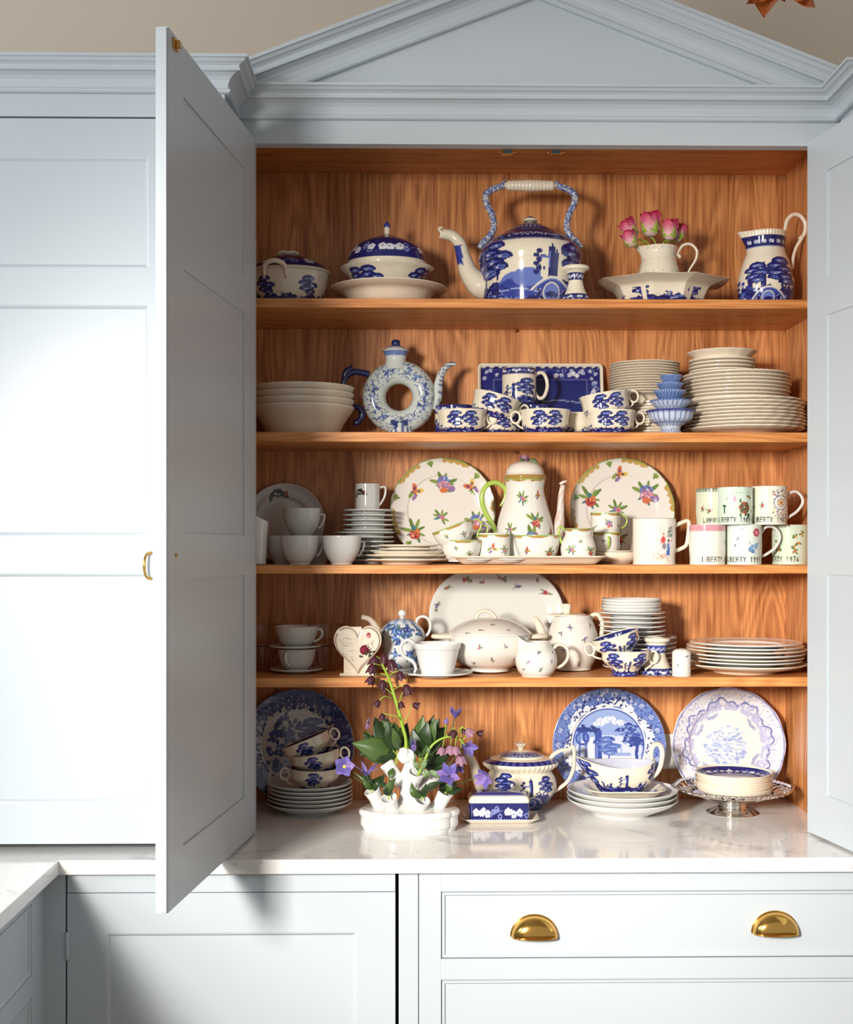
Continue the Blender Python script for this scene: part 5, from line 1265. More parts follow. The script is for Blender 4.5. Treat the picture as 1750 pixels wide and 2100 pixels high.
lmug(1451, .15, B3, 37, 1077, 'commemorative mug with pink dotted rim, left of the bottom mug row', (240, 240, 226), 'LIBERTY 1990', dD, None, .34, 21)
lmug(1526, .15, B3, 36.5, 1076, 'pale mug with blue bird and red flower, middle of the bottom mug row', (226, 238, 228), 'LIBERTY 1991', dE, [(1561, 1094), (1570, 1082), (1584, 1080), (1597, 1090), (1600, 1106), (1590, 1124), (1574, 1136), (1562, 1142)], .06, 22)
lmug(1621, .19, B3, 37, 1077, 'pale green mug with leaf sprigs, rightmost of the bottom mug row', (216, 232, 210), 'LIBERTY 1976', dF, [(1656, 1096), (1662, 1086), (1675, 1082), (1688, 1092), (1690, 1110), (1676, 1128), (1657, 1138)], -.12, 23)
zz = B3 + hL + .0008
lmug(1465, .20, zz + .0, 37, 1003, 'upper mug with dark patterned rim behind the balloon mug', (222, 226, 200), 'LIBERTY 1988', dA, None, .22, 24)
lmug(1508, .135, zz, 35.5, 1000, 'upper mug printed with balloon, bird and brown flower', (214, 232, 214), 'LIBERTY 1989', dB, None, .06, 25)
lmug(1578, .15, zz, 37, 998, 'upper mug with round orange-blue medallion, rightmost of the top mug row', (236, 234, 216), 'LIBERTY 1987', dC, [(1613, 1018), (1622, 1010), (1634, 1008), (1645, 1018), (1647, 1032), (1636, 1048), (1622, 1058), (1613, 1064)], .1, 26)

# ================================================ SHELF 4
B4 = SZ[4]
# plain cups and saucers at left
f = Fr(608, .21, B4)
o, i = plate_prof(54 * f.m, .008, .003, .6, .5); me = lathe('saucer', o, M['grey'], 80, 4, inner=i)
tag(put('saucer', me, None, f.o), 'plain pale saucer at the bottom of the left cup pile, fourth shelf', 'saucer', 'pale saucers at left')
zz = B4 + .0055
def gcup(cx, zb, rpx, top, label, rot):
    f = Fr(cx, .21, zb); r = rpx * f.m; h = f.z(top); t = thing('teacup', label, 'cup', f.o, rot, 'pale teacups at left')
    o, i = vessel([(0, 0), (r * .55, 0), (r * .57, .003), (r * .78, h * .25), (r * .93, h * .6), (r, h * .97), (r * 1.0, h)], .0025)
    put('bowl', lathe('bowl', o, M['grey'], 90, 4, inner=i), t)
    put('handle', tube('handle', [(r * .9, 0, h * .82), (r * 1.12, 0, h * .86), (r * 1.2, 0, h * .62), (r * 1.05, 0, h * .38), (r * .78, 0, h * .26)], .003, M['grey'], 10, 5, flat=(1, 1.4)), t)
    return h
h1 = gcup(609, zz, 39, 1330, 'pale teacup between the two saucers, handle turned forward, fourth shelf', (0, 0, -2.0))
z2 = zz + h1 - .001
tag(put('saucer', me.copy(), None, (W(606, 0, .21).x, .21, z2)), 'plain pale saucer under the upper cup of the left pile', 'saucer', 'pale saucers at left')
gcup(609, z2 + .0055, 44, 1284, 'pale teacup on top of the left cup pile, fourth shelf', (0, 0, -.1))
# glass bowls
def glass_bowl(cx, zb, rpx, hh, label, Y=.26):
    f = Fr(cx, Y, zb); r = rpx * f.m
    o, i = vessel([(0, 0), (r * .6, 0), (r * .64, .002), (r * .86, hh * .5), (r, hh)], .0015)
    tag(put('glass_bowl', lathe('glass_bowl', o, M['glass'], 64, 4, inner=i), None, f.o), label, 'bowl', 'clear glass bowls behind the cups')
glass_bowl(540, B4, 38, .055, 'lower clear glass bowl at the far left of the fourth shelf')
glass_bowl(540, B4 + .056, 38, .05, 'upper clear glass bowl at the far left of the fourth shelf')
glass_bowl(668, B4, 36, .055, 'lower clear glass bowl between the cups and the heart plaque')
glass_bowl(668, B4 + .056, 36, .05, 'upper clear glass bowl between the cups and the heart plaque')
# heart plaque
f = Fr(734, .13, B4)
t = thing('heart_plaque', 'cream ceramic heart plaque with verse and dark red rose', 'plaque', f.o, (0, 0, 0))
def hpt(a, s=1.0):
    # closed heart outline in px offsets
    x = 16 * math.sin(a) ** 3; y = 13 * math.cos(a) - 5 * math.cos(2 * a) - 2 * math.cos(3 * a) - math.cos(4 * a)
    return x / 16 * 49 * s, (y + 2.5) / 14.5 * 50.0 * s
def heart_mesh(s, d0, d1, paint=None, sides=True):
    nA, nR = 120, 40; V = []; Cc = []
    for k in range(nR + 1):
        u = k / nR
        for j in range(nA):
            x, y = hpt(2 * PI * j / nA, s * u); V.append((x * f.m, -(d1 + .0016 * (1 - u ** 4)), y * f.m * 1.02 + f.z(1334)))
    Q = [(k * nA + j, (k + 1) * nA + j, (k + 1) * nA + (j + 1) % nA, k * nA + (j + 1) % nA) for k in range(nR) for j in range(nA)]
    b = len(V)
    for j in range(nA): x, y = hpt(2 * PI * j / nA, s); V.append((x * f.m, -d0, y * f.m * 1.02 + f.z(1334)))
    Q += [(nR * nA + j, b + j, b + (j + 1) % nA, nR * nA + (j + 1) % nA) for j in range(nA)]
    V = np.array(V)
    return mesh_np('heart', V, Q, paint(V) if paint else np.tile(np.array((228, 214, 192.)), (len(V), 1)), M['glaze'])
put('heart_border', heart_mesh(1.0, -.006, .004, lambda V: np.tile(np.array((214, 196, 176.)), (len(V), 1))), t)
cv = Cv(500, 500, (232, 220, 200)); rg = random.Random(19)
squig(cv, 70, 352, 120, 30, 4, (120, 116, 100), rg)
for x, y, w_ in ((90, 322, 55), (155, 322, 55), (85, 298, 120), (90, 272, 50), (105, 246, 60), (170, 248, 50), (95, 220, 60), (115, 195, 95), (135, 165, 80)): squig(cv, x, y, w_, 11, 3, (150, 142, 126), rg)
for q in range(9): a = q * .7; cv.ell(318 + 26 * math.cos(a), 262 + 26 * math.sin(a), 24, 22, (112, 22, 38) if q % 2 else (86, 16, 30))
cv.ell(300, 262, 22, 26, (140, 30, 56)); cv.ell(352, 400, 20, 26, (156, 50, 70)); cv.ell(350, 392, 9, 12, (226, 160, 160)); 
for q in range(26): cv.ell(rg.uniform(340, 400), rg.uniform(270, 345), 7, 6, rg.choice([(190, 180, 160), (226, 222, 206), (120, 120, 96)]))
for x, y, a in ((350, 228, .6), (370, 210, -.2), (330, 206, 1.6), (352, 190, 1.2), (300, 196, 2.8), (384, 240, .3)): lf(cv, x, y, 40, a, (52, 62, 46), .5)
def hp_paint(V): return cv.at(V[:, 0] / (110 * f.m) + .5, (V[:, 2] - f.z(1390)) / (110 * f.m))
def hp_paint2(V):
    c = hp_paint(V); return c
put('heart_face', heart_mesh(.90, .0, .0062, hp_paint2), t)
put('heart_groove', heart_mesh(.93, .0, .0048, lambda V: np.tile(np.array((120, 96, 80.)), (len(V), 1))), t)
put('stand', MB().box(f.x(697), f.x(772), -.004, .022, 0, .006).box(f.x(705), f.x(760), -.0, .012, .004, f.z(1292)).box(f.x(716), f.x(742), -.001, .008, f.z(1300), f.z(1285)).mesh('stand', M['cream'], .002, 2), t)
# blue sprigged teapot on its own cup
f = Fr(829, .235, B4)
o, i = plate_prof(52 * f.m, .008, .003); tag(put('saucer', lathe('saucer', o, M['cream'], 80, 4, inner=i), None, f.o), 'cream saucer beneath the blue flowered teapot and cup, fourth shelf', 'saucer')
f = Fr(828, .235, B4 + .005); h = f.z(1322); r = 44 * f.m
def bs_canvas(r, h, n, seed):
    cv = cyl_canvas(r, h, (228, 230, 228), 2600); rg = random.Random(seed)
    for q in range(n): bluesprig(cv, rg.uniform(.05, .95) * cv.w, rg.uniform(.12, .9) * cv.h, .11 * cv.w * .62 + 8, rg)
    return cv
t = thing('teacup', 'blue flowered cup supporting the small blue flowered teapot', 'cup', f.o)
o, i = vessel([(0, 0), (r * .5, 0), (r * .6, .003), (r * .86, h * .35), (r * .97, h * .7), (r, h)], .0028)
cv = bs_canvas(r, h, 12, 5)
put('bowl', lathe('bowl', o, M['glaze'], 130, 5, paint=cyl_paint(cv, 0, h, (228, 230, 228)), inner=i), t)
f2 = Fr(825, .235, B4 + .005 + h - .001)
t = thing('teapot', 'small blue flowered teapot with round white knob and ring handle', 'teapot', f2.o); f = f2
hb = f.z(1278)
cv = bs_canvas(46 * f.m, hb, 16, 8)
put('body', lathe('body', f.prof([(0, 1323), (38, 1323), (43, 1318), (47, 1306), (44, 1292), (34, 1281), (28, 1278), (0, 1278)]), M['glaze'], 150, 5, paint=cyl_paint(cv, 0, hb, (228, 230, 228)), front=True), t)
ld = put('lid', lathe('lid', [(r * f.m, f.zf(y, r)) for r, y in [(28, 1279), (29, 1277), (22, 1271), (10, 1268), (0, 1267)]], M['glaze'], 60, 4, paint=lambda th, z, r, inn: np.where((np.sin(th * 9) > 0)[:, None], np.array((150, 168, 200.)), np.array((206, 212, 220.)))), t)
put('knob', lathe('knob', [(r * f.m, f.zf(y, r)) for r, y in [(5, 1269), (4, 1266), (8, 1261), (8.5, 1257), (5, 1251), (0, 1250)]], M['white'], 24, 4), ld)
add_handle(t, f, [(854, 1282), (856, 1270), (867, 1264), (879, 1270), (883, 1285), (878, 1300), (866, 1308)], .0035, M['white'], seg=12)
put('spout', tube('spout', [f.P(790, 1310), f.P(778, 1300), f.P(770, 1284), f.P(758, 1270), f.P(742, 1265)], [.012, .010, .008, .0065, .006], M['cream'], 14, 5), t)
# wide white cup on saucer
f = Fr(893, .115, B4)
o, i = plate_prof(77 * f.m, .010, .003, .5, .45); tag(put('saucer', lathe('saucer', o, M['white'], 90, 4, inner=i), None, f.o), 'wide white saucer under the large white cup, front of the fourth shelf', 'saucer')
f = Fr(897, .115, B4 + .005); r = 49 * f.m; h = f.z(1320)
t = thing('large_cup', 'large white flared breakfast cup with curved handle at left', 'cup', f.o)
o, i = vessel([(0, 0), (r * .64, 0), (r * .68, .003), (r * .8, h * .4), (r * .9, h * .75), (r * .94, h * .84), (r * .96, h * .85), (r, h)], .003)
put('bowl', lathe('bowl', o, M['white'], 100, 4, inner=i), t)
add_handle(t, f, [(860, 1333), (850, 1320), (838, 1312), (826, 1318), (822, 1333), (830, 1347), (846, 1356), (853, 1370), (850, 1379)], [.003, .0035, .0042, .004, .004, .004, .0045, .0035, .0025], M['white'], flat=(1, 1.6))
# platter
f = Fr(1018, .35, B4)
cv = Cv(620, 480, (226, 226, 220)); rg = random.Random(22)
for u, v, s_ in ((.27, .88, 1.2), (.40, .86, .8), (.53, .89, 1.3), (.14, .8, .9), (.66, .82, .9), (.87, .75, 1.2), (.05, .62, 1.1), (.06, .3, 1), (.94, .3, 1), (.8, .88, .5)): sprig(cv, u * 620, v * 480, 28 * s_, rg)
wq, hq = 276 * f.m, 200 * f.m
me = slab('platter', wq, hq, .0035, hq * .48, 90, 70, .012, cv, M['glaze'], .045)
g = put('platter', me); a = math.radians(83); g.rotation_euler = (a, 0, 0); g.location = (f.o.x, .368 - hq / 2 * math.cos(a) - .01, B4 + hq / 2 * math.sin(a) + .001)
tag(g, 'large rounded platter with scattered flower sprigs leaning behind the tureen', 'platter')
# tureen
f = Fr(1005, .2, B4); h = f.z(1300); SPR = (232, 228, 220)
def spr_canvas(r, h, pts, seed, k=2600, s_=25):
    cv = cyl_canvas(r, h, SPR, k); rg = random.Random(seed)
    for u, v in pts: sprig(cv, u * cv.w, v * cv.h, s_ * rg.uniform(.8, 1.2), rg)
    return cv
t = thing('tureen', 'white sprigged tureen with lid and loop handle before the platter', 'tureen', f.o)
o, i = vessel(f.prof([(0, 1376), (38, 1376), (40, 1370), (58, 1360), (75, 1342), (83, 1322), (84, 1302), (86, 1300)]), .004)
cv = spr_canvas(84 * f.m, h, [(.2, .8), (.4, .72), (.6, .75), (.5, .4), (.3, .3), (.72, .4), (.85, .8)], 5)
put('bowl', lathe('bowl', o, M['glaze'], 200, 5, paint=cyl_paint(cv, 0, h, SPR), inner=i, front=True), t)
cv2 = Cv(620, 220, SPR); [sprig(cv2, x, y, 22, rgv) for x, y in ((250, 90), (320, 150), (400, 90), (180, 60))]
ld = put('lid', lathe('lid', [(r * f.m, f.zf(y, r)) for r, y in [(82, 1303), (85, 1300), (84, 1296), (70, 1284), (50, 1274), (28, 1268), (0, 1266)]], M['glaze'], 180, 5, paint=cyl_paint(cv2, f.z(1303), f.z(1266), SPR), front=True), t)
put('handle', tube('handle', [f.P(976, 1272), f.P(980, 1260), f.P(993, 1253), f.P(1006, 1255), f.P(1015, 1264), f.P(1017, 1273)], .0042, M['cream'], 12, 5, flat=(1, 1.4)), ld)
for s in (-1, 1):
    X0 = f.x(1005)
    put('lug', tube('lug', [(X0 + s * 80 * f.m, -.018, f.z(1305)), (X0 + s * 100 * f.m, -.016, f.z(1305)), (X0 + s * 116 * f.m, 0, f.z(1305)), (X0 + s * 100 * f.m, .016, f.z(1305)), (X0 + s * 80 * f.m, .018, f.z(1305))], .0055, M['cream'], 10, 5), t)
# tall pot
f = Fr(1175, .25, B4); h = f.z(1262)
t = thing('coffee_pot', 'round white sprigged pot with flat lid and tall block knob', 'pot', f.o)
cv = spr_canvas(52 * f.m, h, [(.42, .8), (.62, .6), (.75, .82), (.82, .45), (.56, .14), (.35, .4), (.3, .7)], 6)
put('body', lathe('body', f.prof([(0, 1373), (36, 1373), (38, 1368), (47, 1350), (53, 1325), (50, 1298), (43, 1278), (38, 1268), (38, 1262), (30, 1261), (0, 1261)]), M['glaze'], 180, 5, paint=cyl_paint(cv, 0, h, SPR), front=True), t)
ld = put('lid', lathe('lid', [(r * f.m, f.zf(y, r)) for r, y in [(34, 1262), (38, 1262), (38, 1259), (24, 1257), (0, 1257)]], M['cream'], 60, 3), t, (f.x(1163), 0, 0))
put('knob', lathe('knob', [(0, f.z(1258)), (7 * f.m, f.z(1258)), (8 * f.m, f.z(1250)), (9.5 * f.m, f.z(1239)), (0, f.z(1238))], M['cream'], 24, 3), ld)
put('spout', tube('spout', [f.P(1140, 1345), f.P(1120, 1335), f.P(1112, 1312), f.P(1108, 1290), f.P(1100, 1272)], [.017, .0175, .0125, .010, .008], M['cream'], 16, 5), t)
put('spout_lip', tube('spout_lip', [f.P(1093, 1277), f.P(1095, 1270), f.P(1104, 1268)], [.003, .0055, .003], M['cream'], 10, 4), t)
add_handle(t, f, [(1208, 1275), (1216, 1262), (1228, 1262), (1236, 1280), (1232, 1310), (1220, 1335)], .0055, M['cream'])
# small jug
f = Fr(1100, .12, B4); h = f.z(1322)
t = thing('small_jug', 'small round white sprigged jug with ring handle, front of the fourth shelf', 'jug', f.o)
cv = spr_canvas(43 * f.m, h, [(.35, .5), (.52, .8), (.55, .25), (.72, .5), (.25, .25), (.8, .8)], 7, s_=20)
o, i = vessel(f.prof([(0, 1390), (28, 1390), (30, 1385), (38, 1375), (43, 1357), (40, 1338), (31, 1325), (28, 1320), (29, 1317)]), .003)
def lip2(V):
    V = V.copy(); zt = V[:, 2].max(); k = np.clip((V[:, 2] / zt - .70) / .3, 0, 1) ** 1.3; th = np.arctan2(V[:, 0], -V[:, 1]); g_ = np.exp(-((th + PI / 2) / .5) ** 2)
    V[:, 0] -= 14 * f.m * k * g_; V[:, 2] += 15 * f.m * k * g_; return V
put('body', lathe('body', o, M['glaze'], 150, 5, paint=cyl_paint(cv, 0, h, SPR), inner=i, post=lip2), t)
add_handle(t, f, [(1136, 1330), (1144, 1323), (1156, 1324), (1165, 1335), (1164, 1352), (1152, 1366), (1138, 1370)], .0035, M['cream'], seg=12)
# plate tower
f = Fr(1312, .25, B4)
o, i = plate_prof(74 * f.m, .010, .003); me = lathe('side_plate', o, M['white'], 100, 4, inner=i)
n_ = 7; d_ = (f.z(1306) - .011) / (n_ - 1)
stack('side_plate', me, n_, 1312, .25, B4, d_, 'white plate', 'in the white tower\'s wide lower tier, fourth shelf', 'plate', 'lower white plates on the fourth shelf', seed=31)
zb = B4 + d_ * (n_ - 1) + .0062; f = Fr(1297, .25, zb)
o, i = plate_prof(68 * f.m, .010, .003); me = lathe('tea_plate', o, M['white'], 100, 4, inner=i)
n_ = 6; d_ = (f.z(1256) - .010) / (n_ - 1)
stack('tea_plate', me, n_, 1297, .25, zb, d_, 'white plate', 'in the white tower\'s middle tier, fourth shelf', 'plate', 'middle white plates on the fourth shelf', seed=32)
zb += d_ * (n_ - 1) + .0062; f = Fr(1295, .25, zb)
o, i = vessel([(0, 0), (40 * f.m, 0), (46 * f.m, .002), (58 * f.m, .008), (62 * f.m, .014)], .0028)
me = lathe('shallow_bowl', o, M['white'], 90, 4, inner=i); n_ = 4; d_ = (f.z(1229) - .014) / (n_ - 1)
stack('shallow_bowl', me, n_, 1295, .25, zb, d_, 'small white bowl', 'in the white tower\'s top tier, fourth shelf', 'bowl', 'small white bowls on top of the tower', seed=33)
# blue cups
f = Fr(1282, .13, B4)
cb = make_blue_cup('blue landscape cup with handle right, front of the fourth shelf', 49 * f.m, f.z(1334), 26 * f.m, 71, 'btwtb', f.o, (0, 0, 0), 'blue landscape cups on the fourth shelf')
clone(cb, (W(1276, 0, .135).x, .135, B4 + f.z(1334) * .66), (0, math.radians(17), PI), 'blue landscape cup tilted inside the front one, handle up left', None)
f = Fr(1347, .165, B4)
candlestick(f, 'blue and white candlestick behind the salt shaker, fourth shelf', 1388, 1308, 27 * f.m, 36 * f.m, 4)
# salt shaker
f = Fr(1398, .12, B4); h = f.z(1331)
cv = spr_canvas(19 * f.m, h, [(.3, .4), (.62, .72), (.85, .38)], 9, 4000, 22)
t = thing('salt_shaker', 'small white cylindrical shaker with rounded top and tiny sprigs', 'shaker', f.o)
put('body', lathe('body', f.prof([(0, 1391), (18.5, 1391), (19, 1389), (19, 1343), (18, 1337), (12, 1332), (0, 1330)]), M['glaze'], 90, 5, paint=cyl_paint(cv, 0, h, (244, 242, 238)), front=True), t)
# right plates
f = Fr(1531, .20, B4)
cvp = Cv(500, 500, (238, 232, 226)); rg = random.Random(3)
for q in range(9): a = q * .7; sprig(cvp, 250 + 200 * math.cos(a), 250 + 200 * math.sin(a), 16, rg)
specs = [(124, .0, .020, 'cream', 'broad wavy cream plate, bottom one of the right pile, fourth shelf'), (112, .016, .012, 'white', 'white plate, sixth from the top of the right pile, fourth shelf'),
         (115, .0235, .012, 'cream', 'cream plate, fifth from the top of the right pile, fourth shelf'), (121, .031, .014, 'white', 'white broader plate, fourth from the top of the right pile, fourth shelf'),
         (122, .041, .013, 'cream', 'cream broader plate, third from the top of the right pile, fourth shelf'), (118, .049, .012, 'white', 'white plate, second from the top of the right pile, fourth shelf')]
for k, (rp, dz_, hh_, mm, lab) in enumerate(specs):
    o, i = plate_prof(rp * f.m, hh_, .0035, .64, .5)
    tag(put('dinner_plate', lathe('dinner_plate', o, M[mm], 110, 4, inner=i, warp=scal(12, .015, .09) if k == 0 else None), None, (W(1531 + (k * 7) % 5 - 2, 0, .2).x, .205, B4 + dz_)), lab, 'plate', 'plates in the right pile of the fourth shelf')
o, i = plate_prof(114 * f.m, .012, .0035); inn = o[i:]; O2 = spline(o[:i], 3); I2 = spline(inn, 9)
tag(put('dinner_plate', lathe('dinner_plate', [tuple(q) for q in O2] + [tuple(q) for q in I2], M['glaze'], 200, 1, paint=flat_paint(cvp, 114 * f.m, (238, 232, 226)), inner=len(O2)), None, (W(1530, 0, .2).x, .2, B4 + .0575)), 'sprigged plate, topmost of the right pile, fourth shelf', 'plate', 'plates in the right pile of the fourth shelf')
# ================================================ WORKTOP LEVEL
B5 = WT
# left dark plate
def rimpattern(cv, c0, r0, r1, n, rg, cols, s0, s1):
    for q in range(n):
        a = rg.uniform(0, 2 * PI); r_ = rg.uniform(r0, r1); cv.ell(c0 + r_ * math.cos(a), c0 + r_ * math.sin(a), rg.uniform(s0, s1), rg.uniform(s0, s1) * .7, rg.choice(cols), a)
rg = random.Random(40)
BG5 = (206, 206, 200); cv = Cv(640, 640, BG5); cv.ell(320, 320, 320, 320, (70, 80, 136)); rimpattern(cv, 320, 225, 316, 900, rg, [(44, 52, 112), (96, 108, 160), (60, 70, 130), (150, 158, 190)], 3, 12)
cv.ell(320, 320, 222, 222, BG5); rimpattern(cv, 320, 205, 240, 260, rg, [(44, 52, 112), (60, 70, 130), BG5], 5, 14); cv.ring(320, 320, 184, 4, (236, 234, 226))
for q in range(5):
    x, y = 200 + q * 22, 360 + (q % 3) * 46
    for k in range(9): lf(cv, x + rg.uniform(-30, 30), y + rg.uniform(-30, 40), 34, rg.uniform(0, 6), (78, 88, 136), .6)
bbush(cv, 220, 250, 150, rg, (70, 84, 140), (96, 116, 170)); bbush(cv, 200, 170, 140, rg, (96, 120, 170), (116, 140, 186)); btree(cv, 400, 300, 150, rg, (62, 70, 128), (110, 116, 160), BG5); bbush(cv, 420, 220, 120, rg, (84, 90, 140), (110, 120, 160))
put_plate('landscape_plate', 116 * mpp(.34), .018, cv, BG5, .3, 612, B5, math.radians(85), 'dark blue landscape plate leaning at the left end of the worktop', seg=330)
f = Fr(636, .243, B5)
o, i = plate_prof(87 * f.m, .023, .0032, .66, .56); me = lathe('side_plate', o, M['grey'], 110, 4, inner=i)
stack('side_plate', me, 6, 636, .243, B5, .0093, 'shaded white plate', 'in the pile under the three teacups, worktop', 'plate', 'white plates at the left of the worktop', seed=41)
zp = B5 + 5 * .0093 + .0095
f = Fr(646, .215, zp); hq = 46 * f.m
cq = make_blue_cup('blue landscape cup with handle left, lowest of three on the shaded plates', 52 * f.m, hq, 30 * f.m, 81, 'btb', f.o, (0, 0, PI), 'three stacked blue cups at left')
clone(cq, (W(652, 0, .22).x, .22, zp + hq * .70), (0, math.radians(-9), 0), 'blue landscape cup in the middle of three, handle right, shaded plates')
clone(cq, (W(642, 0, .23).x, .23, zp + hq * 1.28), (-.05, math.radians(-22), 0), 'steeply tilted blue cup on top of three, showing its dark inside')
# tulip vase
VY = .045
f = Fr(840, VY, B5)
t = thing('tulip_vase', 'white many-spouted ceramic flower vase on a scalloped base, front of the worktop', 'vase', f.o)
hb2 = .030
def lob(T, R, Z, inn):
    k = (R > 10 * f.m)
    return R * (1 + .055 * k * (np.abs(np.cos(T * 3 + PI / 2)) ** .6 - .6)), Z
put('base', lathe('base', [(0, 0), (88 * f.m, 0), (91 * f.m, .002), (94 * f.m, .006), (94 * f.m, .009), (98 * f.m, .014), (98 * f.m, .032), (101 * f.m, .037), (101 * f.m, .044), (97 * f.m, .048), (86 * f.m, .049), (60 * f.m, .053), (30 * f.m, .062), (0, .066)], M['white'], 180, 5, warp=lob, sy=.62), t)
def vz(py): return f.z(py)
body = [(0, 1672), (38, 1670), (28, 1652), (21, 1634), (20, 1616), (22, 1600), (18, 1585), (12, 1572), (10, 1560), (10, 1550), (8.5, 1543)]
put('column', lathe('column', [(r * f.m, vz(y)) for r, y in body], M['white'], 64, 5, sy=.8), t)
def spout(name, pts, r, dy0, dy1):
    n = len(pts); P = [(f.x(px), dy0 + (dy1 - dy0) * k / (n - 1), vz(py)) for k, (px, py) in enumerate(pts)]
    me = tube(name, P, r, M['white'], 28, 6, ends=False); o = put(name, me, t); s = o.modifiers.new('s', 'SOLIDIFY'); s.thickness = .0022; s.offset = -1
    return P[-1]
SPW = [10 * f.m, 11.5 * f.m, 12.5 * f.m, 15 * f.m]
pA = spout('spout', [(790, 1662), (778, 1648), (771, 1632), (763, 1616)], SPW, -.005, -.02)
pB = spout('spout', [(812, 1668), (806, 1655), (802, 1642), (798, 1627)], SPW, -.02, -.045)
pC = spout('spout', [(848, 1668), (856, 1656), (861, 1645), (866, 1631)], SPW, -.02, -.045)
pD = spout('spout', [(890, 1662), (900, 1650), (907, 1636), (914, 1620)], SPW, -.005, -.02)
pE = spout('spout', [(826, 1608), (815, 1596), (804, 1582), (793, 1566)], SPW, 0, .012)
pF = spout('spout', [(842, 1612), (848, 1600), (852, 1592), (855, 1580)], SPW, -.005, -.022)
pG = spout('spout', [(862, 1625), (876, 1612), (884, 1602), (892, 1592)], SPW, .01, .03)
pT = spout('spout', [(834, 1562), (831, 1552), (829, 1544), (829, 1534)], [9.5 * f.m, 8.5 * f.m, 9 * f.m, 7 * f.m], 0, 0)
put('crest', tube('crest', [f.P(842, 1560, -.003), f.P(848, 1552, -.003), f.P(845, 1543, -.002), f.P(836, 1536, 0)], [.005, .006, .005, .002], M['white'], 14, 5), t)
put('side_fin', tube('side_fin', [f.P(824, 1560, -.003), f.P(818, 1550, -.003), f.P(821, 1541, -.002)], [.004, .004, .002], M['white'], 14, 5), t)
# ---- flowers (px , py, dy from vase plane)
VO = f.o
def V3(px, py, dy=0): return Vector(W(px, py, VY + dy))
def bell(par, p, r, h, ang, m, tiltx=0, name='bell_flower', n=6):
    o = put(name, lathe(name, [(0, 0), (r * .45, -h * .08), (r * .8, -h * .35), (r * .92, -h * .7), (r * 1.05, -h), (r * .95, -h * .98), (r * .8, -h * .7), (r * .6, -h * .35), (0, -h * .15)], m, 30, 3,
            warp=lambda T, R, Z, inn: (R * (1 + .13 * np.cos(T * n) * (np.abs(Z) / h)), Z - .12 * h * np.cos(T * n) * (np.abs(Z) / h) ** 2)), par, p, (tiltx, ang, 0)); return o
def stemobj(par, pts, r, name='stem', m=None): return put(name, tube(name, [tuple(p) for p in pts], r, m or M['green'], 8, 5), par)
# dark plum bell spike
o0 = V3(829, 1536); t = thing('plum_bell_stem', 'tall green flower spike with dark plum hanging bells rising over the vase', 'flower', o0, group=None)
R_ = lambda px, py, dy=0: V3(px, py, dy) - o0
stemobj(t, [R_(831, 1560), R_(833, 1520), R_(826, 1490), R_(817, 1455), R_(807, 1420), R_(797, 1390), R_(784, 1362, -.005)], [.0045, .0042, .004, .004, .0036, .0032, .0022])
for (sx, sy), (mx_, my), (bx, by), sz, an in (((823, 1480), (815, 1470), (786, 1463), 12, .2), ((828, 1482), (836, 1468), (846, 1444), 12, -1.2), ((818, 1452), (822, 1430), (832, 1408), 15, -.2), ((806, 1434), (790, 1428), (778, 1436), 12, .5),
        ((805, 1416), (818, 1408), (830, 1404), 16, -.5), ((798, 1390), (806, 1380), (818, 1376), 16, -.3), ((792, 1384), (778, 1382), (766, 1386), 16, .5), ((793, 1370), (797, 1364), (800, 1352), 19, -.3),
        ((786, 1366), (780, 1352), (772, 1346), 18, .4), ((785, 1362), (786, 1350), (788, 1340), 17, 0), ((786, 1366), (772, 1362), (766, 1362), 17, .3), ((800, 1400), (790, 1396), (786, 1394), 15, .1), ((812, 1442), (818, 1440), (821, 1438), 12, -.2), ((806, 1425), (796, 1416), (790, 1412), 9, .2)):
    dy = rgv.uniform(-.02, .012); stemobj(t, [R_(sx, sy), R_(mx_, my, dy), R_(bx, by, dy)], .0011, 'pedicel')
    bell(t, R_(bx, by, dy), sz * .58 * f.m * 1.05, sz * 1.15 * f.m, an, M['plum'])
# arching spray with dusty bells
o0 = V3(855, 1590, -.02); t = thing('arching_bell_spray', 'arching green spray with dusty pink and purple drooping bells over the teapot', 'flower', o0)
R_ = lambda px, py, dy=-.02: V3(px, py, dy) - o0
stemobj(t, [R_(858, 1590), R_(872, 1558), R_(884, 1532), R_(900, 1518), R_(920, 1511), R_(940, 1514), R_(954, 1528)], [.0032, .003, .0028, .0026, .0024, .0022, .0014])
for (sx, sy), (bx, by), sz, an, m_ in (((912, 1514), (918, 1484), 8, 2.6, 'lilac'), ((920, 1512), (908, 1532), 15, .2, 'pinkb'), ((930, 1513), (924, 1528), 17, 0, 'pinkb'), ((940, 1514), (934, 1530), 16, -.1, 'pinkb'), ((950, 1522), (944, 1548), 19, -.1, 'pinkb'),
        ((925, 1510), (934, 1497), 15, .4, 'plum'), ((935, 1511), (956, 1496), 16, -.8, 'pinkb'), ((950, 1518), (978, 1502), 12, -1.3, 'plum'), ((945, 1512), (950, 1494), 10, -.2, 'plum')):
    dy = -.02 + rgv.uniform(-.018, .012); stemobj(t, [R_(sx, sy), R_((sx + bx) / 2, min(sy, by) - 4, dy), R_(bx, by, dy)], .001, 'pedicel')
    bell(t, R_(bx, by, dy), sz * .62 * f.m, sz * 1.0 * f.m, an, M[m_], n=5)
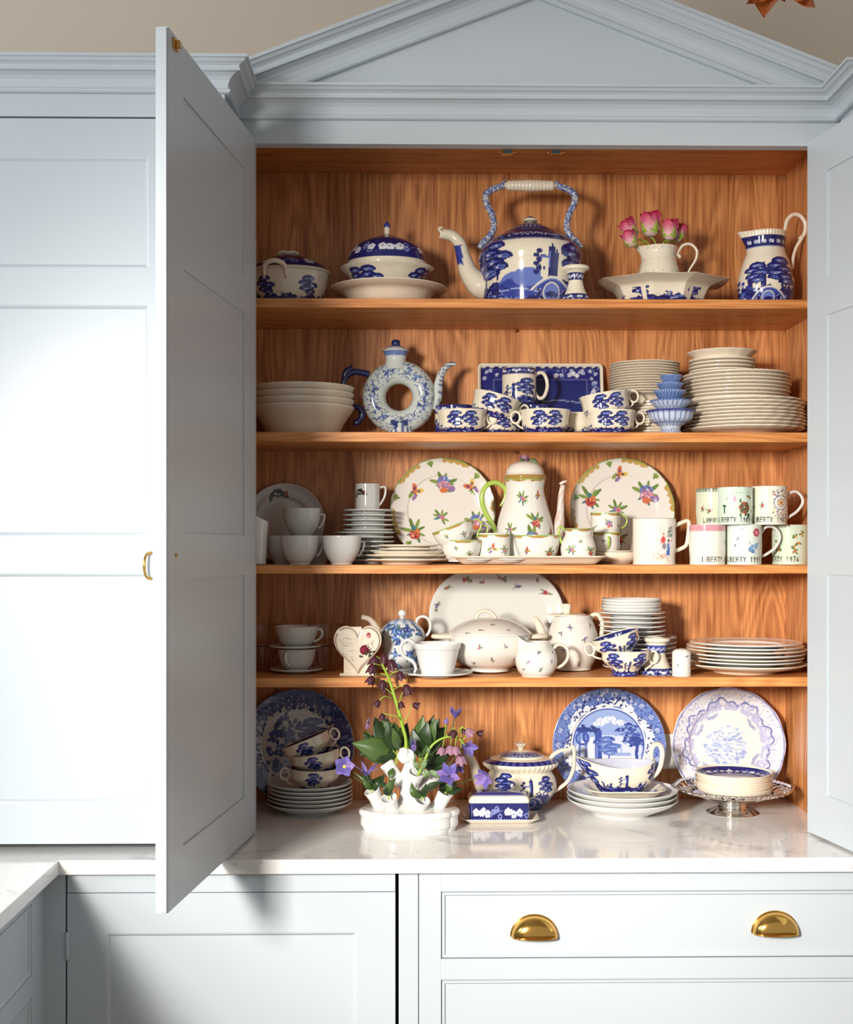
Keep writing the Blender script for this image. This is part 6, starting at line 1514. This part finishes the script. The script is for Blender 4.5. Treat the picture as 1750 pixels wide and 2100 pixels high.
for a, b, w_ in (((862, 1582), (877, 1556), 8), ((858, 1583), (846, 1556), 8), ((866, 1578), (882, 1596), 9), ((880, 1580), (905, 1600), 10), ((862, 1568), (880, 1558), 7), ((878, 1548), (876, 1532), 7), ((864, 1588), (874, 1598), 7)):
    leafobj('leaf', [R_(*a), R_((a[0] + b[0]) / 2 + 2, (a[1] + b[1]) / 2 - 2, -.03), R_(*b)], w_ * f.m * 1.1, M['leafg'], t)
# leafy sprays
def spray(label, base, leaves, m='leafd', dyb=0, stem=True, name='leaf_spray'):
    o0 = V3(base[0], base[1], dyb); t = thing(name, label, 'foliage', o0)
    for k, (a, b, w_, dy, bend) in enumerate(leaves):
        A = V3(a[0], a[1], dyb) - o0; Bq = V3(b[0], b[1], dy) - o0; n_ = Vector((-(Bq - A).z, 0, (Bq - A).x)).normalized()
        mid = (A + Bq) / 2 + n_ * bend * f.m + Vector((0, -.012 if dy < .02 else .006, 0))
        leafobj('leaf', [A, mid, Bq], w_ * f.m, M[m] if k % 3 else M['leafm'], t, nrm=(rgv.uniform(-.5, .5), -1, rgv.uniform(-.1, .5)), fold=rgv.uniform(.1, .35), prof=.75, sub=8)
        if stem and k < 3: stemobj(t, [A * .0 + Vector((0, 0, -.01)), A, A + (Bq - A) * .5], .0012, 'leaf_stalk')
    return t
spray('cluster of large dark green leaves spreading left of the vase top', (812, 1560), [((812, 1555), (722, 1524), 52, -.01, -6), ((812, 1545), (745, 1500), 46, .015, 8), ((815, 1540), (768, 1470), 44, .02, 6), ((818, 1535), (808, 1480), 34, .01, -3), ((812, 1540), (796, 1478), 28, -.02, 4),
       ((815, 1550), (735, 1548), 36, .0, -8), ((818, 1540), (784, 1462), 36, .03, 5), ((820, 1535), (836, 1482), 30, .02, 2), ((810, 1556), (760, 1530), 36, .02, 0), ((820, 1538), (806, 1492), 20, -.03, 0)], dyb=.005)
spray('cluster of broad green leaves standing right of the vase top', (862, 1560), [((860, 1555), (868, 1466), 44, .0, 4), ((866, 1555), (902, 1474), 46, .02, 6), ((862, 1550), (846, 1494), 34, -.005, 2), ((870, 1550), (916, 1490), 40, .03, 4), ((862, 1560), (890, 1466), 36, .03, 0), ((872, 1560), (932, 1530), 34, .03, -4), ((880, 1530), (894, 1474), 26, -.02, 3), ((870, 1570), (918, 1560), 34, .03, -2), ((868, 1545), (878, 1478), 34, -.015, 2)], dyb=.01)
spray('short pair of dark leaves in the second spout from left', (798, 1630), [((797, 1632), (812, 1594), 20, -.05, 4), ((797, 1632), (784, 1602), 18, -.05, -4), ((798, 1632), (800, 1598), 14, -.04, 0)], dyb=-.043)
spray('forked dark leaves in the third front spout', (866, 1634), [((866, 1634), (844, 1604), 17, -.05, 7), ((867, 1634), (906, 1602), 19, -.06, 6), ((866, 1634), (874, 1606), 14, -.04, 0)], dyb=-.043)
spray('dark leaves leaning from the leftmost spout', (763, 1618), [((763, 1620), (738, 1588), 18, -.01, -4), ((765, 1620), (790, 1588), 24, .0, 4), ((763, 1620), (752, 1582), 22, -.01, 3), ((765, 1618), (724, 1582), 6, -.02, -3)], dyb=-.018)
spray('dark leaves in the rightmost spout behind the purple bloom', (914, 1622), [((914, 1624), (938, 1604), 22, -.01, 4), ((914, 1624), (904, 1598), 18, -.02, 0), ((914, 1624), (950, 1618), 18, .0, 3), ((914, 1622), (926, 1600), 18, -.03, 0)], dyb=-.018)
spray('dark leaves tucked in the back left spout', (793, 1568), [((793, 1570), (798, 1598), 16, -.02, 6), ((795, 1568), (786, 1545), 20, .02, 0)], dyb=.012)
# purple blooms
def bloom(label, p, sz, m, npet, open_, aim, stem=None, curl=.0, dy=-.02, name='clematis', centre=None, wide=.42, seed=0):
    rg2 = random.Random(seed); o0 = V3(p[0], p[1], dy); t = thing(name, label, 'flower', o0)
    A = Vector(aim).normalized(); u = A.orthogonal().normalized(); v = A.cross(u); L = sz * f.m
    for k in range(npet):
        a = 2 * PI * k / npet + rg2.uniform(-.2, .2); r_ = u * math.cos(a) + v * math.sin(a); oo = open_ * rg2.uniform(.85, 1.15)
        P0 = r_ * L * .05; P1 = A * L * .45 * math.cos(oo * .7) + r_ * L * .5 * math.sin(oo * .9) + r_ * L * .08; P2 = A * L * (.95 * math.cos(oo) - curl * .2) + r_ * L * (math.sin(oo) + curl * .55)
        leafobj('petal', [P0, P1, P2], L * wide, M[m if (k + seed) % 3 else ('lilac' if m == 'violet' else 'violet')], t, nrm=tuple(A), fold=-.25, prof=.7)
    if centre: put('flower_centre', lathe('flower_centre', [(0, -.002), (.004, 0), (.003, .003), (0, .004)], M[centre], 16, 3), t, tuple(A * .001), A.to_track_quat('Z', 'Y').to_euler())
    if stem: stemobj(t, [(0, 0, 0)] + [tuple(V3(q[0], q[1], q[2]) - o0) for q in stem], .0011, m=M['leafm'])
    return t
bloom('violet cup-shaped bloom held highest at right above the leaves', (934, 1472), 27, 'violet', 5, .62, (.0, -.15, 1), [(924, 1500, 0), (900, 1530, 0), (880, 1560, 0)], dy=0, seed=1)
bloom('small lilac bud below the highest violet bloom', (917, 1486), 15, 'lilac', 4, .15, (-.1, 0, 1), [(912, 1510, -.01), (906, 1524, -.01)], dy=-.01, name='flower_bud', seed=2)
bloom('lilac star bloom with curled petals over the leftmost spout', (752, 1592), 36, 'lilac', 5, .75, (.05, -.2, 1), [(765, 1605, -.02), (768, 1616, -.02)], curl=.35, wide=.26, seed=3)
bloom('large violet bloom above the rightmost spout, facing forward', (922, 1592), 32, 'violet', 6, .95, (-.2, -1, .45), [(916, 1606, -.02), (914, 1620, -.02)], dy=-.035, curl=.1, wide=.55, seed=4)
bloom('large lilac bloom drooping in front of the teapot', (1000, 1590), 32, 'lilac', 6, .7, (-.55, -.8, -.2), [(975, 1596, -.02), (945, 1606, -.02), (918, 1622, -.02)], dy=-.03, wide=.6, curl=.05, seed=5)
bloom('slim purple bud in front of the vase crest', (849, 1542), 28, 'violet', 4, .12, (-.05, -.1, 1), [(852, 1560, -.03), (856, 1578, -.025)], dy=-.035, name='flower_bud', wide=.34, seed=6)
bloom('purple viola with yellow centre beside the three stacked cups', (707, 1572), 24, 'violet', 5, 1.35, (-.1, -1, .1), [(722, 1590, -.01), (745, 1606, -.01), (763, 1618, -.018)], dy=-.02, centre='yellow', name='viola', wide=.85, seed=7)
bloom('pink-lilac bud at the upper left of the foliage', (752, 1496), 26, 'pinkb', 4, .12, (.3, -.1, 1), [(768, 1520, .0), (790, 1545, .005), (800, 1560, .01)], dy=0, name='flower_bud', wide=.3, seed=8)
bloom('dark violet bloom behind the arching spray at right', (960, 1530), 24, 'violet', 5, 1.0, (.3, -1, -.2), [(945, 1540, .01), (910, 1580, .01), (895, 1592, .02)], dy=.01, wide=.6, seed=9)
bloom('half hidden purple bloom under the pink bells', (940, 1572), 18, 'violet', 4, .8, (.2, -.6, -.5), [(925, 1590, 0), (914, 1612, -.01)], dy=-.01, wide=.5, seed=10)
# blue teapot
f = Fr(1068, .265, B5)
t = thing('teapot', 'round blue landscape teapot with lid and angular cream handle on the worktop', 'teapot', f.o)
h = f.z(1578)
w_, h_ = PI * 74 * f.m * 2600, h * 2600
cv = bluescene(w_, h_, 91, lay='tt', top=h_ * .5, gh=.4); rg = random.Random(3)
cv.a[:] = CREAM; bground(cv, 0, h_ * .5, rg); btree(cv, w_ * .32, h_ * .42, h_ * .5, rg); bbush(cv, w_ * .4, h_ * .42, h_ * .3, rg); bbush(cv, w_ * .67, h_ * .42, h_ * .26, rg); btower(cv, w_ * .57, h_ * .42, h_ * .46); bbridge(cv, w_ * .6, h_ * .22, w_ * .13, h_ * .18); btree(cv, w_ * .74, h_ * .4, h_ * .44, rg); bbush(cv, w_ * .48, h_ * .38, h_ * .24, rg); bbush(cv, w_ * .2, h_ * .36, h_ * .3, rg)
cv.rect(0, w_, 0, h_ * .06, NAVY)
o = f.prof([(0, 1662), (40, 1662), (43, 1655), (56, 1645), (70, 1625), (74, 1608), (70, 1592), (64, 1582), (66, 1577), (76, 1568), (76, 1562), (66, 1556), (50, 1552), (0, 1552)])
H_ = f.z(1552); cvf = cv
def tpp(th, z, r, inn):
    c = cyl_paint(cvf, 0, h, CREAM)(th, z, r, inn)
    k = (z > f.z(1562)); s_ = (z > f.z(1562)) & (z < f.z(1555)); c[s_] = np.where((np.sin(th[s_] * 30) > .2)[:, None], np.array(NAVY, float), np.array((70, 80, 150.))); return c
put('body', lathe('body', o, M['glaze'], 260, 6, paint=tpp, front=True, sy=.85, warp=lambda T, R, Z, inn: (R * (1 + .015 * np.cos(T * 44) * ((Z > f.z(1575)) & (Z < f.z(1563)))), Z)), t)
ld = put('lid', lathe('lid', [(r * f.m, f.z(y)) for r, y in [(48, 1555), (50, 1551), (46, 1548), (36, 1543), (22, 1540), (12, 1538), (0, 1538)]], M['glaze'], 120, 5, sy=.85,
    paint=lambda th, z, r, inn: np.where((r > 46 * f.m)[:, None] | (r < 24 * f.m)[:, None], np.array(CREAM, float), np.where((np.sin(th * 16) * np.sin(r * 1500) > .35)[:, None], np.array((190, 196, 226.)), np.array(NAVY, float)))), t)
put('knob', lathe('knob', [(r * f.m, f.z(y)) for r, y in [(6, 1540), (5, 1536), (8, 1531), (13, 1526), (10, 1524), (5, 1523), (0, 1521)]], M['cream'], 28, 4, warp=lambda T, R, Z, inn: (R * (1 + .08 * np.cos(T * 8)), Z)), ld)
add_handle(t, f, [(1128, 1561), (1134, 1550), (1150, 1540), (1166, 1538), (1177, 1532), (1178, 1560), (1176, 1580), (1166, 1602), (1150, 1616), (1138, 1624)], [.005, .0055, .005, .005, .004, .005, .005, .0048, .0045, .0035], M['cream'], flat=(1, 1.3))
put('spout', tube('spout', [f.P(1010, 1630), f.P(992, 1618), f.P(980, 1595), f.P(972, 1568), f.P(963, 1552), f.P(955, 1546)], [.018, .018, .0135, .011, .010, .009], M['cream'], 18, 6), t)
# butter dish
f = Fr(1024, .135, B5)
g_ = slab('dish_plate', 162 * f.m, .105, .003, .03, 60, 40, .010, None, M['cream'], .022)
t = thing('butter_dish', 'rectangular blue and cream butter dish with navy floral sides, front of the worktop', 'dish', f.o)
put('dish_plate', g_, t)
bw_, bd_, bh_ = 123 * f.m, .068, f.z(1641) - .003
def rrect(w, d, r, n=8):
    P = []
    for cx, cy, a0 in ((w - r, d - r, 0), (-w + r, d - r, 90), (-w + r, -d + r, 180), (w - r, -d + r, 270)):
        for k in range(n + 1): a = math.radians(a0 + 90 * k / n); P.append((cx + r * math.cos(a), cy + r * math.sin(a)))
    return P
def dense(P, n):
    P = np.array(P + [P[0]]); L = np.concatenate([[0], np.cumsum(np.linalg.norm(np.diff(P, axis=0), axis=1))]); g = np.linspace(0, L[-1], n, endpoint=False)
    return np.stack([np.interp(g, L, P[:, 0]), np.interp(g, L, P[:, 1])], 1)
base = dense(rrect(bw_ / 2, bd_ / 2, .008), 360)
lev = [(0, 1.0)] + [(bh_ * k / 26, 1.0) for k in range(1, 27)] + [(bh_ + .002, 1.01), (bh_ + .006, 1.0), (bh_ + .012, .95), (bh_ + .017, .86), (bh_ + .020, .7), (bh_ + .021, .4), (bh_ + .021, .01)]
V = []; cc = []
cv = Cv(1000, 260, NAVY); border(cv, 20, 250, random.Random(9)); rg = random.Random(11)
for x in (150, 200, 240, 620, 660, 700): prunus(cv, x, 130 + rg.uniform(-40, 40), 38); 
for x in (360, 400, 430, 480, 860): cv.ring(x, 130 + rg.uniform(-50, 50), 22, 10, (140, 150, 205))
for z, k in lev:
    for q in base:
        V.append((q[0] * k, q[1] * (k if k > .9 else k), z)); 
V = np.array(V); n1 = len(base); u = np.where(np.abs(V[:, 0]) < bw_ / 2 - .001, V[:, 0] / bw_ + .5, .5 + V[:, 1] / bw_)
cc = cv.at(u, V[:, 2] / bh_); cc[V[:, 2] > bh_ - .0003] = CREAM; cc[V[:, 2] > bh_ + .0145] = (60, 68, 140)
i_ = np.arange(len(lev) - 1)[:, None] * n1; j_ = np.arange(n1)[None, :]
Q = np.stack([(i_ + j_).ravel(), (i_ + (j_ + 1) % n1).ravel(), (i_ + n1 + (j_ + 1) % n1).ravel(), (i_ + n1 + j_).ravel()], 1)
put('cover', mesh_np('cover', V, Q, cc, M['glaze']), t, (-.002, 0, .0035))
# centre leaning plate (italian-like garden scene)
rg = random.Random(50); cv = Cv(720, 720, (236, 238, 240)); c0 = 360
cv.ell(c0, c0, 360, 360, (108, 130, 192))
rimpattern(cv, c0, 262, 352, 1100, rg, [(84, 104, 178), (140, 158, 208), (120, 140, 200), (60, 74, 150)], 3, 8)
for q in range(22):
    a = 2 * PI * q / 22; x, y = c0 + 318 * math.cos(a), c0 + 318 * math.sin(a); cv.ell(x, y, 22, 22, (70, 88, 164)); [cv.ell(x + 13 * math.cos(b), y + 13 * math.sin(b), 6, 6, (176, 188, 224)) for b in range(6)]; cv.ell(x, y, 6, 6, (190, 200, 230))
for q in range(40):
    a = rg.uniform(.9, 2.3); r_ = rg.uniform(280, 350); cv.ell(c0 + r_ * math.cos(a), c0 + r_ * math.sin(a), 10, 7, rg.choice([(44, 54, 120), (200, 206, 230)]), a)
for q in range(72):
    a = 2 * PI * q / 72; r_ = 250 + 18 * math.sin(a * 6); cv.ell(c0 + r_ * math.cos(a), c0 + r_ * math.sin(a), 26, 22, (236, 238, 240))
for q in range(150):
    a = rg.uniform(0, 2 * PI); r_ = 258 + 18 * math.sin(a * 6) + rg.uniform(-12, 22); lf(cv, c0 + r_ * math.cos(a), c0 + r_ * math.sin(a), 22, rg.uniform(0, 6), (50, 62, 130), .45)
for a in (.55, 1.0, 2.1, 2.7, 3.6, 4.4, 5.2, 6.0): prunus(cv, c0 + 262 * math.cos(a), c0 + 262 * math.sin(a), 20, (244, 244, 240), (120, 140, 200))
cv.ell(c0, c0, 236, 236, (236, 238, 240)); cv.ell(c0, c0, 226, 226, (70, 88, 164)); cv.ell(c0, c0, 220, 220, (150, 172, 220))
def clipdisc(fn):
    m0 = cv.a.copy(); fn(); Y, X = np.mgrid[0:cv.h, 0:cv.w]; out = np.hypot(X - c0, Y - c0) > 220; cv.a[out] = m0[out]
def scene_it():
    cv.ell(360, 330, 210, 90, (206, 216, 238)); cv.rect(140, 580, 130, 290, (214, 222, 240))
    for x, y, r_ in ((330, 510, 34), (370, 522, 30), (300, 490, 28), (420, 500, 30), (450, 490, 24)): cv.ell(x, y, r_ * 1.3, r_ * .55, (236, 240, 248)); cv.ring(x, y, r_ * .5, 3, (120, 140, 196))
    for x in (170, 212): cv.rect(x, x + 14, 200, 440, (64, 86, 168)); cv.rect(x + 4, x + 8, 210, 430, (150, 170, 220))
    cv.rect(275, 318, 180, 450, (62, 82, 162)); cv.rect(284, 290, 190, 440, (150, 170, 220)); cv.ring(245, 410, 42, 16, (64, 84, 164)); cv.rect(226, 262, 215, 400, (226, 232, 244)); cv.ring(196, 400, 38, 14, (70, 90, 170)); cv.rect(160, 250, 440, 468, (54, 70, 150))
    for q in range(20): cv.ell(rg.uniform(160, 310), rg.uniform(440, 480), 12, 8, (48, 62, 130))
    btree(cv, 360, 260, 130, rg, (84, 108, 184), (130, 150, 206), (190, 204, 234)); 
    for q in range(90): cv.ell(rg.gauss(490, 42), rg.gauss(440, 28), 12, 8, rg.choice([(54, 72, 150), (84, 106, 180), (150, 170, 216)]))
    for q in range(50): cv.ell(rg.gauss(530, 30), rg.gauss(385, 18), 12, 8, rg.choice([(54, 72, 150), (84, 106, 180)]))
    cv.line([(545, 390), (535, 300), (548, 200)], 20, (56, 74, 150)); cv.line([(440, 300), (440, 360)], 8, (150, 170, 216)); cv.rect(400, 500, 290, 310, (150, 170, 216))
    cv.ell(360, 170, 230, 70, (112, 138, 202)); cv.ell(470, 190, 100, 50, (70, 92, 172)); cv.ell(340, 215, 90, 26, (214, 224, 242))
    for x in (330, 360, 440, 480): cv.ell(x, 200, 9, 20, (236, 240, 248)); cv.ell(x + 2, 222, 6, 6, (84, 100, 170)); cv.line([(x, 195), (x + 8, 175)], 5, (60, 76, 150))
    for q in range(60): cv.line([(rg.uniform(150, 560), y := rg.uniform(130, 230)), (rg.uniform(150, 560) * 0 + rg.uniform(200, 520), y)], 1.5, rg.choice([(70, 92, 172), (180, 194, 228)])) if q < 8 else cv.ell(rg.uniform(170, 550), rg.uniform(130, 240), 9, 4, rg.choice([(70, 92, 172), (180, 194, 228), (60, 78, 156)]))
    cv.rect(318, 350, 225, 275, (200, 212, 236)); cv.rect(322, 346, 255, 262, (90, 110, 180))
clipdisc(scene_it)
put_plate('garden_scene_plate', 116.5 * mpp(.345), .018, cv, (236, 238, 240), .3, 1246, B5, math.radians(85), 'large blue garden-scene plate leaning behind the gravy boat', seg=360)
# right pale plate
rg = random.Random(60); BG6 = (240, 238, 232); cv = Cv(640, 640, BG6); c0 = 320
cv.ell(c0, c0, 320, 320, (232, 232, 238)); cv.ring(c0, c0, 308, 9, (150, 156, 204)); rimpattern(cv, c0, 205, 302, 900, rg, [(196, 200, 226), (170, 176, 214), (224, 226, 236), (208, 206, 214)], 3, 9)
for q in range(420):
    a = 2 * PI * q / 420; r_ = 240 + 14 * math.sin(a * 8) + 8 * math.sin(a * 23); cv.ell(c0 + r_ * math.cos(a), c0 + r_ * math.sin(a), 4.5, 4.5, (112, 120, 180))
for q in range(300):
    a = rg.uniform(0, 2 * PI); r_ = rg.uniform(196, 232) + 10 * math.sin(a * 8); cv.ell(c0 + r_ * math.cos(a), c0 + r_ * math.sin(a), 8, 6, rg.choice([(176, 176, 214), (190, 190, 222)]), a)
cv.ell(c0, c0, 196, 196, BG6)
for q in range(60): a = 2 * PI * q / 60; cv.ell(c0 + 200 * math.cos(a), c0 + 200 * math.sin(a), 14 + 5 * math.sin(a * 9), 12, (192, 192, 222)) if q % 4 else None
for a in (.5, 1.9, 2.5, 3.8, 4.3, 5.6):
    for k in range(8): b = a + k * .05; cv.ring(c0 + (176 - 8 * math.sin(k * .5)) * math.cos(b), c0 + (176 - 8 * math.sin(k * .5)) * math.sin(b), 7, 3, (140, 148, 200))
for q in range(260):
    a = rg.uniform(0, 2 * PI); r_ = 118 * math.sqrt(rg.random()); cv.ell(c0 - 10 + r_ * math.cos(a), c0 - 10 + r_ * math.sin(a) * .95, rg.uniform(6, 16), rg.uniform(3, 8), rg.choice([(196, 210, 236), (180, 198, 232), (206, 216, 238), (160, 176, 222), (222, 228, 240)]), rg.uniform(-.4, .4))
for q in range(40): x = rg.uniform(230, 390); y = rg.uniform(240, 380); cv.line([(x, y), (x + rg.uniform(-20, 26), y + rg.uniform(-10, 10))], 2, (130, 144, 200))
put_plate('pale_plate', 117 * mpp(.345), .018, cv, BG6, .3, 1489, B5, math.radians(85), 'pale lavender-blue patterned plate leaning behind the silver stand', seg=330, warp=lambda T, R, Z, inn: (R * (1 + .006 * np.cos(T * 12) * (R > .1)), Z))
# three plates with gravy boat
f = Fr(1277, .212, B5)
o, i = plate_prof(113 * f.m, .034, .0034, .6, .5); me = lathe('dinner_plate', o, M['white'], 120, 4, inner=i)
stack('dinner_plate', me, 3, 1277, .212, B5, .0112, 'white rimmed plate', 'of three under the gravy boat, worktop', 'plate', 'white plates under the gravy boat', seed=61)
f = Fr(1281, .205, B5 + .04); 
cvs = Cv(400, 260, CREAM); border(cvs, 0, 260, random.Random(4)); 
tt = slab('boat_stand', 164 * f.m, .135, .0032, .05, 90, 70, .014, None, M['cream'], .03)
rg = random.Random(5); cvs = Cv(500, 400, CREAM)
for q in range(160): a = rg.uniform(0, 2 * PI); cvs.ell(250 + 215 * math.cos(a) * rg.uniform(.86, .95), 200 + 172 * math.sin(a) * rg.uniform(.84, .94), 9, 6, rg.choice([NAVY, BLUE, PALE]))
g = put('boat_stand', slab('boat_stand', 164 * f.m, .135, .0032, .05, 110, 80, .02, cvs, M['glaze'], .036), None, (f.o.x, .205, B5 + .0405)); tag(g, 'small oval cream and blue stand under the gravy boat', 'dish')
f = Fr(1275, .205, B5 + .0445)
t = thing('gravy_boat', 'blue landscape gravy boat with tall curved handle and long lip', 'gravy boat', f.o)
h = f.z(1566)
cv = bluescene(PI * 70 * f.m * 2800, h * 2800, 71, lay='tbwbt', top=h * 2800 * .9, gh=.46)
o, i = vessel([(0, 0), (36 * f.m, 0), (38 * f.m, .002), (44 * f.m, h * .12), (62 * f.m, h * .45), (68 * f.m, h * .75), (70 * f.m, h)], .003)
def boat(V):
    V = V.copy(); zt = V[:, 2].max(); k = np.clip(V[:, 2] / zt, 0, 1); th = np.arctan2(V[:, 0], -V[:, 1]); gL = np.exp(-((th + PI / 2) / .55) ** 2); gR = np.exp(-((th - PI / 2) / .5) ** 2)
    kk = np.clip((k - .35) / .65, 0, 1) ** 1.4
    V[:, 0] -= 24 * f.m * kk * gL; V[:, 2] += 13 * f.m * kk * gL + 8 * f.m * kk * gR; V[:, 2] -= 6 * f.m * kk * np.exp(-((np.abs(th) - .1) / .6) ** 2); V[:, 1] *= .62; return V
put('body', lathe('body', o, M['glaze'], 240, 5, paint=cyl_paint(cv, 0, h, CREAM, (200, 204, 222)), inner=i, post=boat), t)
add_handle(t, f, [(1338, 1560), (1336, 1545), (1340, 1531), (1352, 1528), (1359, 1542), (1357, 1566), (1350, 1584), (1336, 1598), (1326, 1606)], [.004, .0055, .006, .006, .006, .0055, .005, .0045, .003], M['cream'], flat=(1, 1.5))
# silver stand with plates
f = Fr(1503, .218, B5)
t = thing('silver_stand', 'round silver footed stand with pierced beaded rim carrying blue plates', 'stand', f.o)
zs = f.z(1622)
put('foot', lathe('foot', [(0, 0), (50 * f.m, 0), (50 * f.m, .002), (46 * f.m, .005), (44 * f.m, .006), (34 * f.m, .011), (30 * f.m, .014), (29 * f.m, .02), (33 * f.m, .025), (36 * f.m, .028), (60 * f.m, .036), (0, .037)], M['silver'], 90, 4), t)
put('dish', lathe('dish', [(0, .034), (36 * f.m, .028), (60 * f.m, .034), (78 * f.m, .042), (84 * f.m, .045), (84 * f.m, .047), (74 * f.m, .043), (0, .040)], M['silver'], 110, 4), t)
zr1 = .046; RO = 122 * f.m
rim = put('rim', lathe('rim', [(RO * .93, .0555), (RO, .059), (RO * 1.01, .061), (RO * .99, .063), (RO * .93, .059)], M['silver'], 200, 2, warp=lambda T, R, Z, inn: (R * (1 + .012 * np.cos(T * 60) + .02 * np.cos(T * 8)), Z + .0008 * np.cos(T * 60)), sy=.95), t)
for q in range(32):
    a = 2 * PI * q / 32; a2 = a + .12; 
    put('rim_scroll', tube('rim_scroll', [(82 * f.m * math.sin(a), -82 * f.m * math.cos(a) * .97, .0455), (104 * f.m * math.sin(a2), -104 * f.m * math.cos(a2) * .96, .052), (RO * .95 * math.sin(a), -RO * .95 * math.cos(a) * .95, .057)], .0024, M['silver'], 6, 3, flat=(1, 1.6)), t)
f = Fr(1505, .218, B5 + .0435)
o, i = vessel([(0, 0), (52 * f.m, 0), (56 * f.m, .002), (68 * f.m, .006), (74 * f.m, .010), (77 * f.m, .0165), (78 * f.m, .019)], .003)
me = lathe('deep_plate', o, M['cream'], 110, 4, inner=i)
stack('deep_plate', me, 6, 1505, .218, B5 + .0435, .0056, 'cream rimmed plate', 'in the pile on the silver stand', 'plate', 'cream plates on the silver stand', seed=62)
cv = Cv(500, 500, CREAM); cv.ell(250, 250, 238, 238, NAVY); rg = random.Random(13)
for q in range(26): a = 2 * PI * q / 26; prunus(cv, 250 + 205 * math.cos(a), 250 + 205 * math.sin(a), 17 if q % 3 else 24)
for q in range(60): a = rg.uniform(0, 6.3); cv.ring(250 + rg.uniform(170, 232) * math.cos(a), 250 + rg.uniform(170, 232) * math.sin(a), 7, 3, (140, 150, 205))
cv.ell(250, 250, 160, 160, (226, 226, 226)); bbush(cv, 250, 200, 150, rg)
I2 = spline(o[i:], 10); O2 = spline(o[:i], 3)
tag(put('deep_plate', lathe('deep_plate', [tuple(q) for q in O2] + [tuple(q) for q in I2], M['glaze'], 260, 1, paint=flat_paint(cv, 78 * f.m, CREAM), inner=len(O2)), None, (f.o.x, .218, B5 + .0435 + 6 * .0056)), 'navy floral plate, topmost of the pile on the silver stand', 'plate', 'cream plates on the silver stand')
